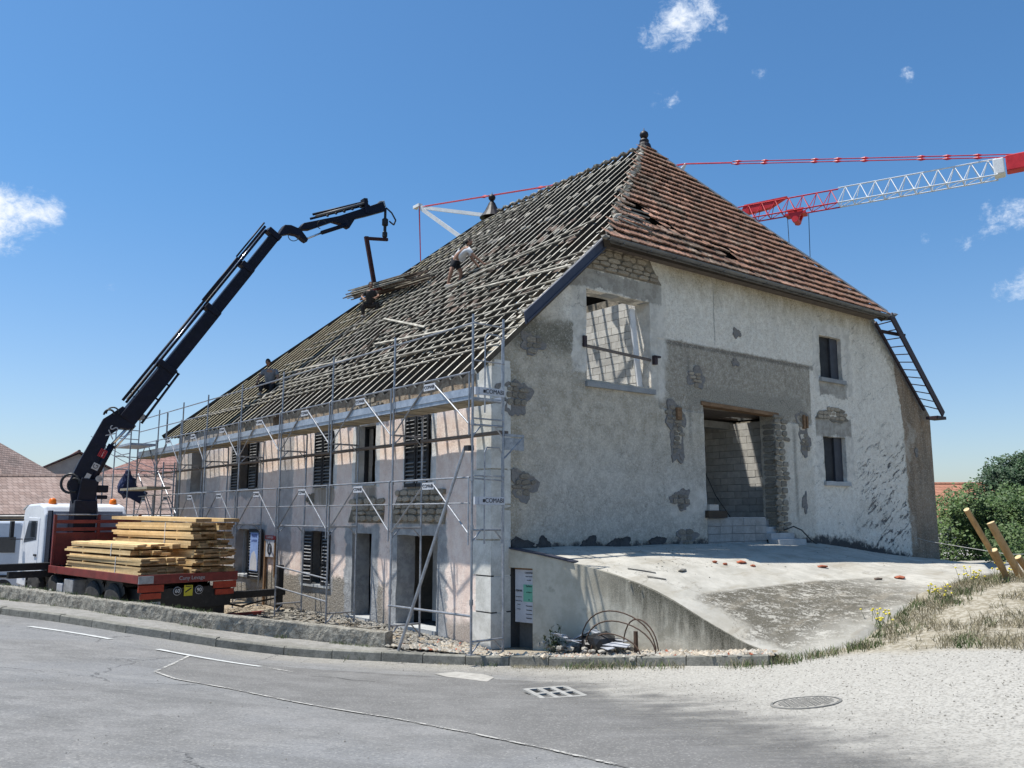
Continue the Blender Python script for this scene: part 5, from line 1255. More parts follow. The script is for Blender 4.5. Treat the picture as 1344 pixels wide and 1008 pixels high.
pf = tp('platform', MB().box((3.07, 0, 1.16), (6.15, 2.5, .10)), 'black')
tp('side_rail', MB().box((3.07, 1.265, 1.16), (6.2, .04, .20)), 'red_paint', .006, pf)
tp('side_rail', MB().box((3.07, -1.265, 1.16), (6.2, .04, .20)), 'red_paint', .006, pf)
tail = tp('tail_board', MB().box((-.02, 0, 1.15), (.05, 2.56, .22)), 'red_paint', .006, pf)
tp('corner_fitting', MB().box((-.03, 1.1, 1.15), (.07, .36, .18)), 'hub', .004, pf)
def tail_m(y, z, x=-.052): return TM @ frame((x, y, z), (0, -1, 0), (0, 0, 1))
text('lettering', 'Cuny Levage', .13, tail_m(-.05, 1.15), 'grey_print', tail)
for y_ in (.95, -.95):
    lb = tp('rear_lamp', MB().box((0.0, y_, .94), (.06, .62, .17)).box((0.0, y_, .76), (.06, .50, .14)), 'lamp_red', .01)
for (y_, s_) in ((.28, '60'), (-.28, '90')):
    dsc = tp('speed_disc', MB().lathe((.03, y_, .84), [(.105, 0), (.105, .01)], 20, (-1, 0, 0)), 'sign_white')
    tp('disc_face', MB().lathe((.018, y_, .84), [(.092, 0), (.092, .006)], 20, (-1, 0, 0)), 'black', 0, dsc)
    text('lettering', s_, .13, tail_m(y_, .84, .009), 'white_print', dsc)
yp = tp('yellow_plate', MB().box((.02, 0, .84), (.012, .22, .26)), 'yellow_print'); tp('plate_mark', MB().bar((.011, .08, .80), (.011, -.08, .90), .004, .03).box((.011, 0, .94), (.004, .16, .02)), 'ink', 0, yp)
np_ = tp('number_plate', MB().box((.02, .95, .56), (.015, .52, .11)), 'grey_print'); text('lettering', 'AP 714 KE', .10, tail_m(.95, .56, .010), 'ink', np_)
for (x_, lb) in ((1.74, 0), (3.05, 0), (6.05, 1), (7.75, 1)):
    for sd in (1, -1):
        wh = tp('wheel', MB().lathe((x_, sd*1.22, .49), [(.22, 0), (.34, .0), (.46, .02), (.50, .06), (.505, .22), (.47, .28), (.3, .29), (.22, .26)], 26, (0, -sd, 0)), 'rubber', smooth=False)
        tp('rim', MB().lathe((x_, sd*1.21, .49), [(.26, 0), (.25, .05), (.12, .06), (.11, -.03 if lb else .02), (.02, -.05)], 16, (0, -sd, 0)), 'hub', 0, wh)
        if not lb:
            mb = MB()
            for q in range(7):
                a0 = R(20+q*20); a1 = R(40+q*20); mb.bar((x_+.58*math.cos(a0), sd*1.12, .5+.58*math.sin(a0)), (x_+.58*math.cos(a1), sd*1.12, .5+.58*math.sin(a1)), .3, .012, (0, sd, 0))
            tp('mudguard', mb, 'black')
tp('side_box', MB().box((4.6, 1.05, .72), (.7, .4, .45)), 'hub', .02); tp('side_box', MB().box((5.35, 1.05, .62), (.45, .35, .35)), 'cab_grey', .02)
tp('side_guard', MB().box((1.2, 1.24, .52), (2.6, .03, .06)).box((4.9, 1.24, .5), (1.2, .03, .06)), 'black')
hb = tp('headboard', MB().box((6.1, 0, 1.72), (.06, 2.44, .92)), 'red_paint', .005)
for y_ in (1.22, 0, -1.22): tp('post', MB().box((6.1, y_, 1.98), (.09, .07, 1.45)), 'red_paint', 0, hb)
for z_ in (2.28, 2.50): tp('rail', MB().box((6.06, 0, z_), (.05, 2.4, .10)), 'red_paint', 0, hb)
tp('rail', MB().tube((6.1, 1.2, 2.70), (6.1, -1.2, 2.70), .02), 'steel', 0, hb)
# cab
cabp = [(7.05, .95), (7.05, 2.70), (7.2, 2.95), (7.6, 3.04), (8.6, 3.02), (8.95, 2.88), (9.18, 2.0), (9.25, .55), (8.4, .50), (8.35, .95)]
cab = tp('cab', MB().prism([(x_, 1.2, z_) for x_, z_ in cabp], (0, -2.4, 0)), 'cab_white', .06)
tp('rear_panel', MB().box((7.035, 0, 2.0), (.02, 2.1, 1.6)), 'cab_grey', 0, cab)
tp('side_deflector', MB().box((6.85, 1.12, 1.95), (.36, .04, 1.75)), 'navy', .01, cab)
dr = tp('door', MB().prism([(7.45, 1.212, .98), (7.45, 1.212, 2.6), (8.5, 1.212, 2.62), (8.85, 1.212, 1.9), (8.9, 1.212, 1.0)], (0, -.03, 0)), 'cab_white', .005, cab)
tp('side_window', MB().prism([(7.62, 1.218, 1.95), (7.62, 1.218, 2.52), (8.42, 1.218, 2.52), (8.78, 1.218, 1.85)], (0, -.02, 0)), 'glass', 0, dr)
tp('handle', MB().box((7.6, 1.23, 1.5), (.2, .03, .06)), 'black', 0, dr)
tp('mirror', MB().box((8.95, 1.52, 2.25), (.16, .1, .5)).box((8.95, 1.35, 2.55), (.04, .4, .03)).box((8.95, 1.35, 1.95), (.04, .4, .03)), 'black', .01, cab)
tp('windscreen', MB().box((9.12, 0, 2.35), (.05, 2.1, .85), Matrix.Rotation(R(-14), 3, 'Y')), 'glass', 0, cab)
tp('sun_visor', MB().box((9.1, 0, 2.92), (.4, 2.3, .04), Matrix.Rotation(R(18), 3, 'Y')), 'zinc_light', 0, cab)
for y_ in (.85, -.95): tp('beacon', MB().lathe((7.6, y_, 3.02), [(.11, 0), (.11, .04), (.10, .14), (.06, .18), (.01, .19)], 14), 'amber', 0, cab, True)
tp('cab_steps', MB().box((8.0, 1.1, .7), (.5, .25, .06)).box((8.0, 1.1, .45), (.5, .2, .05)).box((8.25, 1.2, .6), (.05, .05, .7)), 'black')
# outriggers
of = tp('front_outrigger', MB().box((6.6, 2.6, 1.22), (.28, 3.4, .20)).box((6.6, 1.6, 1.0), (.2, 1.2, .18)).box((6.6, 4.3, .7), (.2, .18, 1.2)).box((6.6, 2.0, .55), (.12, 1.7, .1)), 'black', .01)
ro = tp('rear_outrigger', MB().box((.55, -1.7, .60), (.22, 2.6, .18)).box((.55, -2.85, .75), (.2, .16, 1.15)), 'black', .01)
tp('foot', MB().tube((.55, -2.85, .02), (.55, -2.85, .3), .05, 10).lathe((.55, -2.85, .02), [(.2, 0), (.2, .04), (.06, .07)], 12), 'hub', 0, ro)
tp('foot_pad', MB().box((.55, -2.85, .01), (.6, .6, .06)), 'wood_old', 0, ro)
tp('red_skid', MB().box((.2, -.9, .12), (.12, 2.6, .10)), 'red_paint')
tp('hose', MB().path([(.5, -1.2, .42), (.5, -1.7, .30), (.5, -2.2, .38), (.5, -2.8, .45)], .025), 'black')
# loader crane (world coordinates)
crn = obj('crane_column', MB().bar((-4.46, 14.52, .7), (-4.44, 14.52, 3.1), .62, .7).bar((-4.44, 14.52, 3.0), (-4.35, 14.5, 3.75), .5, .55), 'navy', trk, bevel=.03)
def cp(name, mb, mat='navy', bevel=.02, smooth=False): return obj(name, mb, mat, crn, None, smooth, bevel)
cp('crane_base', MB().box((-4.43, 14.5, .95), (1.1, .8, .7)).box((-4.43, 14.5, 1.9), (.8, .7, .3)), 'navy')
A0 = V((-4.45, 14.52, 3.2)); A1 = V((-3.22, 14.40, 5.95))
MBP = [(-4.85, 14.61, 3.65), (-4.61, 14.57, 4.29), (-4.04, 14.49, 5.6), (-3.87, 14.47, 5.73), (-3.53, 14.42, 6.02), (-3.15, 14.36, 5.72), (-3.16, 14.36, 5.34), (-3.35, 14.39, 5.3), (-3.56, 14.42, 5.33), (-3.83, 14.46, 5.1), (-3.92, 14.47, 4.82), (-4.11, 14.5, 4.11), (-4.28, 14.53, 3.46), (-4.31, 14.53, 3.0), (-4.73, 14.59, 3.0)]
cp('main_boom', MB().prism([(a, b+.17, c_) for a, b, c_ in MBP], (-.05, -.34, 0)), 'navy', .02)
cp('lift_cylinder', MB().tube((-4.10, 14.4, 2.5), (-4.24, 14.42, 3.55), .09, 12), 'navy_light', 0, True)
cp('boom_cylinder', MB().tube((-4.24, 14.38, 3.75), (-3.80, 14.34, 4.80), .10, 12), 'navy', 0, True)
cp('piston_rod', MB().tube((-3.84, 14.36, 4.75), (-3.26, 14.3, 5.52), .045, 10).tube((-3.72, 14.36, 4.68), (-3.16, 14.3, 5.44), .035, 10), 'chrome', 0, True)
cp('pivot_lug', MB().box((-4.05, 14.5, 3.45), (.5, .3, .22)).box((-3.95, 14.5, 3.2), (.3, .2, .12)), 'navy', .03)
for (a, b, c_) in (((-4.62, 14.3, 4.1), 'hose_loop', 0),): pass
def loop(c, r, n=14, ax1=RT, ax2=UP, arc=1.6): return [V(c)+ax1*r*math.cos(a)+ax2*r*math.sin(a) for a in [math.pi*arc*k/n for k in range(n+1)]]
cp('hose_loop', MB().path(loop((-4.85, 14.5, 3.6), .28), .04), 'black', 0); cp('hose_loop', MB().path(loop((-4.75, 14.4, 3.55), .2), .035), 'black', 0)
cp('hose_loop', MB().path(loop((-3.95, 14.3, 5.72), .16, arc=1.0), .03), 'black', 0)
cp('pivot_pin', MB().lathe((-4.12, 14.72, 3.75), [(.10, 0), (.10, .5)], 12, (0, -1, 0)), 'hub', 0); cp('pivot_pin', MB().lathe((-3.0, 14.66, 5.72), [(.09, 0), (.09, .45)], 12, (0, -1, 0)), 'hub', 0)
cp('pivot_pin', MB().lathe((-3.5, 14.66, 5.75), [(.07, 0), (.07, .45)], 12, (0, -1, 0)), 'hub', 0)
# markings on the main boom, on its camera side
bd = (A1-A0).normalized(); bn = V((0, -1, 0)); 
def boomm(t, off=0): p = V((-4.47, 0, 3.5)).lerp(V((-3.68, 0, 5.55)), t); return frame((p.x+off*.2, 14.26-.0*t, p.z), V((bd.x, 0, bd.z)), V((-bd.z, 0, bd.x)))
text('lettering', 'XS', .36, boomm(.82), 'grey_print', crn, ext=.004)
for q in range(5): cp('red_stripe', MB().box((0, 0, 0), (.26, .03, .004)), 'red_print', 0).matrix_basis = boomm(.50) @ Matrix.Translation((0, -.10+.045*q, 0))
cp('maker_mark', MB().box((0, 0, 0), (.2, .2, .004)), 'grey_print', 0).matrix_basis = boomm(.30)
text('lettering', 'G', .2, boomm(.30) @ Matrix.Translation((0, 0, .004)), 'ink', crn)
cp('warning_label', MB().box((0, 0, 0), (.34, .14, .004)), 'grey_print', 0).matrix_basis = boomm(.10) @ Matrix.Translation((0, .08, 0))
text('lettering', '477', .15, boomm(-.02) @ Matrix.Translation((0, -.06, 0)), 'grey_print', crn)
# telescopic boom
B0 = V((-3.40, 14.39, 5.62)); B1 = V((.98, 13.76, 12.42)); bd2 = (B1-B0).normalized(); up2 = V((0, 1, 0)).cross(bd2).normalized(); up2 = up2 if up2.z > 0 else -up2
side2 = bd2.cross(up2)
def bp(t, u_=0, s_=0): return B0.lerp(B1, t)+up2*u_+side2*s_
secs = [(-.005, .26, .42, .52), (.24, .56, .36, .42), (.54, .80, .32, .37), (.78, 1.0, .28, .33)]
for (t0, t1, w_, h_) in secs:
    cp('boom_section', MB().bar(bp(t0), bp(t1), w_, h_, up2), 'navy', .02)
for (t, w_, h_) in ((.25, .5, .66), (.55, .44, .54), (.79, .40, .48), (.985, .38, .52)):
    cp('boom_collar', MB().bar(bp(t-.012, .08), bp(t+.012, .08), w_, h_, up2), 'navy', .01)
for (t0, t1, u_, r_) in ((.05, .55, .46, .045), (.05, .54, .34, .04), (.50, .99, .46, .045), (.30, .98, .36, .04), (.56, .80, .52, .03), (.80, 1.0, .56, .03)):
    cp('extension_cylinder', MB().tube(bp(t0, u_), bp(t1, u_), r_, 10), 'navy', 0, True)
cp('chrome_pipe', MB().tube(bp(.06, .40, .1), bp(.54, .40, .1), .02, 8).tube(bp(.56, .42, .1), bp(.97, .42, .1), .018, 8), 'chrome', 0, True)
cp('lower_guard', MB().bar(bp(.02, -.42), bp(.26, -.36), .05, .07, up2), 'navy', 0)
for t in (.05, .13, .2, .26): cp('guard_strut', MB().bar(bp(t, -.2), bp(t, -.4), .05, .05, side2), 'navy', 0)
cp('hose_loop', MB().path(loop((-3.85, 14.3, 5.76), .2, arc=1.0), .025), 'black', 0); cp('hose_loop', MB().path(loop(bp(.1, .32), .12, arc=1.6), .012, 5), 'black', 0)
# knuckle and jib
cp('knuckle', MB().prism([(a, b+.14, c_) for a, b, c_ in [(1.11, 13.75, 12.62), (1.2, 13.73, 12.76), (1.42, 13.7, 12.79), (1.76, 13.65, 12.7), (2.04, 13.61, 12.37), (2.0, 13.62, 12.26), (1.9, 13.63, 12.3), (1.67, 13.67, 12.46), (1.4, 13.71, 12.47), (.95, 13.76, 12.3)]], (0, -.28, 0)), 'navy', .02)
J0 = V((1.8, 13.66, 12.90)); J1 = V((4.75, 13.22, 14.12)); jd = (J1-J0).normalized(); ju = V((0, 1, 0)).cross(jd).normalized(); ju = ju if ju.z > 0 else -ju
def jp(t, u_=0): return J0.lerp(J1, t)+ju*u_
cp('jib', MB().prism([(a, b+.13, c_) for a, b, c_ in [(1.76, 13.65, 12.8), (1.87, 13.64, 12.95), (3.14, 13.45, 13.44), (4.17, 13.31, 13.97), (4.81, 13.21, 14.31), (4.95, 13.19, 13.98), (4.28, 13.29, 13.67), (3.76, 13.37, 13.45), (3.54, 13.4, 13.04), (3.25, 13.44, 13.15), (2.94, 13.48, 13.19), (2.1, 13.6, 12.74), (1.81, 13.65, 12.69)]], (0, -.26, 0)), 'navy', .02)
for q, (a, b) in enumerate((((2.14, 13.6, 13.18), (4.1, 13.31, 14.05)), ((2.23, 13.59, 13.36), (4.27, 13.29, 14.25)), ((2.3, 13.5, 13.28), (4.2, 13.2, 14.16)))): cp('jib_cylinder', MB().tube(a, b, .045, 10), 'navy' if q < 2 else 'zinc', 0, True)
cp('jib_collar', MB().bar((4.2, 13.29, 13.72), (4.12, 13.3, 14.3), .30, .16, (1, 0, 0)), 'navy', .02); cp('jib_head', MB().bar((4.72, 13.22, 14.18), (4.92, 13.19, 14.24), .24, .26, UP), 'hub', .02)
cp('jib_lift_cylinder', MB().tube((2.5, 13.4, 12.68), (3.42, 13.3, 13.15), .075, 12), 'navy', 0, True); cp('piston_rod', MB().tube((2.02, 13.5, 12.4), (2.52, 13.4, 12.69), .035, 10), 'chrome', 0, True)
for q in range(6): cp('jib_fitting', MB().lump((2.6+q*.33, 13.18, 13.28+q*.155), (.13, .1, .1), q, 1), 'black')
cp('hose_loop', MB().path(loop((2.45, 13.3, 12.95), .16, arc=1.4), .015, 5), 'black', 0); cp('hose_loop', MB().path(loop((1.5, 13.5, 12.4), .2, arc=-1.0), .015, 5), 'black', 0)
cp('hose_loop', MB().path([(4.95, 13.1, 14.1), (5.2, 13.1, 13.95), (5.38, 13.1, 13.7), (5.3, 13.1, 13.5), (5.1, 13.1, 13.6)], .03), 'black', 0)
cp('rotator', MB().lathe((4.98, 13.2, 12.95), [(.06, 0), (.1, .05), (.1, .2), (.06, .25), (.06, .45), (.12, .5), (.12, .72), (.05, .78), (.05, 1.16)], 12), 'black', 0)

fk = thing('pallet_fork', (4.6, 13.2, 10.75), 'rust red pallet fork hanging from the loader crane over the roof', 'pallet fork')
obj('top_arm', MB().bar((5.1, 13.18, 12.90), (4.2, 13.3, 12.80), .11, .11), 'fork_paint', fk, bevel=.01)
obj('mast', MB().bar((4.25, 13.3, 12.88), (4.62, 13.2, 10.95), .11, .15, (1, 0, 0)), 'fork_paint', fk, bevel=.01)
for dy in (-.35, .35): obj('tine', MB().bar((4.45, 13.2+dy, 10.82), (5.3, 13.2+dy, 10.95), .10, .05), 'red_paint', fk)
obj('tine_carriage', MB().bar((4.55, 12.7, 10.86), (4.55, 13.7, 10.86), .1, .1), 'red_paint', fk)
bb = thing('batten_bundle', (4.7, 12.8, 10.9), 'loose bundle of old battens carried by the red fork above the roof', 'batten bundle')
for k in range(34):
    lay = k // 9; q = k % 9; a = V((4.45+q*.095+random.uniform(-.03, .03), 15.2+random.uniform(-.7, .4), 10.98+lay*.06+random.uniform(-.02, .05))); b = V((4.4+q*.09+random.uniform(-.08, .08), 10.2+random.uniform(-.7, 1.2), 10.72+lay*.06+random.uniform(-.04, .04)))
    obj('batten', MB().bar(a, b, .04, .03), 'debris_wood' if k % 3 else 'batten', bb)

# timber stacks on the truck
pl_cache = {}
def plank(L, w_, h_, parent, mw):
    key = (round(L, 1), w_, h_)
    if key not in pl_cache:
        mb = MB().box((key[0]/2, 0, 0), (key[0], w_, h_)); me = mb.mesh('plank'); me.materials.append(M['timber']); me.materials.append(M['timber_end'])
        for p in me.polygons: p.material_index = 1 if abs(p.normal.x) > .5 else 0
        pl_cache[key] = me
    o = bpy.data.objects.new('plank', pl_cache[key]); link(o, parent, mw); return o
def stack(label, y0, y1, z0, layers, x0, L, w_, h_, gaps=(), jitter=.12, cnt_w=5):
    st = thing('timber_stack', tuple(TM @ V((x0+L/2, (y0+y1)/2, z0))), label, 'timber stack', 'stacks of sawn timber on the truck bed')
    z_ = z0; step = (y1-y0)/cnt_w
    for l_ in range(layers):
        if l_ in gaps:
            for xx in (.8, L-1.2): obj('spacer', MB().box((x0+xx, (y0+y1)/2, z_+.02), (.05, y1-y0, .04)), 'timber', st, TM.copy())
            z_ += .042
        for c_ in range(cnt_w):
            yy = y0+step*(c_+.5); LL = L*random.choice((.94, .97, 1.0, 1.0)); xs_ = x0+random.uniform(-jitter, jitter)
            plank(LL, round(step*.96, 3), round(h_*.95, 3), st, TM @ Matrix.Translation((xs_, yy, z_+h_/2)) @ Matrix.Rotation(R(random.uniform(-.35, .35)), 4, 'Z'))
        z_ += h_
    obj('strap', MB().box((x0+L*.3, y1+.004, (z0+z_)/2), (.03, .006, z_-z0)).box((x0+L*.3, (y0+y1)/2, z_+.004), (.03, y1-y0, .006)), 'strap', st, TM.copy())
    return z_
zt = stack('tall right-hand stack of pale sawn planks at the back of the red truck bed', -1.2, -.12, 1.22, 13, .05, 5.2, .2, .040, (4, 8), .12)
zt2 = stack('upper bundle of thick golden beams on top of the tall timber stack', -1.15, -.05, zt+.04, 9, .15, 5.0, .2, .060, (3, 6), .18, 5)
stack('low left-hand stack of pale sawn planks on the red truck bed', .02, 1.15, 1.22, 9, .25, 4.9, .2, .042, (5,), .10)
stack('yellow beams lying on top of the low left timber stack', .05, 1.15, 1.22+9*.042+.06, 4, .7, 4.5, .2, .056, (0, 2), .25, 5)
lb_ = thing('long_beam_pair', tuple(TM @ V((2.5, -.6, zt2+.05))), 'two long pale beams laid flat across the very top of the tall timber stack', 'beam pair')
for yy, xx in ((-.95, -.2), (-.35, .1)): plank(5.4, .42, .085, lb_, TM @ Matrix.Translation((xx, yy, zt2+.07)) @ Matrix.Rotation(R(-.6), 4, 'Y'))

# white van beyond the truck
VO = CAM.xy + (RT*-18.2+FW*29.5).xy; VM = Matrix.Translation((VO.x, VO.y, -.05)) @ Matrix.Rotation(math.atan2(RT.y, RT.x), 4, 'Z')
van = thing('parked_van', (VO.x, VO.y, -.05), 'pale silver panel van parked beyond the truck cab at the left edge', 'van', rz=math.atan2(RT.y, RT.x))
vp = [(-2.6, .35), (-2.6, 2.3), (-2.45, 2.5), (2.1, 2.5), (2.45, 2.2), (2.6, .9), (2.6, .35)]
vb = obj('body', MB().prism([(x_, -.95, z_) for x_, z_ in vp], (0, 1.9, 0)), pmat('van_paint', (.50, .54, .60), (.44, .48, .54), 2, .3, 0, 0, spec=.5), van, VM.copy(), bevel=.06)
obj('side_moulding', MB().box((0, -.965, .75), (4.6, .03, .08)), 'black', vb, VM.copy()); obj('door_seam', MB().box((.5, -.955, 1.4), (.015, .01, 1.7)).box((-1.2, -.955, 1.4), (.015, .01, 1.7)), 'black', vb, VM.copy())
obj('side_window', MB().box((1.55, -.958, 1.75), (.9, .02, .5)), 'glass', vb, VM.copy())
obj('roof_rack', MB().box((-.4, -.8, 2.56), (3.6, .04, .05)).box((-.4, .8, 2.56), (3.6, .04, .05)).box((0, 0, 2.56), (.05, 1.6, .05)).box((-1.5, 0, 2.56), (.05, 1.6, .05)), 'black', van, VM.copy())
for x_ in (-1.7, 1.7):
    w_ = obj('wheel', MB().lathe((x_, -.97, .33), [(.2, 0), (.32, .02), (.33, .05), (.33, .2), (.2, .22)], 20, (0, 1, 0)), 'rubber', van, VM.copy()); obj('rim', MB().lathe((x_, -.98, .33), [(.19, 0), (.06, .03)], 14, (0, 1, 0)), 'hub', w_, VM.copy())

# ------------------------------------------------------------------ tower crane behind the house
JB = V((26.0, 11.85, 17.9)); JE = V((30.05, 1.0, 17.9)); jdir = (JE-JB).normalized(); jside = V((-jdir.y, jdir.x, 0))
tcw = thing('tower_crane', (23.4, 18.7, -.5), 'red and white self-erecting tower crane rising behind the farmhouse', 'tower crane')
MT = JB-jdir*7.3
def lattice(name, P0, P1, w_, h_, n, rc, rd, mat, parent, zup=UP, mast=False):
    P0 = V(P0); P1 = V(P1); d = (P1-P0).normalized()
    s_ = jside if not mast else V((1, 0, 0)); t_ = zup if not mast else V((0, 1, 0)); mb = MB()
    c = lambda f, a, b: P0.lerp(P1, f)+s_*a*w_/2+t_*b
    if mast: corners = [(1, h_/2), (-1, h_/2), (1, -h_/2), (-1, -h_/2)]
    else: corners = [(1, 0), (-1, 0), (0, h_)]
    for a, b in corners: mb.tube(c(0, a, b), c(1, a, b), rc, 6)
    for i in range(n):
        f0, f1, fm_ = i/n, (i+1)/n, (i+.5)/n
        if mast:
            for (a, b), (a2, b2) in (((1, h_/2), (-1, h_/2)), ((1, -h_/2), (-1, -h_/2)), ((1, h_/2), (1, -h_/2)), ((-1, h_/2), (-1, -h_/2))): mb.tube(c(f0, a, b), c(f1, a2, b2), rd, 5); mb.tube(c(f0, a, b), c(f0, a2, b2), rd, 5)
        else:
            for a in (1, -1): mb.tube(c(f0, a, 0), c(fm_, 0, h_), rd, 5); mb.tube(c(fm_, 0, h_), c(f1, a, 0), rd, 5)
            mb.tube(c(f0, 1, 0), c(f0, -1, 0), rd, 5); mb.tube(c(f0, 1, 0), c(f1, -1, 0), rd, 5)
    return obj(name, mb, mat, parent)
jred = JB+jdir*4.4; jw = JB+jdir*11.3
lattice('jib_root', MT, jred, .75, .82, 17, .035, .02, 'crane_red', tcw)
lattice('jib_section', jred, jw, .75, .88, 10, .033, .02, 'crane_white', tcw)
obj('jib_joint', MB().bar(jw-V((0, 0, -.4))-jdir*.15, jw+jdir*.3+V((0, 0, .42)), .7, .75), 'crane_white', tcw, bevel=.05)
obj('red_fold_block', MB().bar(jw+jdir*.36+V((0, 0, .5)), jw+jdir*2.6+V((0, 0, .55)), .6, .75), 'crane_red', tcw, bevel=.05)
lattice('jib_tip', jw+jdir*2, jw+jdir*14, .75, .88, 16, .04, .026, 'crane_white', tcw)
obj('red_gusset', MB().prism([JB+V((0, 0, .9))-jdir*.3, JB+jdir*1.9+V((0, 0, .95)), JB+jdir*1.0+V((0, 0, .5)), JB+V((0, 0, .35))-jdir*.6], jside*.3), 'crane_red', tcw)
tr = V((26.81, 9.67, 17.75))
tro = obj('trolley', MB().bar(tr-jdir*.5, tr+jdir*.5, .6, .12).prism([tr+jside*.3+V((0, 0, .25))-jdir*.42, tr+jside*.3+jdir*.42+V((0, 0, .25)), tr+jside*.3+jdir*.12-V((0, 0, .42)), tr+jside*.3-jdir*.12-V((0, 0, .45))], -jside*.12).prism([tr-jside*.2+V((0, 0, .25))-jdir*.42, tr-jside*.2+jdir*.42+V((0, 0, .25)), tr-jside*.2+jdir*.12-V((0, 0, .42)), tr-jside*.2-jdir*.12-V((0, 0, .45))], -jside*.12).lathe(tr-jside*.35-V((0, 0, .3)), [(.16, 0), (.16, .7)], 12, tuple(jside)), 'crane_red', tcw)
for s_ in (-.45, .6): obj('hoist_rope', MB().tube(tr+jdir*s_, tr+jdir*s_*.6+V((0, 0, -13)), .018, 5), 'cable', tcw)
hk = obj('hook_block', MB().box(tr+V((0, 0, -13.2)), (.4, .3, .6)), 'crane_red', tcw)
lattice('mast', MT+V((0, 0, -18.2)), MT+V((0, 0, .8)), .9, .9, 18, .05, .03, 'crane_white', tcw, mast=True)
HDp = V((24.8, 15.04, 21.74)); RR = V((18.4, 32.1, 22.7))
obj('mast_head', MB().tube(MT+jside*.3, HDp, .07, 8).tube(MT-jside*.3, HDp, .07, 8).tube(MT+jdir*2, HDp, .05, 8), 'crane_white', tcw)
def tie(name, a, b, mat, s_=.12, knots=()):
    mb = MB()
    for k in (-1, 1): mb.tube(V(a)+jside*s_*k+V((0, 0, s_*k*.9)), V(b)+jside*s_*k+V((0, 0, s_*k*.9)), .025, 6)
    for f in knots:
        p = V(a).lerp(V(b), f); dd = (V(b)-V(a)).normalized()
        for k in (-1, 1): q = p+jside*s_*k+V((0, 0, s_*k*.9)); mb.tube(q-dd*.22, q, .02, 8, .075); mb.tube(q, q+dd*.22, .075, 8, .02)
    return obj(name, mb, mat, tcw)
TE_ = V((31.2, -2.0, 18.25)); TK = HDp.lerp(TE_, .14); tie('tie_bar', TK, TE_, 'crane_red', .13, (.02, .11, .27, .34, .42, .58, .65, .73)); tie('tie_bar', HDp, TK, 'crane_red', .03)
tie('rear_tie', HDp, RR, 'crane_red', .05, (.45, .5, .72)); 
obj('rear_strut', MB().bar(RR, V((20.6, 26.3, 20.9)), .12, .22), 'crane_white', tcw); obj('rear_strut', MB().bar(V((20.6, 26.3, 20.9)), MT+V((0, 0, 1.0)), .2, .3), 'crane_white', tcw)
obj('rear_strut', MB().bar(RR, MT+V((0, 0, -6.5)), .16, .26), 'crane_white', tcw); obj('strut_head', MB().box(RR+V((0, .2, .1)), (.3, .7, .2)), 'crane_white', tcw)
for s_ in (-.05, .07): obj('rear_stay', MB().tube(RR+V((s_, s_*2, 0)), V((19.4+s_, 32.0, -.3)), .03, 6), 'crane_red' if s_ < 0 else 'cable', tcw)
obj('base_frame', MB().box((22.5, 22.5, .1), (3, 10, .5)), 'crane_red', tcw)

# ------------------------------------------------------------------ houses in the distance
def cw(X, D, z=0): p = CAM.xy+(RT*X+FW*D).xy; return V((p.x, p.y, z))
RZV = math.atan2(RT.y, RT.x)
def house(name, label, X, D, L, W, zr, ze, roofmat, kind='gable', rot=0, wallmat='wall_far', hipx=0, windows=()):
    mw = Matrix.Translation(cw(X, D, -.5)) @ Matrix.Rotation(RZV+rot, 4, 'Z'); h = thing(name, tuple(cw(X, D, -.5)), label, 'house', None, RZV+rot); ze += .5; zr += .5
    if kind == 'gable': mb = MB().prism([(-L/2, -W/2, 0), (-L/2, W/2, 0), (-L/2, W/2, ze), (-L/2, 0, zr-.1), (-L/2, -W/2, ze)], (L, 0, 0))
    else: mb = MB().box((0, 0, ze/2), (L, W, ze))
    wl = obj('wall', mb, wallmat, h, mw.copy()); o_ = .4; k = (zr-ze)/(W/2); zo = ze-k*o_
    hx = hipx if kind == 'hip' else -.3
    for s_ in (-1, 1):
        obj('roof_slope', MB().prism([(-L/2-o_, s_*(W/2+o_), zo), (L/2+o_, s_*(W/2+o_), zo), (L/2-hx, 0, zr), (-L/2+hx, 0, zr)], (0, 0, .12)), roofmat, h, mw.copy())
        if kind == 'hip': obj('hip_end', MB().prism([(s_*(L/2+o_), -W/2-o_, zo), (s_*(L/2+o_), W/2+o_, zo), (s_*(L/2-hx), 0, zr)], (0, 0, .12)), roofmat, h, mw.copy())
    obj('ridge', MB().tube((-L/2+max(hx, 0), 0, zr+.12), (L/2-max(hx, 0), 0, zr+.12), .12, 8), roofmat, h, mw.copy())
    obj('gutter', MB().tube((-L/2-o_, -W/2-o_-.05, zo), (L/2+o_, -W/2-o_-.05, zo), .07, 6), 'zinc', h, mw.copy())
    for (x_, z_) in windows:
        wf = obj('window', MB().box((x_, -W/2-.02, z_), (1.0, .08, 1.3)), 'crane_white', h, mw.copy()); obj('pane', MB().box((x_, -W/2-.05, z_), (.8, .06, 1.1)), 'glass', wf, mw.copy())
    return h, mw
house('long_barn', 'long low barn with a grey-brown tiled roof right behind the truck cab', -27, 47.5, 26, 9.5, 4.65, 2.75, 'roof_grey', windows=((-9, 1.4), (-4, 1.4), (2, 1.4)))
house('hipped_house', 'grey tiled hipped house at the far left edge of the photo', -41.2, 60, 18, 10, 7.9, 4.4, 'roof_grey', 'hip', hipx=4.2, windows=((3.0, 3.0), (6.0, 3.0)))
house('gabled_house', 'brown roofed house whose pale gable shows behind the crane boom', -37.8, 74, 12, 8, 7.6, 5.5, 'roof_brown', 'gable', rot=R(-58), windows=())
house('red_roofed_house', 'wide red tiled house seen through the far end of the scaffold', -17.4, 58, 22, 16, 8.7, 3.2, 'roof_red', 'hip', hipx=9.5, windows=((-5, 2.0), (0, 2.0)))
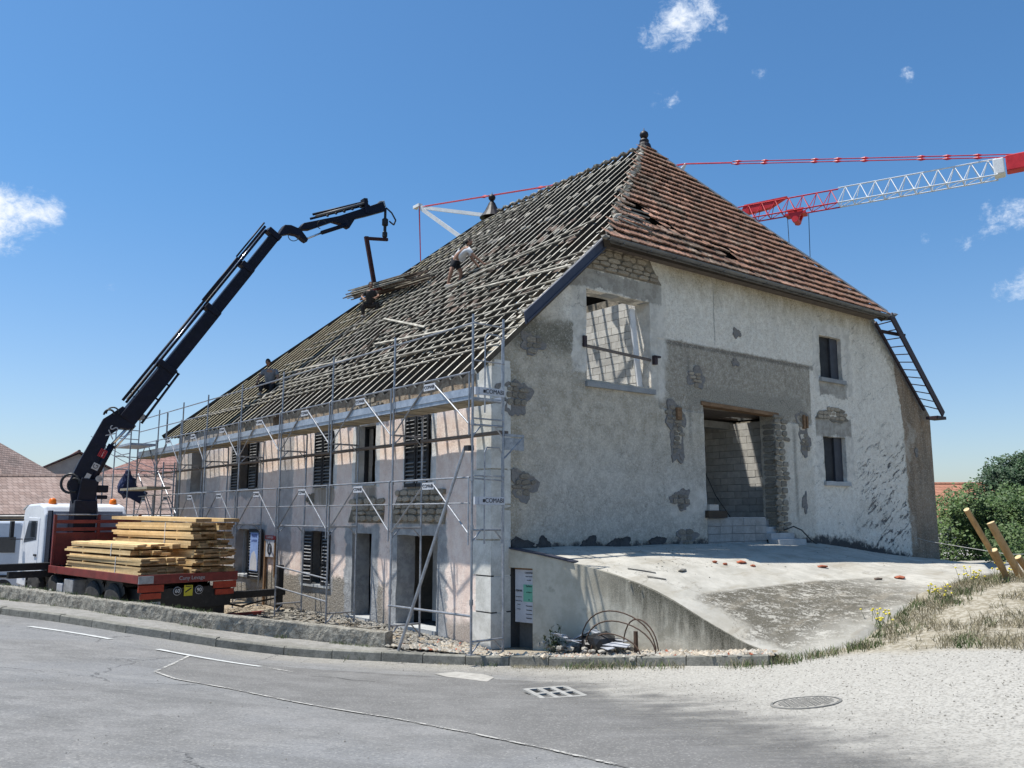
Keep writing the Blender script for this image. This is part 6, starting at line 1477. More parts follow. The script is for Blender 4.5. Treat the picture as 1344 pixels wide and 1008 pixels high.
house('orange_roofed_house', 'orange tiled house peeking between the farmhouse and the hedge', 34.5, 62, 12, 8, 4.75, 2.6, 'roof_orange', windows=((-2, 1.5), (2, 1.5)))
for k, (zz0, zz1) in enumerate(((5.0, 4.2), (4.7, 3.9))):
    a = cw(-24.5, 50, zz0+2.2); b = cw(-18.0, 46, zz1+.6); mb = MB(); pts = [a.lerp(b, t/10)+V((0, 0, -1.0*math.sin(math.pi*t/10)*.25)) for t in range(11)]; mb.path(pts, .02, 5)
    tag(obj('overhead_wire', mb, 'cable'), ('upper' if k == 0 else 'lower')+' thin overhead wire between the crane boom and the scaffold corner', 'wire', 'overhead wires')

# ------------------------------------------------------------------ trees and hedge on the right
def leafy(name, label, cat, blobs, n, mat, ls, trunk, seed, group=None):
    rr = random.Random(seed); base = V(trunk[0]); t = thing(name, tuple(base), label, cat, group)
    mb = MB(); mb.tube(base, V(trunk[1]), .16, 8, .08)
    tops = V(trunk[1])
    for (c, r_) in blobs[:6]: mb.tube(tops-V((0, 0, .6)), V(c), .06, 6, .02)
    obj('trunk', mb, 'bark', t); rs_ = np.random.RandomState(seed)
    vs = []; fs = []
    wts = np.array([r_[0]*r_[1]*r_[2] for c, r_ in blobs]); wts = (wts**.7)/np.sum(wts**.7)
    for (c, r_), w_ in zip(blobs, wts):
        m_ = int(n*w_)
        for k in range(m_):
            d = V((rr.gauss(0, 1), rr.gauss(0, 1), rr.gauss(0, 1))).normalized(); q = rr.random()**.33
            p = V((c[0]+d.x*r_[0]*q, c[1]+d.y*r_[1]*q, c[2]+d.z*r_[2]*q))
            nn = mnoise.noise(p*1.15)+.6*mnoise.noise(p*2.7)
            if nn < -.05 + .5*(q-.8): continue
            p += d*max(0, nn)*.6 + V((0, 0, .35*max(0, mnoise.noise(p*3.5+V((5, 5, 5)))*q)))
            s_ = ls*rr.uniform(.6, 1.4); a = V((rr.gauss(0, 1), rr.gauss(0, 1), rr.gauss(0, .7))).normalized(); b = a.orthogonal().normalized()*s_*.42; a = a*s_
            o_ = len(vs); vs += [p-a*.5, p+b, p+a*.6, p-b]; fs.append((o_, o_+1, o_+2, o_+3))
    me = bpy.data.meshes.new('crown'); me.from_pydata([tuple(v) for v in vs], [], fs); me.materials.append(M[mat])
    obj('crown', me, mat, t); return t
g_ = 'hedge trees beyond the ramp'
c0 = cw(20.2, 37)
def HB(X, D, z, r): c = cw(X, D, z); return ((c.x, c.y, c.z), r)
leafy('hedge', 'bushy green hedge between the farmhouse corner and the leaning wooden posts', 'hedge', [HB(18.5, 36, 1.6, (2.3, 2.3, 1.9)), HB(19.8, 35, 2.2, (2.0, 2, 1.5)), HB(18.3, 35, 2.9, (1.0, 1.0, .9)), HB(21.5, 35.5, 1.8, (2.2, 2, 1.8)), HB(20.6, 34.5, .8, (2.5, 1.5, 1.3)), HB(20, 36, 2.8, (1.2, 1, .8))], 70000, 'leaf_hedge', .11, (cw(19.5, 36, .3), cw(19.5, 36, 2.4)), 3)
leafy('leafy_tree', 'dark leafy tree with a ragged top behind the hedge at the right edge', 'tree', [HB(22.4, 38, 3.6, (2.1, 2, 1.6)), HB(21.2, 37.5, 3.9, (1.0, .9, .8)), HB(23.5, 38.5, 4.0, (1.4, 1.4, 1.2)), HB(21.7, 38, 4.7, (.6, .6, .5)), HB(24.5, 38, 3.2, (2.2, 2, 2.2)), HB(23.2, 37, 2.2, (2.0, 1.6, 1.6)), HB(23.0, 38.2, 4.9, (.5, .5, .4))], 80000, 'leaf_tree', .10, (cw(23, 38, .2), cw(23, 38, 3.2)), 5)
leafy('shrub', 'rounded shrub behind the upright post at the right edge of the photo', 'shrub', [HB(19.5, 29.5, 1.6, (1.8, 1.5, 1.0)), HB(21, 30.5, 1.9, (2.0, 1.5, 1.3)), HB(17.5, 30, 1.3, (1.5, 1.2, .9)), HB(19, 30, 1.0, (3, 1.5, .8))], 36000, 'leaf_hedge', .09, (cw(20, 30, .2), cw(20, 30, 1.4)), 9)
# leaning posts and fence wire
lbl = ['tall thin peeled log leaning left at the top of the bank', 'thick upright peeled log with a flat sawn top above the bank', 'short stub of peeled log on the right of the group of posts', 'short split log in front of the thin leaning one']
pp = [((7.95, -6.62, 1.3), (6.86, -6.36, 2.76), .055), ((8.15, -6.8, 1.3), (7.75, -6.42, 2.50), .075), ((8.55, -6.85, 1.35), (8.2, -6.7, 1.82), .065), ((7.8, -6.66, 1.3), (7.32, -6.62, 1.98), .06)]
for (a, b, r_), lb in zip(pp, lbl):
    t = thing('wooden_post', a, lb, 'post', 'peeled wooden posts at the top of the bank'); a = V(a); b = V(b); d = (b-a).normalized()
    obj('log', MB().tube(a-d*.3, b, r_, 14), 'log', t); obj('cut_end', MB().tube(b, b+d*.012, r_*1.01, 14), 'log_end', t)
tag(obj('fence_wire', MB().path([(18.9, 1.0, 1.95), (13.9, -2.2, 1.92), (8.0, -6.6, 1.88), (12, -14, 2.2)], .007, 5), 'zinc_light'), 'thin pale wire strung from the farmhouse corner to the leaning posts', 'wire')

# ------------------------------------------------------------------ workers on the roof
def skinmesh(name, verts, edges, radii, mat, parent, sub=2, root=0):
    bm = bmesh.new(); lay = bm.verts.layers.skin.verify()
    bv = [bm.verts.new(v) for v in verts]
    for i, v in enumerate(bv): r_ = radii[i]; v[lay].radius = (r_, r_) if not isinstance(r_, tuple) else r_; v[lay].use_root = (i == root)
    for a, b in edges: bm.edges.new((bv[a], bv[b]))
    me = bpy.data.meshes.new(name); bm.to_mesh(me); bm.free(); me.materials.append(M[mat])
    o = bpy.data.objects.new(name, me); link(o, parent)
    m1 = o.modifiers.new('skin', 'SKIN'); m1.use_smooth_shade = True; m2 = o.modifiers.new('sub', 'SUBSURF'); m2.levels = sub; m2.render_levels = sub
    return o
def person(label, J, shirt, trousers, short_sleeve=True, shorts=False, sleeveless=False, straps=False):
    """J: dict of world joint positions"""
    J = {k: V(v) for k, v in J.items()}
    t = thing('person', tuple((J['footL']+J['footR'])/2), label, 'person', 'workers on the roof')
    names = ['pelvis', 'belly', 'chest', 'neck', 'shL', 'elL', 'haL', 'shR', 'elR', 'haR', 'hipL', 'knL', 'anL', 'hipR', 'knR', 'anR']
    rad = [.135, .125, .15, .06, .065, .045, .03, .065, .045, .03, .095, .062, .042, .095, .062, .042]
    vs = [J[n] for n in names]; ed = [(0, 1), (1, 2), (2, 3), (2, 4), (4, 5), (5, 6), (2, 7), (7, 8), (8, 9), (0, 10), (10, 11), (11, 12), (0, 13), (13, 14), (14, 15)]
    for s_, an, ft in (('L', 12, 'footL'), ('R', 15, 'footR')):
        vs.append(J[ft]); rad.append(.04); ed.append((an, len(vs)-1))
    hd = (J['head']-J['neck']).normalized()
    for h_, e_ in ((6, 5), (9, 8)):
        d = (vs[h_]-vs[e_]).normalized(); a = d.orthogonal().normalized(); b = d.cross(a)
        for k in range(4):
            ln = (.07, .085, .08, .06)[k]; r0 = vs[h_]+d*.05+a*(.027*(k-1.5)); r1 = r0+d*ln*.55+b*.01; r2 = r1+d*ln*.45+b*.03
            i0 = len(vs); vs += [r0, r1, r2]; rad += [.010, .009, .007]; ed += [(h_, i0), (i0, i0+1), (i0+1, i0+2)]
        r0 = vs[h_]+d*.01+a*.045; r1 = r0+d*.045+a*.02; i0 = len(vs); vs += [r0, r1]; rad += [.011, .009]; ed += [(h_, i0), (i0, i0+1)]
    skinmesh('body', vs, ed, rad, 'skin', t)
    fwd = J.get('face', V((0, -1, 0))); fwd = (fwd-hd*fwd.dot(hd)).normalized(); rt = fwd.cross(hd)
    HMx = Matrix((rt, fwd, hd)).transposed().to_4x4(); HMx.translation = J['head']
    mb = MB(); bm = bmesh.new(); bmesh.ops.create_uvsphere(bm, u_segments=18, v_segments=12, radius=.1)
    for v in bm.verts:
        v.co = V((v.co.x*.76, v.co.y*.95, v.co.z*1.15))
        if v.co.z < 0: v.co.x *= 1+.25*v.co.z/.1; v.co.y += .01
    mb.add([v.co for v in bm.verts], [tuple(v.index for v in f.verts) for f in bm.faces]); bm.free()
    mb.prism([(-.012, .09, -.02), (.012, .09, -.02), (.006, .092, .02)], (0, .025, -.01))
    for sx in (-1, 1): mb.lump((sx*.078, 0, 0), (.02, .035, .06), 1, 1)
    hdm = obj('head', mb, 'skin', t, HMx.copy(), True)
    for sx in (-1, 1): obj('eye', MB().lump((sx*.03, .088, .012), (.022, .012, .012), 2, 1), 'ink', hdm, HMx.copy())
    obj('mouth', MB().box((0, .088, -.055), (.045, .012, .008)), 'lamp_red', hdm, HMx.copy())
    mb = MB(); bm = bmesh.new(); bmesh.ops.create_uvsphere(bm, u_segments=16, v_segments=10, radius=.108)
    for v in bm.verts: v.co = V((v.co.x*.80, v.co.y*.95-.012, max(v.co.z*1.15+.018, -.01 if v.co.y > 0 else -.06) if v.co.y < .05 else max(v.co.z*1.15, .045)))
    mb.add([v.co for v in bm.verts], [tuple(v.index for v in f.verts) for f in bm.faces]); bm.free(); obj('hair', mb, 'hair', t, HMx.copy(), True)
    # shirt and trousers as skins a little wider than the body
    sv = [J['pelvis'].lerp(J['belly'], .3), J['belly'], J['chest'], J['chest'].lerp(J['neck'], .55), J['shL'], J['shR']]; se = [(0, 1), (1, 2), (2, 3), (2, 4), (2, 5)]; sr = [.155, .15, .175, .08, .09, .09]
    if not sleeveless:
        sv += [J['shL'].lerp(J['elL'], .7), J['shR'].lerp(J['elR'], .7)]; se += [(4, 6), (5, 7)]; sr += [.065, .065]
    skinmesh('shirt', sv, se, sr, shirt, t, root=1)
    f_ = .75 if shorts else 1.0
    tv = [J['pelvis'], J['hipL'], J['hipR'], J['hipL'].lerp(J['knL'], f_), J['hipR'].lerp(J['knR'], f_), J['pelvis'].lerp(J['belly'], .45)]; te = [(0, 1), (0, 2), (1, 3), (2, 4), (0, 5)]; trd = [.16, .12, .12, .09, .09, .14]
    if not shorts: tv += [J['knL'].lerp(J['anL'], .9), J['knR'].lerp(J['anR'], .9)]; te += [(3, 6), (4, 7)]; trd += [.06, .06]
    skinmesh('shorts' if shorts else 'trousers', tv, te, trd, trousers, t)
    for ft, an in (('footL', 'anL'), ('footR', 'anR')):
        d = (J[ft]-J[an]); d.z = 0; d = d.normalized() if d.length > .01 else V((0, -1, 0)); p = J[an]-V((0, 0, .06))
        obj('boot', MB().bar(p-d*.08, p+d*.18, .10, .12, UP, .10, .07), 'boot', t, bevel=.02)
    if straps:
        a = J['chest']+(J['chest']-V((0, 0, 0))).normalized()*0
        obj('harness', MB().path([J['pelvis']+V((0, 0, .15)), J['belly']+V((-.08, -.12, .12)), J['chest']+V((-.05, -.1, .17)), J['chest']+V((.1, .02, .18))], .022).path([J['pelvis']+V((.1, -.08, .12)), J['belly']+V((.07, -.1, .14)), J['chest']+V((.1, -.08, .16))], .022), 'cloth_black', t)
    return t
def at(b, r_, f_, u_): return V(b)+RT*r_+FW*f_+UP*u_
b1 = V((3.9, 6.95, 9.66)); b1.z = lz(3.9)
# bending over, legs apart, working with the right hand on the battens
person('person bending over on the stripped roof in a white top, black shorts and harness', dict(
    pelvis=at(b1, .02, .10, .78), belly=at(b1, .10, .0, .93), chest=at(b1, .27, -.1, 1.08), neck=at(b1, .40, -.16, 1.10), head=at(b1, .40, -.12, 1.30), face=RT*.8-UP*.8-FW*.3,
    shL=at(b1, .36, .08, 1.08), elL=at(b1, .50, .12, .82), haL=at(b1, .68, .1, .60), shR=at(b1, .38, -.28, 1.02), elR=at(b1, .58, -.32, .78), haR=at(b1, .80, -.3, .60),
    hipL=at(b1, -.02, .2, .72), knL=at(b1, .15, .18, .42), anL=at(b1, .10, .3, .12), footL=at(b1, .22, .3, .06), hipR=at(b1, -.05, 0, .72), knR=at(b1, -.14, -.12, .36), anR=at(b1, -.24, -.05, -.02), footR=at(b1, -.12, -.16, -.06)),
    'cloth_white', 'cloth_black', shorts=True, sleeveless=False, straps=True)
b2 = V((.72, 13.3, lz(.72)))
person('person in a grey t-shirt and black trousers sitting on the battens near the scaffold rail', dict(
    pelvis=at(b2, .0, .15, .18), belly=at(b2, .02, .12, .36), chest=at(b2, .04, .02, .58), neck=at(b2, .02, -.06, .76), head=at(b2, .0, -.14, .92), face=-FW*.9-UP*.6,
    shL=at(b2, -.17, .0, .66), elL=at(b2, -.30, -.1, .42), haL=at(b2, -.33, -.2, .20), shR=at(b2, .24, .0, .66), elR=at(b2, .34, -.08, .42), haR=at(b2, .26, -.25, .24),
    hipL=at(b2, -.1, .12, .14), knL=at(b2, -.18, -.28, .22), anL=at(b2, -.16, -.32, -.14), footL=at(b2, -.17, -.45, -.2), hipR=at(b2, .12, .12, .14), knR=at(b2, .2, -.26, .20), anR=at(b2, .17, -.3, -.14), footR=at(b2, .17, -.43, -.2)),
    'cloth_grey', 'cloth_black')
b3 = V((4.0, 12.5, lz(4.0)))
person('person in dark workwear crouching under the raised bundle of battens', dict(
    pelvis=at(b3, .02, .1, .38), belly=at(b3, .03, .05, .52), chest=at(b3, .06, -.02, .72), neck=at(b3, .06, -.08, .88), head=at(b3, .06, -.1, 1.03), face=RT*.4-FW,
    shL=at(b3, -.12, 0, .80), elL=at(b3, -.26, -.1, .62), haL=at(b3, -.14, -.3, .50), shR=at(b3, .24, 0, .8), elR=at(b3, .36, -.1, .64), haR=at(b3, .26, -.32, .52),
    hipL=at(b3, -.06, .1, .34), knL=at(b3, -.22, -.15, .30), anL=at(b3, -.16, -.1, -.08), footL=at(b3, -.18, -.22, -.14), hipR=at(b3, .12, .1, .34), knR=at(b3, .34, -.05, .38), anR=at(b3, .26, .05, .04), footR=at(b3, .3, -.08, -.02)),
    'cloth_dark', 'cloth_dark')

# ------------------------------------------------------------------ street details
def flat(name, pts, mat, lift=.004, cut=.3):
    """thin sheet that follows the street surface; pts is a closed outline of (x, y)"""
    bm = bmesh.new(); vs_ = [bm.verts.new((p[0], p[1], 0)) for p in pts]; bm.faces.new(vs_)
    xs_ = [p[0] for p in pts]; ys_ = [p[1] for p in pts]
    k = math.floor(min(xs_)/cut)*cut
    while k < max(xs_): bmesh.ops.bisect_plane(bm, geom=bm.verts[:]+bm.edges[:]+bm.faces[:], plane_co=(k, 0, 0), plane_no=(1, 0, 0)); k += cut
    k = math.floor(min(ys_)/cut)*cut
    while k < max(ys_): bmesh.ops.bisect_plane(bm, geom=bm.verts[:]+bm.edges[:]+bm.faces[:], plane_co=(0, k, 0), plane_no=(0, 1, 0)); k += cut
    z_ = SZ(np.array([v.co.x for v in bm.verts]), np.array([v.co.y for v in bm.verts]))
    for v, q in zip(bm.verts, z_): v.co.z = q+lift
    bmesh.ops.recalc_face_normals(bm, faces=bm.faces)
    if bm.faces and sum(f.normal.z for f in bm.faces) < 0: bmesh.ops.reverse_faces(bm, faces=bm.faces)
    me = bpy.data.meshes.new(name); bm.to_mesh(me); bm.free(); return struct(obj(name, me, mat))
def stripe(name, pts, w_, mat, lift):
    ps = resample([V((p[0], p[1], 0)) for p in pts], .15); L1 = []; L2 = []
    for i, p in enumerate(ps):
        d = (ps[min(i+1, len(ps)-1)]-ps[max(i-1, 0)]).normalized(); n_ = V((-d.y, d.x, 0)); k = w_*(.5+.12*mnoise.noise(p*3)) ; L1.append((p+n_*k)[:2]); L2.append((p-n_*k)[:2])
    return flat(name, L1+L2[::-1], mat, lift, .5)
seam = [(-5.3, 1.94), (-6.55, -.31), (-6.54, -1.21), (-6.2, -2.35), (-5.91, -4.06), (-5.56, -5.55), (-5.45, -6.82), (-5.43, -7.99), (-5.46, -8.86), (-5.5, -10.2)]
flat('asphalt_patch', seam + [(-4.2, -11.0), (-2.6, -11.2), (-1.2, -9.0), (-1.0, -6.6), (-1.2, -4.3), (-2.0, -2.2), (-3.1, -.6), (-4.1, .5), (-4.9, 1.6)], 'patch2', .006)
stripe('patch_seam', seam, .05, 'seam', .013)
stripe('road_marking', [(-7.15, 6.01), (-6.09, 4.01)], .13, 'white_mark', .010); stripe('road_marking', [(-5.59, 2.75), (-4.55, .5)], .13, 'white_mark', .016)
stripe('worn_marking', [(-4.53, .46), (-4.33, -.3)], .06, 'seam', .014)
stripe('road_crack', [(-4.35, -.9), (-4.0, -1.2), (-3.95, -1.6), (-3.7, -1.9)], .018, 'void', .012)
# drain grate
gc = V((-2.47, -4.72, 0)); gx = V((.98, -.14, 0)).normalized(); gx = V((-.0, -1, 0)); gz = sz(gc.x, gc.y)
a1 = V((-2.64, -4.29, 0)); a2 = V((-2.27, -4.49, 0)); a3 = V((-2.29, -5.14, 0)); a4 = V((-2.95, -5.22, 0))
dg = thing('drain_grate', (gc.x, gc.y, gz), 'dust-whitened cast iron drain grate in the road in front of the ramp wall', 'drain grate')
xg = (a4-a1).normalized(); yg = V((-xg.y, xg.x, 0)); gm = frame((gc.x, gc.y, gz+.012), xg, yg)
obj('pit', MB().box((0, 0, .0), (.70, .62, .006)), 'void', dg, gm.copy())
for y_ in (-.3, -.1, .1, .3): obj('bar', MB().box((0, y_, .012), (.72, .075, .025)), 'grate', dg, gm.copy())
for x_ in (-.34, 0, .34): obj('bar', MB().box((x_, 0, .012), (.07, .60, .024)), 'grate', dg, gm.copy())
mh = thing('manhole_cover', (-1.62, -8.13, sz(-1.62, -8.13)), 'round dusty manhole cover in the gravel at the lower right', 'manhole cover')
zf = sz(-1.62, -8.13); e1 = (sz(-1.14, -8.13)-sz(-2.1, -8.13))/.96; e2 = (sz(-1.62, -7.65)-sz(-1.62, -8.61))/.96; mnrm = V((-e1, -e2, 1)).normalized(); mm_ = frame((-1.62, -8.13, zf+.006), (1, 0, e1), mnrm.cross(V((1, 0, e1))))
obj('ring', MB().lathe((0, 0, 0), [(.40, -.01), (.40, .010), (.37, .012), (.37, -.01)], 40), 'iron', mh, mm_.copy()); obj('lid', MB().lathe((0, 0, -.01), [(.355, 0), (.355, .018)], 40), pmat('dusty_lid', (.33, .31, .275), (.24, .225, .20), 9, .9, 0, .6, 50, .006), mh, mm_.copy())
me = MB().box((0, 0, 0), (.05, .02, .006)).mesh('stud'); me.materials.append(M['iron'])
for i in range(-5, 6):
    for j in range(-5, 6):
        if i*i+j*j < 28: link(bpy.data.objects.new('stud', me), mh, mm_ @ Matrix.Translation((i*.06, j*.06, .010)) @ Matrix.Rotation(R(45 if (i+j) % 2 else -45), 4, 'Z'))
flat('sand_patch', [(-2.23, -1.35), (-1.75, -1.3), (-1.6, -1.9), (-1.75, -2.4), (-2.2, -2.8), (-2.25, -2.2), (-2.3, -1.8)], 'dustpatch', .010)

# ---- loose stones, rubble
def scatter(name, spots, mat, seed, smin, smax, flatn=.6, zf=None):
    rr = random.Random(seed); mb = MB(); sv = [(1, 0, 0), (-1, 0, 0), (0, 1, 0), (0, -1, 0), (0, 0, 1), (0, 0, -1)]
    sf = [(0, 2, 4), (2, 1, 4), (1, 3, 4), (3, 0, 4), (2, 0, 5), (1, 2, 5), (3, 1, 5), (0, 3, 5)]
    for (x_, y_, z_) in spots:
        s_ = smin+(smax-smin)*rr.random()**2.5; a = rr.uniform(0, 6.3); ca, sa = math.cos(a), math.sin(a); kx, ky, kz = s_*rr.uniform(.7, 1.3), s_*rr.uniform(.6, 1.1), s_*flatn*rr.uniform(.6, 1.2); vs_ = []
        for v in sv:
            vx_, vy_, vz_ = v[0]*kx*rr.uniform(.7, 1.2)+rr.uniform(-.2, .2)*s_, v[1]*ky*rr.uniform(.7, 1.2)+rr.uniform(-.2, .2)*s_, v[2]*kz
            vs_.append((x_+vx_*ca-vy_*sa, y_+vx_*sa+vy_*ca, z_+vz_))
        mb.add(vs_, sf)
    me = mb.mesh(name, fix=False); return stuff(obj(name, me, mat))
rr = random.Random(4)
sp = []
kin2 = resample([V(p) for p in ys_src[8:]], .05)
for k in range(5200):
    p = rr.choice(kin2); q = V((p.x, p.y, 0)); tgt = V((.05, max(p.y*.9, -.05)+.6, 0)) if p.y > -1.4 else wline(min(1, max(.12, (-p.y-.2)/5.3)))
    t = rr.random()**1.4; r_ = q.lerp(tgt, t*.97); r_ += V((rr.gauss(0, .05), rr.gauss(0, .05), 0)); 
    pile = .05*max(0, mnoise.noise(r_*1.3))
    sp.append((r_.x, r_.y, yz(r_.x, r_.y)+.01+pile*rr.random()))
scatter('kerb_rubble', sp[:3400], 'rubble', 1, .012, .075)
scatter('broken_stone', sp[3400:4300], 'stone', 2, .03, .11)
scatter('brick_chips', sp[4300:4600], 'rubble_red', 3, .02, .07)
sp = [(-.02-rr.random()**2*1.6, rr.uniform(.6, 9), 0) for k in range(2600)]; sp = [(a, b, yz(a, b)+.015) for a, b, c in sp]
scatter('wall_foot_rubble', sp, 'rubble', 5, .015, .09); 
sp = [(rr.uniform(-2.5, -.4), rr.uniform(4, 11), 0) for k in range(1300)]; scatter('yard_debris', [(a, b, yz(a, b)+.01) for a, b, c in sp], 'stone', 6, .02, .09)
mb = MB()
for k in range(90):
    x_, y_ = rr.uniform(-2.3, -.5), rr.uniform(3.6, 9.5); mb.box((x_, y_, yz(x_, y_)+.05), (rr.uniform(.3, 1.3), rr.uniform(.03, .1), .02), Matrix.Rotation(rr.uniform(0, 3.1), 3, 'Z') @ Matrix.Rotation(rr.uniform(-.15, .15), 3, 'Y'))
stuff(obj('splintered_wood', mb, 'batten'))
sp = []
for k in range(4200):
    x_, y_ = rr.uniform(-2.5, 6), rr.uniform(-12, -5.6); r1 = .93*x_-.36*y_
    if r1 < .3+rr.random()*2.5: continue
    if x_ > 2.8+rr.random() and y_ > -8: continue
    sp.append((x_, y_, 0))
zz_ = SZ(np.array([p[0] for p in sp]), np.array([p[1] for p in sp])); scatter('gravel', [(p[0], p[1], float(z)+.002) for p, z in zip(sp, zz_)], 'gravel_stone', 7, .004, .020)
sp = []
for k in range(2600):
    p = rr.choice(kin2); d = abs(rr.gauss(0, .45)); sp.append((p.x-.16-d*.75, p.y-.12-d*.6, 0))
zz_ = SZ(np.array([p[0] for p in sp]), np.array([p[1] for p in sp])); scatter('gutter_grit', [(p[0], p[1], float(z)+.002) for p, z in zip(sp, zz_)], 'rubble', 8, .005, .022)
sp = []
for k in range(9000):
    x_, y_ = rr.uniform(-9, -.5), rr.uniform(-10.5, 3.5); q = rr.random()
    s_ = -.8*x_-.6*y_; r1 = .93*x_-.36*y_
    if s_ < .9: continue
    if q > max(.10, min(1, (4.2-s_)/3)*.8, min(1, (r1+1.8)/2.5)*.9): continue
    sp.append((x_, y_, 0))
zz_ = SZ(np.array([p[0] for p in sp]), np.array([p[1] for p in sp])); scatter('road_grit', [(p[0], p[1], float(z)+.008) for p, z in zip(sp, zz_)], 'gravel_stone', 18, .003, .011)
# red tile fragments on the ramp, one object each
frs = [(2.6, -2.75, .16, 'flat pale tile scrap lying alone near the left edge of the ramp', 'rubble'), (4.0, -2.45, .10, 'small red tile chip left of the main cluster on the ramp', 'rubble_red'), (4.15, -2.6, .08, 'tiny red chip nearest the shadow line on the ramp', 'rubble_red'),
       (4.75, -2.55, .2, 'largest red tile fragment in the centre cluster on the ramp', 'rubble_red'), (4.82, -2.8, .13, 'dark red broken tile in front of the centre cluster', 'rubble_red'), (7.1, -3.0, .2, 'dull red tile piece right of the centre of the ramp', 'rubble_red'),
       (7.3, -4.2, .17, 'brown tile scrap near the crest of the mossy slope', 'debris_wood'), (7.95, -4.35, .22, 'thick orange-red tile fragment at the right of the ramp', 'rubble_red')]
for k, (x_, y_, s_, lb, mt) in enumerate(frs):
    tag(obj('tile_fragment', MB().lump((x_, y_, rz_(x_, y_)+.02), (s_*1.5, s_, .07), k+3, 1), mt), lb, 'tile fragment', 'tile fragments lying on the ramp')
sp = []
for k in range(700):
    x_, y_ = rr.uniform(.9, 15), -rr.random()**2*3.2-.05
    sp.append((x_, y_, rz_(x_, y_)+.005))
scatter('ramp_crumbs', sp, 'rubble', 28, .004, .03)
# black edge strip and laths along the left edge of the ramp
ed = thing('edge_strip', tuple(wline(.1)+V((0, 0, 1.9))), 'dark blue strip along the left edge of the ramp by the house', 'membrane strip')
mb = MB()
for q in range(8): a = wline(.01+.036*q)+nrmW*.06; b = wline(.01+.036*(q+1))+nrmW*.06; mb.bar((a.x, a.y, rz_(a.x, a.y)+.03), (b.x, b.y, rz_(b.x, b.y)+.03), .22, .02)
obj('strip', mb, 'fascia_blue', ed)
for (a, b, lb) in (((1.5, -2.35), (1.9, -2.7), 'dark flat lath lying across the ramp near its left edge'), ((1.55, -2.8), (1.85, -3.0), 'short lath lying closest to the mossy crest of the ramp')):
    tag(obj('loose_lath', MB().bar((a[0], a[1], rz_(*a)+.025), (b[0], b[1], rz_(*b)+.015), .04, .012), 'zinc'), lb, 'lath', 'laths on the ramp')
tag(obj('black_hose', MB().path([(10.05, -.05, 2.25), (10.3, -.2, 2.35), (10.6, -.25, 2.25), (11.1, -.2, 1.98), (11.6, -.15, 1.8)], .018), 'black'), 'black hose arching out of the barn doorway beside the steps', 'hose')
tag(obj('hanging_cable', MB().path([(8.55, 2.0, 5.25), (8.6, 1.6, 4.2), (8.75, 1.2, 3.2), (8.85, .8, 2.6)], .012), 'black'), 'thin black cable hanging inside the barn doorway', 'cable')

# rubbish heap with conduit hoops against the ramp wall
heap = thing('rubbish_heap', (.55, -2.6, .2), 'heap of crumpled sheet metal, sacks and rubble against the ramp wall', 'rubbish heap')
def hp(t, off, z): p = wline(.05+t*.76)-nrmW*off; return V((p.x, p.y, z))
obj('black_sack', MB().lump(hp(.53, .35, .35), (.45, .55, .42), 4, 2), 'bin_black', heap); obj('black_sack', MB().lump(hp(.46, .3, .33), (.35, .45, .3), 9, 2), 'bin_black', heap)
mb = MB()
for k in range(16):
    c = hp(.33+rr.random()*.30, .1+rr.random()*.5, .22+rr.random()*.22); mb.box(c, (rr.uniform(.2, .75), rr.uniform(.05, .16), .012), Matrix.Rotation(rr.uniform(-1.2, 1.2)-1.2, 3, 'Z') @ Matrix.Rotation(rr.uniform(-.5, .5), 3, 'X'))
stuff(obj('metal_scraps', mb, 'sheet_grey', heap))
obj('bent_sheet', MB().bar(hp(.34, .25, .30), hp(.47, .25, .56), .16, .02).bar(hp(.47, .25, .56), hp(.52, .3, .50), .16, .02), 'sheet_grey', heap)
obj('stake', MB().bar(hp(.70, .3, .15), hp(.70, .3, .62), .06, .05), 'rust', heap)
mb = MB()
for k in range(60): c = hp(.22+rr.random()*.52, .05+rr.random()*.65, .15+rr.random()*.12); mb.lump(c, (rr.uniform(.06, .2), rr.uniform(.06, .2), rr.uniform(.04, .12)), k, 1)
stuff(obj('rubble_lumps', mb, 'rubble', heap))
hoops = [((.42, .35), (.80, .30), .80, 'tallest thin conduit hoop standing over the rubbish heap'), ((.46, .45), (.82, .45), .64, 'middle conduit hoop leaning over the rubbish heap'), ((.50, .5), (.76, .55), .42, 'lowest conduit hoop in front of the ramp wall'), ((.62, .2), (.81, .3), .68, 'brown conduit hoop bent tightly on the right of the heap')]
for (a, b, h_, lb) in hoops:
    pa = hp(a[0], a[1], .15); pb = hp(b[0], b[1], .12); pts = []
    for k in range(17):
        t = k/16; p = pa.lerp(pb, .5-.5*math.cos(math.pi*t)*(1.0)); p.z = .15+h_*math.sin(math.pi*t)**.8+.03*math.sin(7*t); pts.append(p)
    tag(obj('conduit_hoop', MB().path(pts, .013), 'rust'), lb, 'conduit hoop', 'conduit hoops over the rubbish heap')

# weeds and dry grass
def blades(name, spots, mat, h0, h1, w_, seed, lean=.5, label=None):
    rr = random.Random(seed); vs_ = []; fs_ = []
    for (x_, y_, z_) in spots:
        h_ = rr.uniform(h0, h1); a = rr.uniform(0, 6.28); l_ = rr.uniform(.1, lean)*h_; dx, dy = math.cos(a)*l_, math.sin(a)*l_; b = rr.uniform(0, 6.28); wx, wy = math.cos(b)*w_, math.sin(b)*w_
        o_ = len(vs_); vs_ += [(x_-wx, y_-wy, z_-.01), (x_+wx, y_+wy, z_-.01), (x_+dx*.4+wx*.7, y_+dy*.4+wy*.7, z_+h_*.6), (x_+dx*.4-wx*.7, y_+dy*.4-wy*.7, z_+h_*.6), (x_+dx, y_+dy, z_+h_*.95)]
        fs_ += [(o_, o_+1, o_+2, o_+3), (o_+3, o_+2, o_+4)]
    me = bpy.data.meshes.new(name); me.from_pydata(vs_, [], fs_); return stuff(obj(name, me, mat))
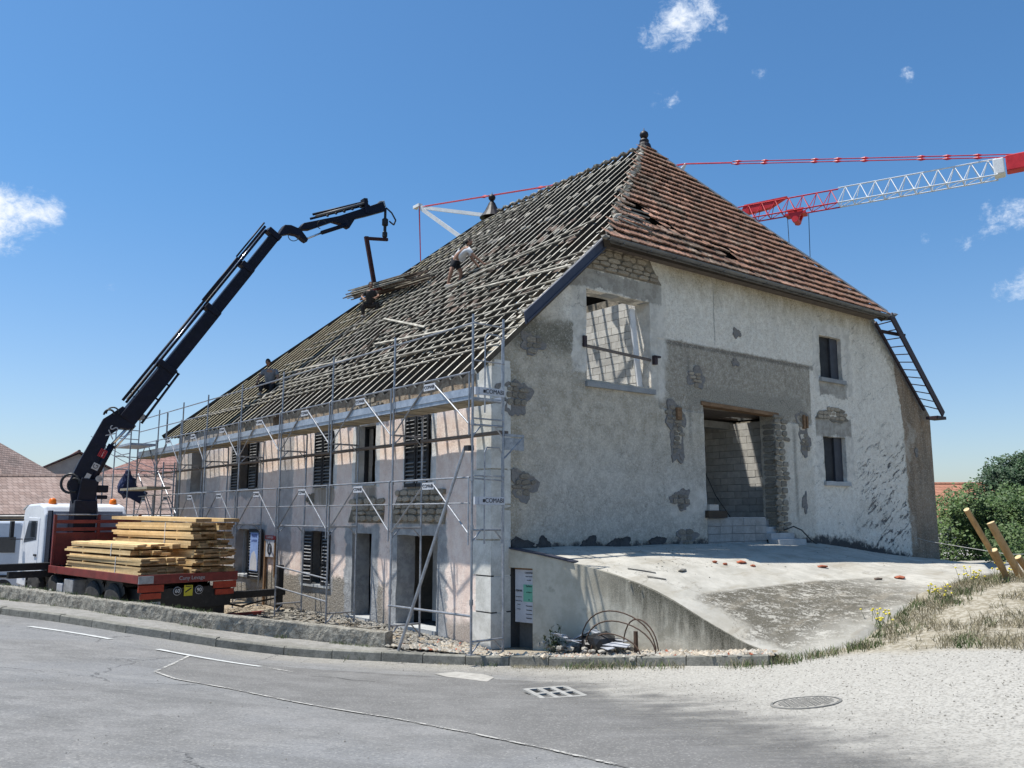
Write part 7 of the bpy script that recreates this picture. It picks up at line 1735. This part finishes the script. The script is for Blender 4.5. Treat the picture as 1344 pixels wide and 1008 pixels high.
def surf(x_, y_):
    return sz(x_, y_)
sp = []; sp2 = []; sp3 = []
for k in range(52000):
    x_ = rr.uniform(1.2, 10) if k % 5 else rr.uniform(8, 13); y_ = rr.uniform(-11.5, -4.2)
    foot = -6.2 if x_ < 3 else -6.25+.10*(x_-3)
    if x_ > 8.5: foot = -5.85+.33*(x_-8.5)
    if y_ > foot+.15+.25*mnoise.noise(V((x_, y_, 1))): continue
    fx = 2.9 if y_ > -6.3 else (2.9+(y_+6.3)*.9 if y_ > -7.4 else (1.9+(y_+7.4)*.12 if y_ > -8.6 else 1.76+(y_+8.6)*.5))
    if x_ < fx+.25+.5*mnoise.noise(V((x_*1.2, y_*1.2, 9))): continue
    dn = mnoise.noise(V((x_*.9, y_*.9, 5)))+.5*mnoise.noise(V((x_*2.5, y_*2.5, 5)))
    if dn < -.07: continue
    (sp if dn < .32 else sp2).append((x_, y_, 0))
def withz(s_): z_ = SZ(np.array([p[0] for p in s_]), np.array([p[1] for p in s_])); return [(p[0], p[1], float(q)) for p, q in zip(s_, z_)]
blades('dry_grass', withz(sp), 'straw', .04, .19, .005, 1, 1.8); blades('green_weeds', withz(sp2), 'leaf_weed', .05, .17, .007, 2, 1.5)
clumps = [(1.55, -5.55, 160), (2.2, -6.1, 130), (2.8, -6.3, 160), (-.05, -2.62, 90), (.10, -2.95, 110), (-1.15, .2, 50), (1.0, -5.35, 160), (1.4, -5.8, 200), (1.9, -6.0, 110), (-1.6, .95, 50), (-2.3, 1.45, 60), (-3.0, 2.3, 70), (-.75, -1.1, 40), (.45, -3.6, 60), (6.2, -6.45, 240), (5.4, -6.6, 180), (2.7, -6.4, 200), (.25, -3.25, 90), (.6, -4.0, 80)]
sp = []; sp2 = []
for (x_, y_, n_) in clumps:
    for k in range(n_): (sp if rr.random() < .5 else sp2).append((x_+rr.gauss(0, .16), y_+rr.gauss(0, .16), 0))
blades('kerb_weeds', withz(sp), 'leaf_weed', .04, .17, .007, 3, 1.3); blades('kerb_straw', withz(sp2), 'straw', .04, .18, .005, 4, .9)
sp = []
for k in range(4200):
    p = rr.choice(kin2); d = abs(rr.gauss(0, .16))
    if mnoise.noise(V((p.x*2.3, p.y*2.3, 8))) < .12: continue
    sp.append((p.x-.17-d*.75, p.y-.12-d*.6, 0))
blades('gutter_grass', withz(sp), 'straw', .015, .07, .003, 5, 1.5)
sp = []
lwr = resample([V(p) for p in LW[2:]], .05)
for k in range(3000):
    p = rr.choice(lwr)
    if mnoise.noise(V((p.x*1.5, p.y*1.5, 3))) < .05: continue
    sp.append((p.x-.02-rr.random()*.12, p.y-.02, p.z+.02))
blades('wall_foot_weeds', sp, 'leaf_weed', .02, .10, .005, 6, .8)
sp = [(p.x+.12+rr.random()*.2, p.y, p.z+.32) for p in [rr.choice(lwr) for _ in range(1200)] if p.y > 5]
blades('wall_top_weeds', sp, 'leaf_weed', .03, .12, .006, 7, .8)
# leafy weed by the notice board
wd = thing('leafy_weed', tuple(hp(.28, .35, .05)), 'green leafy weed growing at the foot of the ramp wall beside the notice board', 'weed')
mb = MB(); ml = MB()
for k in range(16):
    b = hp(.27+rr.uniform(-.05, .06), .3+rr.uniform(-.2, .2), .02); tp_ = b+V((rr.uniform(-.2, .2), rr.uniform(-.2, .2), rr.uniform(.25, .55))); mb.tube(b, tp_, .006, 4, .003)
    for q in range(9):
        c = b.lerp(tp_, rr.uniform(.2, 1)); d = V((rr.gauss(0, 1), rr.gauss(0, 1), rr.uniform(0, .8))).normalized()*.09; s_ = d.cross(UP).normalized()*.022; ml.add([c, c+d*.5+s_, c+d, c+d*.5-s_], [(0, 1, 2, 3)])
obj('stems', mb, 'leaf_weed', wd); me = ml.mesh('leaves', fix=False); obj('leaves', me, 'leaf_weed', wd)
# yellow flowers on the bank
for (x_, y_, lb) in ((7.3, -6.2, 'tuft of yellow flowers left of the leaning posts'), (7.75, -6.55, 'yellow flowering tuft right at the foot of the leaning posts'), (5.6, -6.25, 'small yellow flowering plant in the middle of the dry bank'), (4.1, -5.95, 'single yellow flowering sprig at the left end of the dry bank')):
    t = thing('yellow_flower_plant', (x_, y_, sz(x_, y_)), lb, 'flowering plant', 'yellow flowering plants on the bank'); mb = MB(); mf = MB(); z0 = sz(x_, y_)
    for k in range(22):
        b = V((x_+rr.gauss(0, .1), y_+rr.gauss(0, .1), z0)); tp_ = b+V((rr.uniform(-.1, .1), rr.uniform(-.1, .1), rr.uniform(.12, .34))); mb.tube(b, tp_, .005, 4, .003); mf.lump(tp_, (.05, .05, .03), k, 1)
    obj('stems', mb, 'leaf_weed', t); obj('blossoms', mf, 'flower', t)
